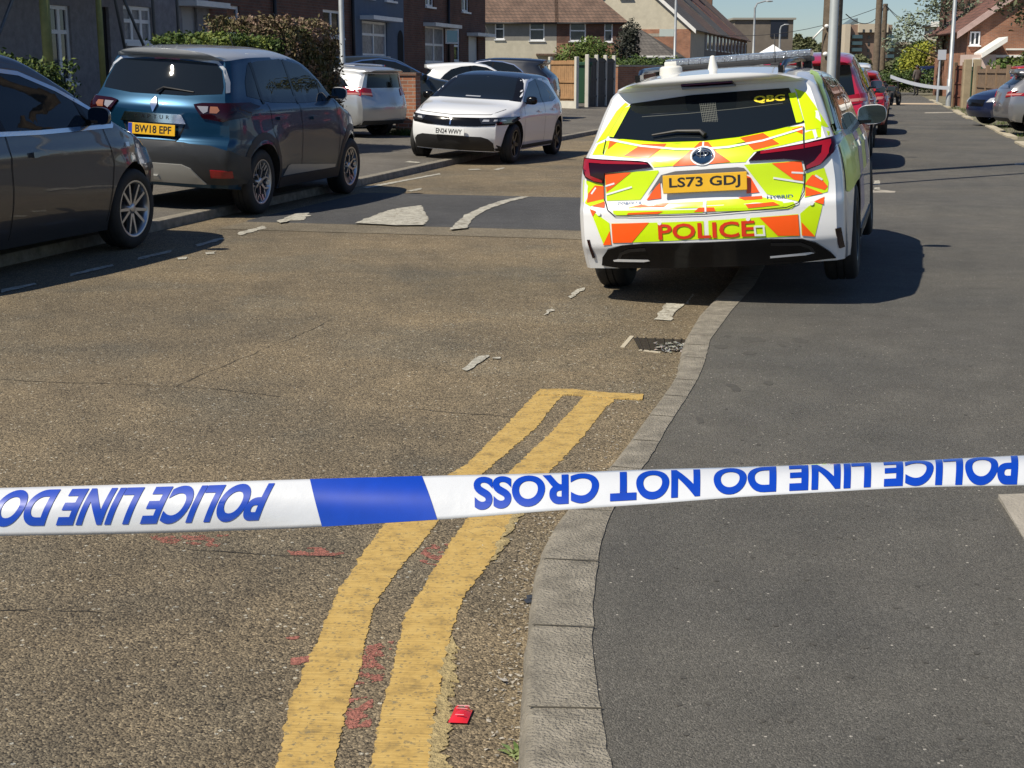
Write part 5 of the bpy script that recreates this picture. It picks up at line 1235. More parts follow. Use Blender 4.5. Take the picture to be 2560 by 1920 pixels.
def door(parent, x0, x1, z0, z1, m, y=.09):
    bm = bmesh.new(); box(bm, x0, x1, y-.02, y+.03, z0, z1); 
    for (a, b) in ((.12, .45), (.55, .9)): box(bm, x0+.12, x1-.12, y-.035, y-.0205, z0+(z1-z0)*a, z0+(z1-z0)*b)
    o = fin('door', bm, m, parent); bm = bmesh.new(); box(bm, x1-.12, x1-.08, y-.06, y-.0355, z0+1.0, z0+1.12); fin('handle', bm, M_chrome, o); return o
def house(name, label, loc, rz, L, D, eaves, ridge, wallm, roofm, holes=(), split=None, hip=(0, 0), group=None, cat='house', gable_axis='x', over=.3, wallm2=None, sideholes=()):
    root = thing(name, label, cat, loc, rz, group)
    bm = bmesh.new(); wall_face(bm, 0, L, -.4, eaves, holes, split=split)
    for q in (((L,0,-.4),(L,D,-.4),(L,D,eaves),(L,0,eaves)), ((0,D,-.4),(0,0,-.4),(0,0,eaves),(0,D,eaves)), ((L,D,-.4),(0,D,-.4),(0,D,eaves),(L,D,eaves))):
        bm.faces.new([bm.verts.new(p) for p in q])
    if gable_axis == 'x':
        for x in (0, L):
            if hip[0 if x == 0 else 1]: continue
            f = bm.faces.new([bm.verts.new(p) for p in ((x,0,eaves),(x,D,eaves),(x,D/2,ridge))])
    else:
        for y in (0, D): bm.faces.new([bm.verts.new(p) for p in ((0,y,eaves),(L,y,eaves),(L/2,y,ridge))])
    for h in holes:                                # rooms behind the openings are dark
        bm.faces.new([bm.verts.new(p) for p in ((h[0],.125,h[2]),(h[1],.125,h[2]),(h[1],.125,h[3]),(h[0],.125,h[3]))]).material_index = 0
    fin('wall', bm, [wallm, wallm2 or wallm], root)
    o = over; s = (ridge-eaves)/((D if gable_axis == 'x' else L)/2); dz = o*s; t = .09
    bm = bmesh.new()
    def slab(P):
        vs = [bm.verts.new(p) for p in P]; f = bm.faces.new(vs); f.normal_update(); nn = f.normal if f.normal.z > 0 else -f.normal
        up = [bm.verts.new(Vector(p) + nn*t) for p in P]; bm.faces.new(up)
        for i in range(len(P)): bm.faces.new((vs[i], vs[(i+1) % len(P)], up[(i+1) % len(P)], up[i]))
    if gable_axis == 'x':
        h0 = D/2 if hip[0] else 0; h1 = D/2 if hip[1] else 0; e0 = -o if hip[0] else -.12; e1 = L+o if hip[1] else L+.12
        slab([(e0,-o,eaves-dz),(e1,-o,eaves-dz),((L-h1) if hip[1] else e1,D/2,ridge),(h0 if hip[0] else e0,D/2,ridge)])
        slab([(e1,D+o,eaves-dz),(e0,D+o,eaves-dz),(h0 if hip[0] else e0,D/2,ridge),((L-h1) if hip[1] else e1,D/2,ridge)])
        if hip[0]: slab([(e0,D+o,eaves-dz),(e0,-o,eaves-dz),(h0,D/2,ridge)])
        if hip[1]: slab([(e1,-o,eaves-dz),(e1,D+o,eaves-dz),(L-h1,D/2,ridge)])
    else:
        slab([(-o,-.12,eaves-dz),(L/2,-.12,ridge),(L/2,D+.12,ridge),(-o,D+.12,eaves-dz)]); slab([(L/2,-.12,ridge),(L+o,-.12,eaves-dz),(L+o,D+.12,eaves-dz),(L/2,D+.12,ridge)])
    bmesh.ops.recalc_face_normals(bm, faces=bm.faces[:])
    rf = fin('roof', bm, roofm, root)
    if gable_axis == 'x':
        bm = bmesh.new(); tube(bm, [(0,-o-.05,eaves-dz),(L,-o-.05,eaves-dz)], .055, 6); fin('gutter', bm, M_pipe, root)
    return root
def chimney(root, x, y, z, w_=.9, h=1.5):
    bm = bmesh.new(); box(bm, x-w_/2, x+w_/2, y-.3, y+.3, z-1, z+h); box(bm, x-w_/2-.05, x+w_/2+.05, y-.35, y+.35, z+h, z+h+.12)
    for k in (-.22, .22): cyl(bm, (x+k, y), .12, .10, z+h+.12, z+h+.5, 10)
    rf = [c_ for c_ in root.children if c_.name.startswith('roof')][0]; fin('chimney', bm, BR3, rf)
RZL = math.pi/2 - ST                                # left row: local x runs up the street, -y faces it
FV = -15.0; GZ = .22
def hx(sx, u0): return onfac(sx, FV) - u0
def hz(sy, sx):
    u = onfac(sx, FV); Y = UV(u, FV).y; return ZAT(sy, Y) - GZ
LG = 'terraced houses along the left side of the street'
def left_house(name, label, s0, s1, wallm, roofm, wins, doors=(), arches=(), pipes=(), eaves=4.9, **kw):
    u0, u1 = onfac(s0, FV), onfac(s1, FV); L = u1-u0
    H = [(hx(a, u0), hx(b, u0), hz(d, a), hz(c_, a)) for a, b, c_, d, *_ in wins] + [(hx(a, u0), hx(b, u0), 0.0, hz(c_, a)) for a, b, c_, *_ in doors]
    up = [(L*k-.5, L*k+.5, 3.45, 4.5) for k in ((.28, .72))]
    root = house(name, label, UV(u0, FV, GZ), RZL, L-.01, 8.5, eaves, eaves+2.9, wallm, roofm, H+up, group=LG, **kw)
    for (a, b, c_, d, cols, tr, pn), h in zip(wins, H): window(root, *h, cols=cols, trans=tr, pane=pn)
    for (a, b, c_, m), h in zip(doors, H[len(wins):]): door(root, *h, m)
    for h in up: window(root, *h, cols=2)
    for a, b, c_ in arches:
        x0, x1, zt = hx(a, u0), hx(b, u0), hz(c_, a); r = (x1-x0)/2; bm = bmesh.new()
        P_ = [(x0, -.01, 0), (x1, -.01, 0)] + [((x0+x1)/2 + r*math.cos(t), -.01, zt-r+r*math.sin(t)) for t in np.linspace(0, math.pi, 14)]
        bm.faces.new([bm.verts.new(p) for p in P_]); bm.normal_update(); fin('passage_opening', bm, M_dark, root)
    for p in pipes:
        x = hx(p, u0); bm = bmesh.new(); tube(bm, [(x, -.08, 0), (x, -.08, eaves-.1)], .055, 8); fin('downpipe', bm, M_pipe, root)
    bm = bmesh.new()
    return root
h1 = left_house('terraced_house', 'grey pebble-dashed house behind green-sleeved scaffolding at the left', -150, 530, PEB, RT2,
    [(113,186,22,205,3,.66,M_pane), (318,388,25,112,3,.6,M_net)], [(258,282,28,M_dark), (462,500,25,mat('pale grey door', (0.3,0.3,0.31), 0.5))])
h2 = left_house('terraced_house', 'dark brick house with one small white window beside an arched passage', 530, 690, BR1, RT1, [(575,606,25,94,1,.55,M_pane)], [], [], (686,))
h3 = left_house('terraced_house', 'dark brick house with a black arched passage and a dark bay window', 690, 884, BR1, RT2, [(812,858,34,98,2,None,M_pane)], [], [(706,747,54)], (880,))
h4 = left_house('terraced_house', 'blue grey rendered house with a white ground-floor window under a flat canopy', 884, 1012, BLR, RT1, [(908,970,60,142,2,.62,M_net)], [], [(995,1009,82)], ())
h5 = left_house('terraced_house', 'dark brick house at the end of the left row, one casement standing open', 1012, 1214, BR1, RT1, [(1064,1113,72,158,2,.5,M_net), (1136,1151,82,155,1,.5,M_pane)], [(1172,1196,95,mat('white door', (0.5,0.5,0.52), 0.4))], [], (1118,))
for root, a, b, y in ((h4, 903, 976, 53), (h5, 1060, 1127, 69), (h5, 1168, 1212, 92), (h1, 455, 540, 20)):
    u0 = root.location.dot(EU); bm = bmesh.new(); x0, x1, z = hx(a, u0), hx(b, u0), hz(y, a)
    box(bm, x0, x1, -.45, -.001, z-.06, z+.06); fin('canopy', bm, M_wwhite if root != h4 else M_white, root)
# open casement
u0 = h5.location.dot(EU); bm = bmesh.new(); xa, xb = hx(1113, u0), hx(1126, u0); z0, z1 = hz(114, 1113), hz(80, 1113)
for q in ((0,.05,z0,z1),(.45,.5,z0,z1),(.05,.45,z0,z0+.05),(.05,.45,z1-.05,z1)): box(bm, q[0], q[1], -.02, .02, q[2], q[3])
Mx = Matrix.Translation((xa, -.02, 0)) @ Matrix.Rotation(R(-60), 4, 'Z')
for v in bm.verts: v.co = Mx @ v.co
oc = fin('open_casement', bm, M_white, h5)
bm = bmesh.new(); bm.faces.new([bm.verts.new(Mx @ Vector(p)) for p in ((.04,0,z0+.04),(.46,0,z0+.04),(.46,0,z1-.04),(.04,0,z1-.04))]); fin('pane', bm, mat('blue-tinted pane', (0.12,0.2,0.3), 0.05, .6), oc)  # pane tinted an even blue
# scaffold
u0 = onfac(-60, FV+1.6); u1 = onfac(520, FV+1.6)
sc = thing('scaffolding', 'tube scaffolding with yellow-green foam sleeves in front of the pebble-dashed house', 'scaffolding', UV(u0, FV+1.5, GZ), RZL)
LS = onfac(520, FV+1.5)-u0
def sx_(s): return onfac(s, FV+1.5)-u0
slv = mat('yellow green foam sleeve', (0.22, 0.22, 0.07), 0.7, noise_amt=0.2, nscale=5); grs = mat('dull steel tube', (0.10, 0.115, 0.13), 0.5, .5)
for s_, r in ((124, .085), (258, .055), (392, .035), (452, .035), (-30, .035)):
    bm = bmesh.new(); tube(bm, [(sx_(s_), 0, -.05), (sx_(s_), 0, 6.4)], .03, 8); st_ = fin('standard', bm, grs, sc)
    if r > .04: bm = bmesh.new(); tube(bm, [(sx_(s_), 0, .3), (sx_(s_), 0, 3.25)], r, 12); fin('foam_sleeve', bm, slv, st_)
for z in (2.95, 3.9, 5.1):
    for y in (0, 1.15): bm = bmesh.new(); tube(bm, [(-.5, y, z), (LS+.3, y, z)], .028, 8); fin('ledger', bm, grs, sc)
for a, b in (((310, 3.0), (402, 1.2)), ((100, 3.0), (-50, .9)), ((290, 3.6), (330, 1.6))):
    bm = bmesh.new(); tube(bm, [(sx_(a[0]), .1, a[1]), (sx_(b[0]), .1, b[1])], .028, 8); fin('brace', bm, grs, sc)
bm = bmesh.new()
for k in range(4): box(bm, -.4, LS+.2, .1+k*.25, .1+k*.25+.23, 3.0, 3.04)
fin('boards', bm, mat('scaffold boards', (0.12, 0.10, 0.07), 0.9, noise_amt=.3, nscale=4), sc)
# brown-roofed semi-detached pair facing down the street
Yh = 92.0; x0 = AT(1212, Yh); x1 = AT(1552, Yh); L = x1-x0; zb = .2
hh = lambda a, b, c_, d: (AT(a, Yh)-x0, AT(b, Yh)-x0, ZAT(d, Yh)-zb, ZAT(c_, Yh)-zb)
W5 = [hh(1238,1261,60,104), hh(1323,1360,60,107), hh(1422,1462,64,108), hh(1507,1528,62,110)]
# left half
xm = AT(1390, Yh)-x0
W5b = [(1.2, 3.0, .9, 2.1), (xm+1.2, xm+3.0, .9, 2.1)]
r5 = house('semi_detached_house', 'rendered half of the brown-roofed semi-detached pair facing down the street', (x0, Yh, zb), 0, xm-.005, 8.5, ZAT(57, Yh)-zb, ZAT(57, Yh)+3.6, CRM, RT1, W5[:2]+W5b[:1], split=ZAT(107, Yh)-zb, wallm2=GRR, group='the brown-roofed semi-detached pair')  # grey upper wall is eaves shade painted over the cream render
r6 = house('semi_detached_house', 'brick half of the brown-roofed semi-detached pair, behind the round green bush', (x0+xm, Yh, zb), 0, L-xm, 8.5, ZAT(57, Yh)-zb, ZAT(57, Yh)+3.6, BR2, RT1, [(a-xm, b-xm, c_, d) for a, b, c_, d in W5[2:]+W5b[1:]], split=ZAT(112, Yh)-zb, wallm2=BR1, hip=(0, 1), group='the brown-roofed semi-detached pair')  # darker upper brick paints the same eaves shade
for h in W5[:2]+W5b[:1]: window(r5, *h, cols=2 if h[1]-h[0] > 1.5 else 1, trans=.55)
for h in W5[2:]+W5b[1:]: window(r6, h[0]-xm, h[1]-xm, h[2], h[3], cols=2 if h[1]-h[0] > 1.5 else 1, trans=.55)
bm = bmesh.new(); tube(bm, [(-.3, -.32, ZAT(57, Yh)-zb-.2), (-.05, 4.2, ZAT(57, Yh)+3.55-zb)], .12, 6); fin('barge_board', bm, M_wwhite, r5)
# tile-hung little canopy over a doorway
bm = bmesh.new(); box(bm, 3.3, 5.0, -.9, -.002, 2.25, 2.36); fin('porch_roof', bm, RT1, r5)
# cream gable house and the row behind it
Yg = 104.0; RZG = -ST
u_g = 104.0/math.cos(ST)
c0 = Vector((AT(1720, Yg), Yg, .1))                # street corner of the gable
GW = 9.4
def row_house(label, du, length, wallm, roofm, eav, rid, nm='terraced_house', grp='row of houses beyond the brown-roofed pair', gable=False, nwin=3, chim=True, off=0.0):
    """local x runs across (towards the street), y runs away up the street"""
    loc = c0 + EU*du - EV*(GW-off); loc.z = .1
    root = house(nm, label, loc, -ST, GW, length-.02, eav, rid, wallm[0], roofm, [], gable_axis='y', wallm2=wallm[1], split=None, over=.35, group=grp)
    return root
ev = ZAT(74, Yg)-.1; rg = ev + GW/2*.86
g1 = row_house('cream rendered gable-end house with white barge boards above an orange brick base', 0, 9, (CRM, CRM), RT2, ev, rg)
# brick base band and small attic window on the gable
bm = bmesh.new(); box(bm, -.01, GW+.01, -.05, -.002, -.1, ZAT(80, Yg)-.1); fin('brick_base', bm, BR2, g1)
bm = bmesh.new(); box(bm, 0, GW*.8, -.07, -.052, ZAT(97, Yg)-.1, ZAT(90, Yg)-.1); fin('string_course', bm, M_slab, g1)
xw = GW - (AT(1720, Yg)-AT(1563, Yg))/math.cos(ST)
window(g1, xw-.45, xw+.45, ZAT(6, Yg)-.1, ZAT(-16, Yg)-.1, y=-.05)
for s in (-1, 1):
    bm = bmesh.new(); xa = -.4 if s < 0 else GW+.4; za = ev-.4*.86
    Mx = None; vs = []
    P_ = [(xa, za-.16), (GW/2, rg-.16), (GW/2, rg+.14), (xa, za+.14)]
    A_ = [bm.verts.new((a, -.30, b)) for a, b in P_]; B_ = [bm.verts.new((a, -.14, b)) for a, b in P_]
    bm.faces.new(A_); bm.faces.new(B_[::-1])
    for i in range(4): bm.faces.new((A_[i], B_[i], B_[(i+1)%4], A_[(i+1)%4]))
    bmesh.ops.recalc_face_normals(bm, faces=bm.faces[:]); fin('barge_board', bm, M_wwhite, g1)
ex = house('side_extension', 'single-storey extension with grey hipped roof and white gutter against the cream gable', c0 - EU*5.2 - EV*GW*.93, -ST, GW*.86, 5.1, ZAT(140, 98)-.1, ZAT(95, 99)+.3, BR2, RT2, [], hip=(1, 1), cat='house extension', over=.3)
bm = bmesh.new(); tube(bm, [(-.3,-.42,ZAT(140, 98)-.25),(GW*.86+.3,-.42,ZAT(140, 98)-.25)], .13, 6); fin('white_gutter', bm, M_wwhite, ex)
rws = [(9, 9, (GRR, GRR), RT1, 'grey rendered house next beyond the cream gable'), (18, 9, (BR1, BR1), RT2, 'dark brick house second beyond the cream gable'), (27, 10, (BR3, BR3), RT3, 'brown brick house third beyond the cream gable'), (37, 12, (BR1, BR1), RT1, 'dark brick house at the far end of the row beyond the cream gable')]
for i, (du, ln, wm, rm_, lab) in enumerate(rws): 
    rr = row_house(lab, du, ln, wm, rm_, ev+.05*i, rg+.1*i, off=0); rf = chimney(rr, GW*.55, ln-.5, rg, 1.0, 1.3)
    # bay windows on the street side
    for k in range(3):
        y = ln*(k+.5)/3; bm = bmesh.new(); box(bm, GW+.005, GW+.16, y-.7, y+.7, .8, 2.3); f_ = fin('window', bm, M_white, rr); bm = bmesh.new(); box(bm, GW+.003, GW+.10, y-.5, y+.5, 3.0, 4.2); f_2 = fin('window', bm, M_white, rr)
        bm = bmesh.new(); box(bm, GW+.162, GW+.17, y-.6, y+.6, .9, 2.2); fin('pane', bm, M_pane, f_); bm = bmesh.new(); box(bm, GW+.102, GW+.11, y-.42, y+.42, 3.1, 4.1); fin('pane', bm, M_pane, f_2)
chimney(g1, GW*.5, 8.6, rg, 1.1, 1.2)
# square modern block with dark top, further off
Ym = 190.; x0 = AT(1828, Ym); x1 = AT(1972, Ym)
mb = thing('flat_roofed_building', 'brown flat-roofed building with a dark upper panel, beyond the row', 'building', (x0, Ym, 0))
zt = ZAT(54, Ym); bm = bmesh.new(); box(bm, 0, x1-x0, 0, 14, -.2, zt-.25); fin('wall', bm, mat('brown cladding', (0.16, 0.135, 0.11), 0.9, noise_amt=.15, nscale=1), mb)
bm = bmesh.new(); box(bm, -.3, x1-x0+.3, -.3, 14.3, zt-.25, zt); fin('roof', bm, mat('pale roof edge', (0.3, 0.29, 0.25), .8), mb)
bm = bmesh.new(); box(bm, AT(1916, Ym)-x0, x1-x0-.8, -.15, .0-.002, ZAT(98, Ym), zt-.3); fin('dark_panel', bm, mat('dark cladding panel', (0.015, 0.018, 0.03), .3), mb)
# apartment block far away
Ya = 330.; x0 = AT(2098, Ya); k = Ya/1400*.985
ab = thing('apartment_block', 'distant cream and brown apartment block with recessed balconies', 'apartment block', (x0, Ya, 0))
X = lambda s: AT(s, Ya)-x0
CB = mat('pale cream cladding', (0.50, 0.43, 0.33), .9, noise_amt=.06, nscale=.3); BB = mat('pale brown brick', (0.24, 0.16, 0.12), .95, noise_amt=.12, nscale=.5)
def blk(nm, s0, s1, y0, y1, m, d0=0, d1=14, par=ab):
    bm = bmesh.new(); box(bm, X(s0), X(s1), d0, d1, ZAT(y1, Ya), ZAT(y0, Ya)); return fin(nm, bm, m, par)
blk('end_wall', 2098, 2111, 69, 180, CB, -1); blk('wall', 2111.2, 2216, 70, 185, BB); blk('upper_storey', 2131, 2203, 68, 88, CB, -1.2, 13)
bm = bmesh.new(); vs = [bm.verts.new(p) for p in ((X(2116), 4, ZAT(69, Ya)), (X(2141), 4, ZAT(69, Ya)), (X(2140), 4, ZAT(53, Ya)))]; bm.faces.new(vs)
r = bmesh.ops.extrude_face_region(bm, geom=bm.faces[:]); 
for v in r['geom']:
    if isinstance(v, bmesh.types.BMVert): v.co.y += 8
bmesh.ops.recalc_face_normals(bm, faces=bm.faces[:]); fin('roof_fin', bm, mat('grey green metal', (0.12, 0.16, 0.17), .5), ab)
BAL = mat('dark balcony glass', (0.05, 0.09, 0.11), .15)  # dark blue-green glass, one even colour
for r_ in range(5):
    for s0, s1 in ((2117, 2138), (2202, 2218)):
        o = blk('balcony', s0, s1, 94+r_*15, 102+r_*15, BAL, -2.2, -.01)
    for s0 in (2140, 2157): blk('window', s0, s0+5, 81+r_*15, 88+r_*15, M_pane, -1.3 if r_ == 0 else -.12, -.01)
lb2 = thing('long_low_block', 'long low cream-topped block to the right of the distant apartments', 'building', (AT(2216, Ya), Ya+4, 0))
x0 = AT(2216, Ya); bm = bmesh.new(); box(bm, 0, X(2400)-X(2216), 0, 12, ZAT(190, Ya), ZAT(115, Ya)); fin('wall', bm, mat('dull brown wall', (0.17, 0.13, 0.09), .95, noise_amt=.2, nscale=.4), lb2)
bm = bmesh.new(); box(bm, -.4, X(2400)-X(2216)+.4, -1, 12.5, ZAT(115, Ya)+.02, ZAT(109, Ya)); fin('roof', bm, CB, lb2)
# right-hand brick house with a porch, set back behind the fence
Yr = 78.; x0 = AT(2403, Yr); 
evr = ZAT(72, Yr)-.15; Lr = 11.5
rh = house('brick_house', 'brown brick house at the right with a wide gable roof and a lean-to porch', (x0, Yr, .15), -R(6), Lr, 9, evr, evr+Lr/2*.72, BR2, RT3, [], gable_axis='y', over=.6)
for s in (0, 1):
    bm = bmesh.new(); xa = -.6 if s == 0 else Lr+.6; za = evr-.6*.72
    P_ = [(xa, za-.25), (Lr/2, evr+Lr/2*.72-.25), (Lr/2, evr+Lr/2*.72+.1), (xa, za+.1)]
    A_ = [bm.verts.new((a, -.34, b)) for a, b in P_]; B_ = [bm.verts.new((a, -.15, b)) for a, b in P_]; bm.faces.new(A_); bm.faces.new(B_[::-1])
    for i in range(4): bm.faces.new((A_[i], B_[i], B_[(i+1)%4], A_[(i+1)%4]))
    bmesh.ops.recalc_face_normals(bm, faces=bm.faces[:]); fin('barge_board', bm, mat('faded pink barge board', (0.45, 0.32, 0.29), .7, noise_amt=.15, nscale=3), rh)
rx = lambda s: (AT(s, Yr)-x0)
bm = bmesh.new(); box(bm, rx(2470), Lr+3, -.22, -.06, ZAT(146, Yr)-.15, ZAT(140, Yr)-.15); fin('fascia', bm, M_wwhite, rh)
bm = bmesh.new(); box(bm, rx(2496), Lr+3, -.12, -.002, ZAT(129, Yr)-.15, ZAT(125, Yr)-.15); fin('fascia', bm, M_wwhite, rh)
bm = bmesh.new(); box(bm, rx(2440), Lr+3, -.055, -.003, -.2, ZAT(146, Yr)-.15); fin('lower_wall', bm, BR3, rh)
window(rh, rx(2408), rx(2432), ZAT(118, Yr)-.15, ZAT(86, Yr)-.15, y=-.03, cols=2); 
# porch: walls, door, sloping roof
bm = bmesh.new(); px0, px1 = rx(2388), rx(2455); box(bm, px0, px1, -1.9, -.06, -.2, ZAT(140, Yr)-.15); fin('porch_wall', bm, mat('pale pink render', (0.55, 0.43, 0.38), .8), rh)
bm = bmesh.new(); zz0, zz1 = ZAT(142, Yr)-.15, ZAT(106, Yr)-.15
px2, px3 = rx(2420), rx(2476); P_ = [(px2, zz0-.12), (px3, zz1-.12), (px3, zz1+.14), (px2, zz0+.14)]
A_ = [bm.verts.new((a, -2.2, b)) for a, b in P_]; B_ = [bm.verts.new((a, -.06, b)) for a, b in P_]; bm.faces.new(A_); bm.faces.new(B_[::-1])
for i in range(4): bm.faces.new((A_[i], B_[i], B_[(i+1)%4], A_[(i+1)%4]))
bmesh.ops.recalc_face_normals(bm, faces=bm.faces[:]); fin('porch_roof', bm, M_wwhite, rh)
bm = bmesh.new(); box(bm, rx(2400), rx(2418), -1.96, -1.902, 0, 2.0); fin('door', bm, M_wwhite, rh)
# taller brick wall of the neighbour beyond
nb = house('brick_house', 'tall dark red brick house rising behind the right-hand porch house', (AT(2394, 96), 96, .15), -R(6), 10, 9, ZAT(-60, 96), ZAT(-60, 96)+3, BR1, RT3, [(.4, 1.6, ZAT(52, 96)-.1, ZAT(30, 96)-.1)], over=.2)
bm = bmesh.new(); box(bm, -.25, 3.2, -.5, -.003, ZAT(60, 96)-.15, ZAT(48, 96)-.15); fin('canopy', bm, M_wwhite, nb)
bg_ = house('bungalow', 'low pale house with white fascia half hidden by the tall thin tree', (AT(2318, 120), 120, .1), -R(10), 7.5, 7, ZAT(74, 120), ZAT(60, 120), CRM, RT2, [], over=.3, hip=(1,1))
bm = bmesh.new(); box(bm, -.3, 7.8, -.5, -.32, ZAT(75, 120)-.1, ZAT(63, 120)-.1); fin('fascia', bm, M_wwhite, bg_)

# ================================================================ WALLS, FENCES, POLES
zP = .17
pl_ = thing('brick_gate_pillar', 'weathered orange brick gate pillar between the silver car and the white hatchback', 'pillar', (AT(1021, 30.6), 30.6, .16), R(-14))
bm = bmesh.new(); box(bm, -.23, .23, -.17, .17, -.1, 1.22); fin('pillar_brickwork', bm, brick_mat('weathered orange brick', (0.42, 0.17, 0.09), (0.30, 0.13, 0.08), (0.40, 0.33, 0.27)), pl_)
bm = bmesh.new(); box(bm, -.26, .26, -.20, .20, 1.22, 1.29, bev=.01); fin('cap', bm, BR3, pl_)
def low_wall(name, label, p0, p1, h, m, capm, z=.15, cat='wall'):
    p0, p1 = Vector(p0), Vector(p1); d = p1-p0; t = thing(name, label, cat, (p0.x, p0.y, z), math.atan2(d.y, d.x)); L = d.length
    bm = bmesh.new(); box(bm, 0, L, -.11, .11, -.2, h); fin('brickwork', bm, m, t)
    bm = bmesh.new(); box(bm, -.03, L+.03, -.15, .15, h, h+.07); fin('coping', bm, capm, t); return t
low_wall('garden_wall', 'orange brick garden wall with pale coping below the far green hedge', (AT(1537, 57), 57, 0), (AT(1760, 62), 62, 0), 1.5, BR2, M_slab)
def panel_fence(name, label, p0, p1, h, nb, m, postm, z=.15, slat=.1, board=None):
    p0, p1 = Vector(p0), Vector(p1); d = p1-p0; t = thing(name, label, 'fence', (p0.x, p0.y, z), math.atan2(d.y, d.x)); L = d.length
    for i in range(nb):
        a, b = L*i/nb+.06, L*(i+1)/nb-.06; bm = bmesh.new(); x = a; rnd = random.Random(i)
        while x < b-.02: box(bm, x, min(b, x+slat-.006), -.015+rnd.uniform(-.003,.003), .012, .3 if board else 0, h-.05+rnd.uniform(-.012, .012)); x += slat
        for zz in (.4, h*.55, h-.15): box(bm, a, b, -.05, -.02, zz-.04, zz+.04)
        fin('fence_panel', bm, m, t)
        if board: bm = bmesh.new(); box(bm, a, b, -.03, .02, 0, .28); fin('gravel_board', bm, board, t)
    for i in range(nb+1):
        bm = bmesh.new(); box(bm, L*i/nb-.055, L*i/nb+.055, -.07, .07, -.1, h+.08, bev=.02); fin('fence_post', bm, postm, t)
    return t
M_post = mat('white concrete post', (0.55, 0.53, 0.47), .8, noise_amt=.1, nscale=3)
panel_fence('timber_fence', 'new orange timber fence panel between white concrete posts behind the black SUV', (AT(1375, 52), 52, 0), (AT(1440, 51), 51, 0), 1.75, 1, mat('new orange timber', (0.34, 0.20, 0.10), .7, noise_amt=.2, nscale=5), M_post, board=M_post)
panel_fence('dark_fence', 'dark stained close-board fence with white post tops left of the green hedge', (AT(1466, 53), 53, 0), (AT(1532, 56.5), 56.5, 0), 1.85, 3, mat('dark stained timber', (0.028, 0.03, 0.034), .7, noise_amt=.3, nscale=5), M_post)
def wheelie(label, p, rz, col, H=1.07, group=None):
    t = thing('wheelie_bin', label, 'wheelie bin', p, rz, group); m = mat('bin plastic '+str(col), col, .45)
    bm = bmesh.new(); vs = box(bm, -.25, .25, -.3, .3, .1, .98, bev=.03)
    for v in vs: k_ = .8+.2*(v.co.z-.1)/.88; v.co.x *= k_; v.co.y *= k_
    fin('bin_body', bm, m, t); bm = bmesh.new(); box(bm, -.29, .29, -.34, .34, .985, 1.07, bev=.02); fin('lid', bm, m, t)
    for s in (-1, 1): bm = bmesh.new(); lathe_y(bm, [(.001,-.03),(.1,-.03),(.1,.03),(.001,.03)], 16); fin('wheel', bm, M_rubber, t, loc=(s*.2, .27, .1)).rotation_euler = (0, 0, math.pi/2)
    return t
wheelie('green wheelie bin standing between the timber fence and the dark fence', (AT(1455, 53.5), 53.5, .15), 0, (0.03, 0.09, 0.05)).scale = (1.2, 1.2, 1.55)
FR = mat('weathered brown timber', (0.20, 0.135, 0.085), .85, noise_amt=.25, nscale=4)
panel_fence('garden_fence', 'red-brown solid fence panel just right of the grey lamp post', (AT(2378, 58), 58, 0), (AT(2400, 57.4), 57.4, 0), 1.65, 1, mat('red brown timber', (0.14, 0.05, 0.03), .8, noise_amt=.2, nscale=4), FR, z=.1)
panel_fence('garden_fence', 'weathered open timber fence in front of the right-hand brick house', (AT(2436, 54), 54, 0), (AT(2510, 47), 47, 0), 1.5, 3, FR, FR, z=.1)
wheelie('green wheelie bin behind the gate posts at the right', (AT(2420, 57.5), 57.5, .1), 0, (0.02, 0.10, 0.05)).scale = (1, 1, 1.45)
gp = thing('gate_posts', 'pair of pale wooden gate posts beside the green bin at the right', 'gate', (AT(2408, 56), 56, .08))
for dx in (0, AT(2431, 56)-AT(2408, 56)): bm = bmesh.new(); box(bm, dx-.14, dx+.14, -.1, .1, -.1, 1.85, bev=.02); fin('gate_post', bm, mat('pale timber', (0.34, 0.27, 0.17), .8, noise_amt=.2, nscale=3), gp)
def post(name, label, p, h, r0, r1, m, cat='lamp post', lean=0, arm=None, group=None):
    t = thing(name, label, cat, p, 0, group); bm = bmesh.new(); tube(bm, [(0,0,-.1),(0,0,1.1),(0,0,1.12),(0,0,h)], [r0*1.25,r0*1.25,r0,r1], 16); fin('pole', bm, m, t, smooth=True, ang=60)
    if arm:
        bm = bmesh.new(); tube(bm, [(0,0,h-.02),(arm[0]*.2,arm[1]*.2,h+.35),(arm[0],arm[1],h+.55)], [r1,r1*.8,r1*.7], 10); a = fin('arm', bm, m, t, smooth=True)
        bm = bmesh.new(); ellipsoid(bm, (arm[0]*1.3, arm[1]*1.3, h+.52), (.32 if arm[0] else .14, .14 if arm[0] else .32, .07)); fin('lamp_head', bm, m, a, smooth=True)
    return t
LP = 'street lamp posts'
sp_ = UV(17.75, -.45); post('lamp_post', 'grey steel lamp post rising just behind the police car', (sp_.x, sp_.y, .04), 7.6, .056, .052, mat('pale galvanised steel', (0.30, 0.325, 0.33), .6, .15, noise_amt=.12, nscale=2), arm=(-1.0, 0.25), group=LP)
wood = mat('weathered pole timber', (0.13, 0.10, 0.07), .9, noise_amt=.35, nscale=6, bump=.6, bscale=20)
def telegraph(label, p, h, r):
    t = thing('telegraph_pole', label, 'telegraph pole', p, 0, 'wooden telegraph poles'); bm = bmesh.new(); tube(bm, [(0,0,-.1),(0,0,h)], [r, r*.8], 14); fin('pole', bm, wood, t, smooth=True, ang=60)
    bm = bmesh.new(); box(bm, -.25, .25, -.05, .05, h-.5, h-.4); 
    for s in (-1, 0, 1): cyl(bm, (s*.22, 0), .03, .03, h-.4, h-.28, 8)
    fin('insulators', bm, M_pipe, t); return t
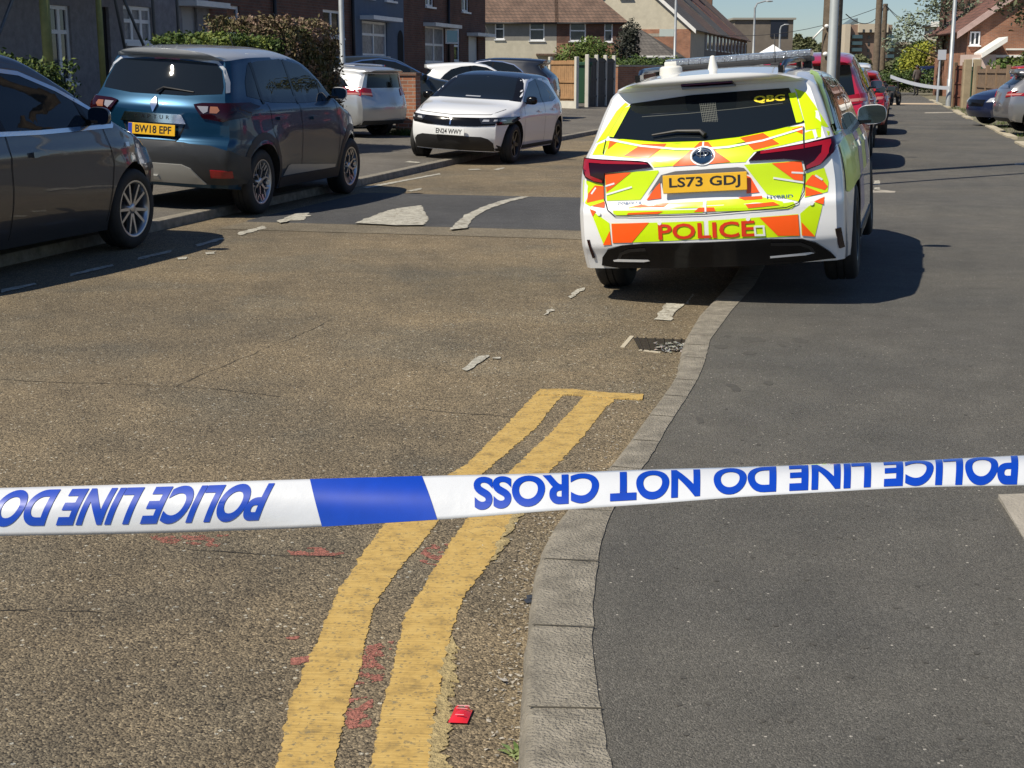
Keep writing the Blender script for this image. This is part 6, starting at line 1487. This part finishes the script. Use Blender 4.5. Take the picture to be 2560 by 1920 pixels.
tp1 = telegraph('thick wooden telegraph pole touching the steel lamp post behind the police car', (AT(2068, 19.2), 19.2, .04), 8.4, .135)
bm = bmesh.new(); box(bm, -.07, .0, -.15, -.125, 2.28-.04, 2.39-.04); fin('orange_tag', bm, mat('orange tag', (0.8, 0.13, 0.02), .5), tp1)
for z_, m_, w_ in ((2.02, M_wwhite, .05), (1.66, M_wwhite, .06)): bm = bmesh.new(); ellipsoid(bm, (-.10, -.12, z_), (w_*.6, .03, w_*.5)); fin('bracket', bm, m_, tp1, smooth=True)
bm = bmesh.new(); tube(bm, [(-.14,-.12,2.0),(-.27,-.10,1.86)], .012, 8); fin('cable_stub', bm, M_wwhite, tp1)
telegraph('second telegraph pole, in line beyond the red parked cars', (AT(2181, 60), 60, .05), 9.5, .15)
tp3 = telegraph('farthest telegraph pole carrying the drooping service wires', (AT(2196, 108), 108, .05), ZAT(22, 108)-.05, .22)
bm = bmesh.new(); top_ = Vector((AT(2196, 108), 108, ZAT(24, 108)))
for e, sag in (((AT(1700, 120), 120, ZAT(82, 120)), 1.2), ((AT(2420, 95), 95, ZAT(80, 95)), 1.4), ((AT(2100, 60), 60, ZAT(46, 60)), .8), ((AT(2330, 120), 120, ZAT(66, 120)), .8)):
    E_ = Vector(e); tube(bm, [top_.lerp(E_, k/14)-Vector((0,0,sag*4*(k/14)*(1-k/14))) for k in range(15)], .022, 5)
o = fin('telephone_wires', bm, M_pipe); tag(o, 'thin drooping telephone wires fanning from the farthest telegraph pole', 'wires')
lpL = UV(27.6, -10.4); post('lamp_post', 'slim pale lamp post behind the end of the brown hedge at the left', (AT(861, 29), 29, .17), 6.5, .055, .05, M_steel, arm=(1.0, -.2), group=LP)
post('lamp_post', 'grey lamp post at the right pavement edge holding the far police tape', (AT(2366, 57.5), 57.5, .06), 8, .085, .07, M_steel, arm=(-1.2, .1), group=LP)
sg = post('sign_post', 'thin grey post carrying a small white square sign at the right verge', (AT(2338, 66), 66, .06), ZAT(128, 66)-.06, .045, .045, M_steel, 'sign')
bm = bmesh.new(); h_ = ZAT(128, 66)-.06; box(bm, -.12, .26, -.06, -.046, h_-.45, h_); fin('sign_plate', bm, mat('pale sign', (0.48, 0.5, 0.55), .5), sg)
sg = post('sign_post', 'slim lamp column with a blank pale rectangular sign in front of the cream gable', (AT(1682, 86), 86, .1), 8, .085, .07, M_steel, 'lamp post', group=LP)
bm = bmesh.new(); box(bm, AT(1643, 86)-AT(1682, 86), -.08, -.06, -.03, ZAT(97, 86)-.1, ZAT(80, 86)-.1); fin('sign_plate', bm, mat('pale green white sign', (0.5, 0.56, 0.52), .5), sg)
post('lamp_post', 'slim far lamp column in front of the brown flat-roofed building', (AT(1876, 120), 120, .1), ZAT(34, 120), .11, .08, M_steel, arm=(.9, 0), group=LP)
post('lamp_post', 'short far lamp column against the dark panel of the flat-roofed building', (AT(1940, 150), 150, .1), ZAT(84, 150), .12, .09, M_steel, arm=(.5, 0), group=LP)
# white forensic tent in the road
tt = thing('tent', 'white pop-up tent standing in the road beyond the police car', 'tent', UV(63, -4.1, 0), math.pi/2-ST)
bm = bmesh.new(); A_ = [(-1.3,-1.3,1.75),(1.3,-1.3,1.75),(1.3,1.3,1.75),(-1.3,1.3,1.75)]; B_ = [(a, b, 0) for a, b, _ in A_]; top = bm.verts.new((0,0,2.60)); va = [bm.verts.new(p) for p in A_]; vb = [bm.verts.new(p) for p in B_]
for i in range(4): bm.faces.new((va[i], va[(i+1)%4], top)); bm.faces.new((vb[i], vb[(i+1)%4], va[(i+1)%4], va[i]))
fin('canvas', bm, mat('white tent canvas', (0.8, 0.8, 0.8), .7), tt)

# ================================================================ PLANTS
def leaves(bm, blobs, n, size, seed, flat=False, inner=.55):
    rnd = random.Random(seed); tot = sum(b[1][0]*b[1][1]*b[1][2] for b in blobs)
    for c_, r_ in blobs:
        k = int(n*(r_[0]*r_[1]*r_[2])/tot)
        for _ in range(k):
            d = Vector((rnd.gauss(0, 1), rnd.gauss(0, 1), rnd.gauss(0, 1))).normalized(); q = rnd.uniform(inner, 1.0)**.6
            q *= 1 + .22*noise.noise(Vector(d)*2.3 + Vector(c_)*.7)
            p = Vector(c_) + Vector((d.x*r_[0], d.y*r_[1], d.z*r_[2]))*q
            if p.z < .02: continue
            a = Vector((rnd.gauss(0, 1), rnd.gauss(0, 1), rnd.gauss(0, .6))).normalized(); b = a.cross(d + Vector((rnd.gauss(0,.5), rnd.gauss(0,.5), rnd.gauss(0,.5)))).normalized(); s = size*rnd.uniform(.6, 1.35)
            bm.faces.new([bm.verts.new(p + x) for x in (-a*s, b*s*.45, a*s, -b*s*.45)])
def hedge(label, u0, u1, v0, v1, h, m, n, size, seed, name='hedge', wob=.12, z=.15, dropend=0.0):
    c_ = UV((u0+u1)/2, (v0+v1)/2, z); root = thing(name, label, 'hedge', c_, RZL); L = (u1-u0)/2; D = (v1-v0)/2
    bm = bmesh.new(); rnd = random.Random(seed)
    for _ in range(n):
        x = rnd.uniform(-L, L); f = rnd.random(); hh_ = h*(1 + wob*noise.noise(Vector((x*1.3, seed, 0))))
        e = 1-(max(0, abs(x)/L-.75)/.25)**2*.35
        if f < .4: p = Vector((x, rnd.uniform(-D, D), hh_*e + rnd.gauss(0, .035)))
        elif f < .85: p = Vector((x, -D + rnd.gauss(0, .05), rnd.uniform(.05, hh_*e)))
        else: p = Vector((math.copysign(L*e+rnd.gauss(0,.04), x), rnd.uniform(-D, D), rnd.uniform(.05, hh_*e)))
        a = Vector((rnd.gauss(0, 1), rnd.gauss(0, 1), rnd.gauss(0, 1))).normalized(); b = a.cross(Vector((rnd.gauss(0,1), rnd.gauss(0,1), 1))).normalized(); s = size*rnd.uniform(.6, 1.4)
        bm.faces.new([bm.verts.new(p + q) for q in (-a*s, b*s*.5, a*s, -b*s*.5)])
    fin('foliage', bm, m, root)
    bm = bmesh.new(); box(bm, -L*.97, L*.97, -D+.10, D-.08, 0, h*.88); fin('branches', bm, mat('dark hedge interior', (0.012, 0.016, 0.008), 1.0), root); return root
GH = foliage_mat('privet leaves', (0.02, 0.04, 0.01), (0.06, 0.10, 0.018), (0.16, 0.19, 0.04)); BH = foliage_mat('brown and green hedge leaves', (0.05, 0.07, 0.02), (0.12, 0.10, 0.045), (0.23, 0.15, 0.11))
DGL = foliage_mat('dark green leaves', (0.015, 0.03, 0.01), (0.045, 0.08, 0.02), (0.10, 0.14, 0.035)); OLV = foliage_mat('olive leaves', (0.05, 0.055, 0.025), (0.10, 0.115, 0.05), (0.17, 0.17, 0.09)); YLW = foliage_mat('yellow leaves', (0.13, 0.15, 0.02), (0.26, 0.28, 0.03), (0.36, 0.36, 0.06)); PAL = foliage_mat('pale spring leaves', (0.10, 0.13, 0.09), (0.16, 0.20, 0.13), (0.24, 0.27, 0.18))
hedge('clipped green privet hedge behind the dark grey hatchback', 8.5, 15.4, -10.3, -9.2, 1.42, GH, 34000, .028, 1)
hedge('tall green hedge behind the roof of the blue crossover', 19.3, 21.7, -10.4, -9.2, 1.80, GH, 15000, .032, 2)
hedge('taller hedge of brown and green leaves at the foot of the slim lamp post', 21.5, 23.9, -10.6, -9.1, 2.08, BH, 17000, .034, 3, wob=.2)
def crown(name, label, c_, blobs, m, n, size, seed, trunk=None, cat='tree', group=None, inner=.3):
    root = thing(name, label, cat, c_, 0, group); bm = bmesh.new(); leaves(bm, blobs, n, size, seed, inner=inner); fin('crown' if cat == 'tree' else 'foliage', bm, m, root)
    if trunk:
        bm = bmesh.new(); rnd = random.Random(seed); h, r = trunk
        tube(bm, [(0,0,-.1),(rnd.uniform(-.1,.1),0,h*.4),(rnd.uniform(-.2,.2),rnd.uniform(-.2,.2),h)], [r, r*.75, r*.25], 8)
        for b_ in blobs:
            e = Vector(b_[0]); s = Vector((0,0,min(h*.9, max(.3, e.z-b_[1][2]*1.2)))); tube(bm, [s, s.lerp(e, .5)+Vector((0,0,-.1*e.length*.1)), e], [r*.4, r*.25, r*.08], 5)
        fin('trunk', bm, mat('bark', (0.09, 0.075, 0.055), .95, noise_amt=.3, nscale=6), root)
    return root
Yb = 62.
xb = AT(1462, Yb); s_ = Yb/1400/2.5
crown('bush', 'large round green bush in front of the brick half of the semi-detached pair', (xb, Yb, .15), [((0,0,1.5),(1.5,1.3,1.25)),((-.95,0,.9),(.9,.9,.9)),((1.25,0,.8),(1.0,1.1,.9)),((.2,0,2.25),(.75,.8,.6))], foliage_mat('bright bush leaves', (0.03,0.06,0.012), (0.08,0.125,0.025), (0.16,0.20,0.05)), 13000, .065, 5, (1.3, .07), 'bush')
for (s0, yy, hh_, m_, sd_, lab) in ((1580, 64, 1.75, DGL, 6, 'dark green hedge above the orange brick garden wall'), (1650, 66, 1.7, GH, 7, 'bright green clipped bush at the right end of the garden wall'), (1740, 72, 1.6, DGL, 8, 'low dark bush behind the roof of the police car')):
    crown('bush', lab, (AT(s0, yy), yy, .15), [((0,0,hh_*.6),(2.6,1.2,hh_*.55)),((-1.4,0,hh_*.65),(1.3,1.0,hh_*.45)),((1.5,0,hh_*.6),(1.3,1.0,hh_*.45))], m_, 9000, .09, sd_, None, 'bush', 'bushes behind the garden wall')
crown('bush', 'dark thin shrub against the corner of the semi-detached pair', (AT(1562, 88), 88, .1), [((0,0,2.2),(.9,.9,1.9)),((.3,0,3.6),(.6,.6,.9))], foliage_mat('blackish leaves', (0.01,0.014,0.01), (0.025,0.03,0.02), (0.06,0.06,0.05)), 3500, .10, 9, (2.5,.08), 'bush')
# far trees
for (s0, yy, w_, h_, m_, sd_, lab) in ((2010, 210, 26, 98, OLV, 11, 'olive green tree beyond the flat-roofed building'), (2045, 170, 22, 110, OLV, 12, 'olive tree seen past the left of the thick telegraph pole'), (1985, 240, 18, 90, OLV, 13, 'small far tree touching the flat-roofed building'),
        (2135, 200, 30, 140, OLV, 14, 'low brownish tree in front of the distant apartments'), (2230, 150, 34, 150, OLV, 15, 'grey green tree right of the far telegraph pole'), (2290, 118, 44, 105, DGL, 16, 'broad dark green tree behind the yellow bush'), (2350, 108, 44, 92, DGL, 17, 'dark green tree directly left of the right-hand lamp post'), (2255, 128, 24, 135, DGL, 18, 'dark tree behind the standing person')):
    k = yy/3500.; W_ = w_*k; top_z = ZAT(h_, yy); 
    crown('tree', lab, (AT(s0, yy), yy, 0), [((0,0,top_z*.60),(W_,W_*.8,top_z*.38)),((-W_*.6,0,top_z*.4),(W_*.7,W_*.6,top_z*.34)),((W_*.6,0,top_z*.45),(W_*.7,W_*.6,top_z*.36)),((W_*.1,0,top_z*.82),(W_*.5,W_*.5,top_z*.17))], m_, 6500, .045*math.sqrt(yy)*.55, sd_, (top_z*.6, .2), group='far trees along the street')
yy = 84.; zt = ZAT(-25, yy)
crown('tree', 'tall thin tree with pale sparse spring leaves at the right', (AT(2345, yy), yy, 0), [((0,0,zt*.93),(1.5,1.3,1.3)),((-1.9,0,zt*.62),(1.2,1.0,1.1)),((1.3,0,zt*.75),(1.2,1.0,1.2)),((-.6,0,zt*.78),(1.2,1.0,1.1)),((.4,0,zt*.5),(1.4,1.2,1.2)),((-2.7,0,zt*.5),(1.0,.8,.9))], PAL, 2600, .12, 21, (zt*.97, .13), inner=.05)
crown('bush', 'rounded bright yellow bush behind the standing person', (AT(2308, 100), 100, .1), [((0,0,2.0),(1.9,1.4,1.5)),((-.9,0,1.5),(1.1,1.0,1.0)),((1.2,0,1.4),(1.2,1.0,1.1))], YLW, 5500, .11, 22, None, 'bush')
crown('bush', 'russet bush between the sign post and the lamp post', (AT(2365, 98), 98, .1), [((0,0,2.2),(1.5,1.2,1.4))], foliage_mat('russet leaves', (0.08,0.05,0.02), (0.17,0.10,0.04), (0.25,0.17,0.07)), 3000, .12, 23, None, 'bush')
crown('hedge', 'long low green hedge behind the far strip of police tape', (AT(2330, 88), 88, .1), [((0,0,.8),(3.4,.9,.75)),((-3.0,0,.8),(2.2,.9,.7)),((2.8,0,.8),(2.2,.9,.7))], DGL, 8000, .09, 24, None, 'hedge')
crown('bush', 'clipped light green bush behind the scarlet car at the right', (AT(2508, 66), 66, .1), [((0,0,1.0),(1.2,1.0,1.0)),((1.2,0,1.3),(1.0,1.0,1.1))], GH, 5000, .10, 25, None, 'bush')
yy = 40.
crown('tree', 'leafy branches of a near tree hanging into the top right corner', (AT(2700, yy), yy, 0), [((-2.0,0,3.5),(.9,.9,.6)),((-1.3,0,2.95),(.9,.9,.6)),((-2.6,0,4.1),(1.0,.9,.5)),((0,0,5.2),(2.4,2,1.5)),((-1.4,0,4.7),(1.6,1.2,.9)),((1.5,0,4.9),(1.6,1.5,1.2))], OLV, 7500, .09, 26, (5.2, .2))
# grass tufts under the pillar and along verge
bm = bmesh.new(); rnd = random.Random(12)
def tuft(p, n, l):
    for _ in range(n):
        a = rnd.uniform(0, 6.28); d = Vector((math.cos(a)*.4, math.sin(a)*.4, 1)).normalized(); s = Vector((-math.sin(a), math.cos(a), 0))*.006*l/.1; q = p + Vector((rnd.uniform(-.12,.12), rnd.uniform(-.12,.12), 0)); k_ = l*rnd.uniform(.5, 1.2)
        bm.faces.new([bm.verts.new(x) for x in (q-s, q+s, q+d*k_)])
for _ in range(70): tuft(Vector((AT(1000+rnd.uniform(-22, 30), 30.2), 30.2+rnd.uniform(-.4,.2), .15)), 10, .16)
for _ in range(260): tuft(UV(rnd.uniform(24, 60), 3.2+abs(rnd.gauss(0, .8)), .05), 8, .10)
for _ in range(120): tuft(UV(rnd.uniform(28, 48), rnd.uniform(4, 7), .05), 10, .12)
o = fin('grass', bm, GH); tag(o, 'tufts of grass along the verges and at the foot of the brick pillar', 'grass', kind='stuff')
# ================================================================ POLICE TAPE
def ray(sx, sy, zc):
    x = (sx/2.5-512)/CF; y = (sy/2.5-384)/CF
    fwd = Vector((0, math.cos(CP), -math.sin(CP))); dn = Vector((0, -math.sin(CP), -math.cos(CP)))
    return Vector((0, 0, CH)) + (Vector((1, 0, 0))*x + dn*y + fwd)*zc
TW = .075
ST_ = [(-400,1226,1352),(-150,1223,1346),(0,1220,1340),(300,1212,1333),(600,1204,1325),(800,1198,1318),(1060,1190,1302),(1250,1184,1288),(1400,1181,1278),(1600,1177,1262),(1750,1173,1250),(1900,1166,1238),(2050,1160,1230),(2200,1153,1222),(2400,1145,1217),(2560,1139,1214),(2800,1130,1208),(3000,1122,1204)]
_pt = np.poly1d(np.polyfit([s[0] for s in ST_], [s[1] for s in ST_], 5)); _pb = np.poly1d(np.polyfit([s[0] for s in ST_], [s[2] for s in ST_], 5))
def _ct(x): return float(_pt(x))
def _cb(x): return float(_pb(x))
def tape_frame(sx):
    t = _ct(sx); b = _cb(sx)
    zc = 2.10
    return t, b, zc
def tape_pt(sx, w_, lift=0.0):
    """w_ 0 at the upper edge, 1 at the lower edge; the band curls back along its lower edge where it is twisted"""
    t, b, zc = tape_frame(sx); T = ray(sx, t, zc); hpx = (ray(sx, b, zc)-T).length  # the lower edge leans forward so that the band keeps its width
    B = ray(sx, b, zc - math.sqrt(max(0, TW**2 - hpx**2) + .014**2))
    # lean about the upper edge + slight curl
    curl = math.sin(math.pi*w_)*.008*(1+.25*math.sin(sx/410.+1)) + .0009*math.sin(sx/95.+w_*3)*math.sin(sx/310.)
    dn = Vector((0, -math.sin(CP)*1.0, -math.cos(CP)))
    fwd = Vector((0, math.cos(CP), -math.sin(CP)))
    ax = (B-T).normalized(); nn = Vector((1, 0, 0)).cross(ax).normalized()
    if nn.y > 0: nn = -nn
    q = T.lerp(B, w_) + nn*(curl + lift)
    return q
tape = None
def blue_edges(w_): return (775+30*w_, 1055+38*w_)
tp = thing('police_tape', 'blue and white police line tape stretched across the foreground, its lettering upside down', 'barrier tape', (0, 0, 0))
tp.location = tape_pt(1280, .5); C0 = tp.location.copy()
M_tw = mat('white plastic tape', (0.60, 0.62, 0.65), 0.3, 0, 0.6, 1.0, noise_amt=0.03, nscale=8, bump=0.06, bscale=25); M_tb = mat('blue tape print', (0.002, 0.045, 0.40), 0.3, 0, 0.6, 1.0, noise_amt=0.08, nscale=30)
bm = bmesh.new(); xs = list(range(-400, 3001, 8)); NW = 14; rows = []
for sx in xs: rows.append([bm.verts.new(tape_pt(sx, j/NW) - C0) for j in range(NW+1)])
for i in range(len(xs)-1):
    for j in range(NW): bm.faces.new((rows[i][j], rows[i][j+1], rows[i+1][j+1], rows[i+1][j]))
bm.normal_update()
o = fin('tape_band', bm, M_tw, tp, smooth=True, ang=180)
sm = o.modifiers.new('thick', 'SOLIDIFY'); sm.thickness = .0003; sm.offset = 1
def on_tape(name, bm, m, lift=.0007):
    for v in bm.verts: v.co = tape_pt(v.co.x, v.co.y, lift) - C0
    bm.normal_update()
    if sum(f.normal.y*f.calc_area() for f in bm.faces) > 0: bmesh.ops.reverse_faces(bm, faces=bm.faces[:])
    for f in bm.faces: f.smooth = True
    return fin(name, bm, m, tp)
bm = bmesh.new(); rows = []
for i in range(61):
    rows.append([bm.verts.new((blue_edges(j/NW)[0]*(1-i/60)+blue_edges(j/NW)[1]*i/60, j/NW, 0)) for j in range(NW+1)])
for i in range(60):
    for j in range(NW): bm.faces.new((rows[i][j], rows[i][j+1], rows[i+1][j+1], rows[i+1][j]))
on_tape('blue_block', bm, M_tb, .0014)
def tape_text(s, xr, xl, w0, w1, shear=0.0, name='tape_lettering'):
    """upside down: the first letter stands at xr (right), the last at xl (left)"""
    b = fit_text(s, 1.0, 1.0, .036, 0, 8)
    n = 14
    for k in range(1, n):
        bmesh.ops.bisect_plane(b, geom=b.verts[:]+b.edges[:]+b.faces[:], dist=1e-6, plane_co=(0, -.5+k/n, 0), plane_no=(0, 1, 0))
    nx = int(abs(xr-xl)/14)
    for k in range(1, nx):
        bmesh.ops.bisect_plane(b, geom=b.verts[:]+b.edges[:]+b.faces[:], dist=1e-7, plane_co=(-.5+k/nx, 0, 0), plane_no=(1, 0, 0))
    for v in b.verts:
        a = v.co.x+.5; c_ = v.co.y+.5
        w1x = w1 + (.135 if xr > 1000 else 0)*max(0, (xr + (xl-xr)*a - 1184)/1358); wv = w0 + (w1x-w0)*c_; v.co = Vector((xr + (xl-xr)*a - shear*(c_-.5), wv, 0))
    on_tape(name, b, M_tb, .0014)
tape_text('POLICE LINE DO NOT CROSS', 2542, 1184, .07, .87)
tape_text('POLICE LINE DO', 668, -5, .06, .83, 42)
tape_text('NOT CROSS', -60, -390, .10, .82, 30)
# far tape tied to the lamp post
bm = bmesh.new(); A = Vector((AT(2218, 57), 57, ZAT(190, 57))); B = Vector((AT(2366, 57.3), 57.3, ZAT(217, 57.3))); prev = None
for k in range(25):
    t = k/24; p = A.lerp(B, t) - Vector((0, 0, .22*4*t*(1-t)*.5)); cur = (bm.verts.new(p+Vector((0,0,.07))), bm.verts.new(p-Vector((0,0,.07))))
    if prev: bm.faces.new((prev[0], prev[1], cur[1], cur[0]))
    prev = cur
o = fin('police_tape', bm, mat('far white tape', (0.7, 0.73, 0.78), .4)); tag(o, 'far strip of white police tape tied to the right-hand lamp post', 'barrier tape')
# person standing far up the pavement
def person(label, p, rz, H=1.72):
    root = thing('person', label, 'person', p, rz)
    J = {'pel': (0,0,.95), 'sp': (0,.01,1.15), 'ch': (0,.0,1.36), 'nk': (0,.0,1.50), 'hd': (0,-.02,1.62), 'tp': (0,-.01,1.74),
         'ls': (-.17,0,1.43), 'le': (-.24,.02,1.16), 'lh': (-.20,-.12,.95), 'rs': (.17,0,1.43), 're': (.25,.02,1.16), 'rh': (.24,-.06,.92),
         'lhip': (-.09,0,.92), 'lk': (-.10,-.03,.50), 'la': (-.11,.02,.09), 'lt': (-.12,-.14,.04), 'rhip': (.09,0,.92), 'rk': (.11,.0,.50), 'ra': (.12,.05,.09), 'rt': (.13,-.11,.04)}
    E_ = [('pel','sp'),('sp','ch'),('ch','nk'),('nk','hd'),('hd','tp'),('ch','ls'),('ls','le'),('le','lh'),('ch','rs'),('rs','re'),('re','rh'),('pel','lhip'),('lhip','lk'),('lk','la'),('la','lt'),('pel','rhip'),('rhip','rk'),('rk','ra'),('ra','rt')]
    Rr = dict(pel=.15, sp=.145, ch=.155, nk=.055, hd=.095, tp=.07, ls=.075, le=.05, lh=.038, rs=.075, re=.05, rh=.038, lhip=.10, lk=.065, la=.045, lt=.035, rhip=.10, rk=.065, ra=.045, rt=.035)
    names = list(J); me = bpy.data.meshes.new('body'); me.from_pydata([J[n] for n in names], [(names.index(a), names.index(b)) for a, b in E_], [])
    o = bpy.data.objects.new('body', me); COL.objects.link(o); md = o.modifiers.new('s', 'SKIN'); o.modifiers.new('u', 'SUBSURF').levels = 2; o.modifiers['u'].render_levels = 2
    for i, n in enumerate(names):
        me.skin_vertices[0].data[i].radius = (Rr[n]*(1.15 if n in ('pel','sp','ch') else 1), Rr[n]*(.8 if n in ('pel','sp','ch') else 1))
    me.skin_vertices[0].data[0].use_root = True
    dg = bpy.context.evaluated_depsgraph_get(); dg.update(); nm_ = bpy.data.meshes.new_from_object(o.evaluated_get(dg)); bpy.data.objects.remove(o)
    body = link('body', nm_, [mat('skin', (0.35, 0.2, 0.14), .6), mat('grey brown jacket', (0.10, 0.085, 0.08), .85), mat('black trousers', (0.012, 0.012, 0.015), .9)], root)
    for f in nm_.polygons:
        z = f.center.z; f.use_smooth = True; f.material_index = 2 if z < .95 and abs(f.center.x) < .17 else (0 if z > 1.5 or (abs(f.center.x) > .17 and z < 1.0) else 1)
    bm = bmesh.new(); ellipsoid(bm, (0, .01, 1.68), (.10, .115, .11), 14, 10); fin('hair', bm, M_pipe, root, smooth=True)
    return root
person('person in a grey brown jacket and black trousers standing far up the right pavement', (AT(2284, 84), 84, .06), R(200))
# pale stone ramp / board across the far pavement
o = sheet('pale_paving', [UV(u, v, .085) for u, v in ((63, .6), (66, .6), (66.5, 2.9), (63.5, 2.9))], mat('pale tan board', (0.55, 0.42, 0.28), .8)); tag(o, kind='structure')  # flat sheet in one pale tan
# a motorbike lying low behind the last parked cars
mk = thing('motor_scooter', 'dark scooter parked on the far pavement beyond the red cars', 'scooter', (AT(2232, 60), 60, .05), R(60))
for x in (-.6, .6):
    bm = bmesh.new(); lathe_y(bm, [(.17,-.05),(.27,-.05),(.29,0),(.27,.05),(.17,.05),(.17,-.05)], 24); fin('wheel', bm, M_rubber, mk, loc=(x, 0, .29))
bm = bmesh.new(); tube(bm, [(-.6,0,.3),(-.45,0,.62),(.1,0,.45),(.45,0,.5),(.6,0,.3)], [.06,.16,.12,.10,.05], 10); tube(bm, [(.5,0,.35),(.38,0,1.0)], .04, 8); tube(bm, [(.38,-.3,1.0),(.38,.3,1.0)], .02, 8); fin('frame', bm, M_plastic, mk, smooth=True)
bm = bmesh.new(); ellipsoid(bm, (-.25,0,.75), (.38,.14,.07)); fin('seat', bm, M_plastic, mk, smooth=True)
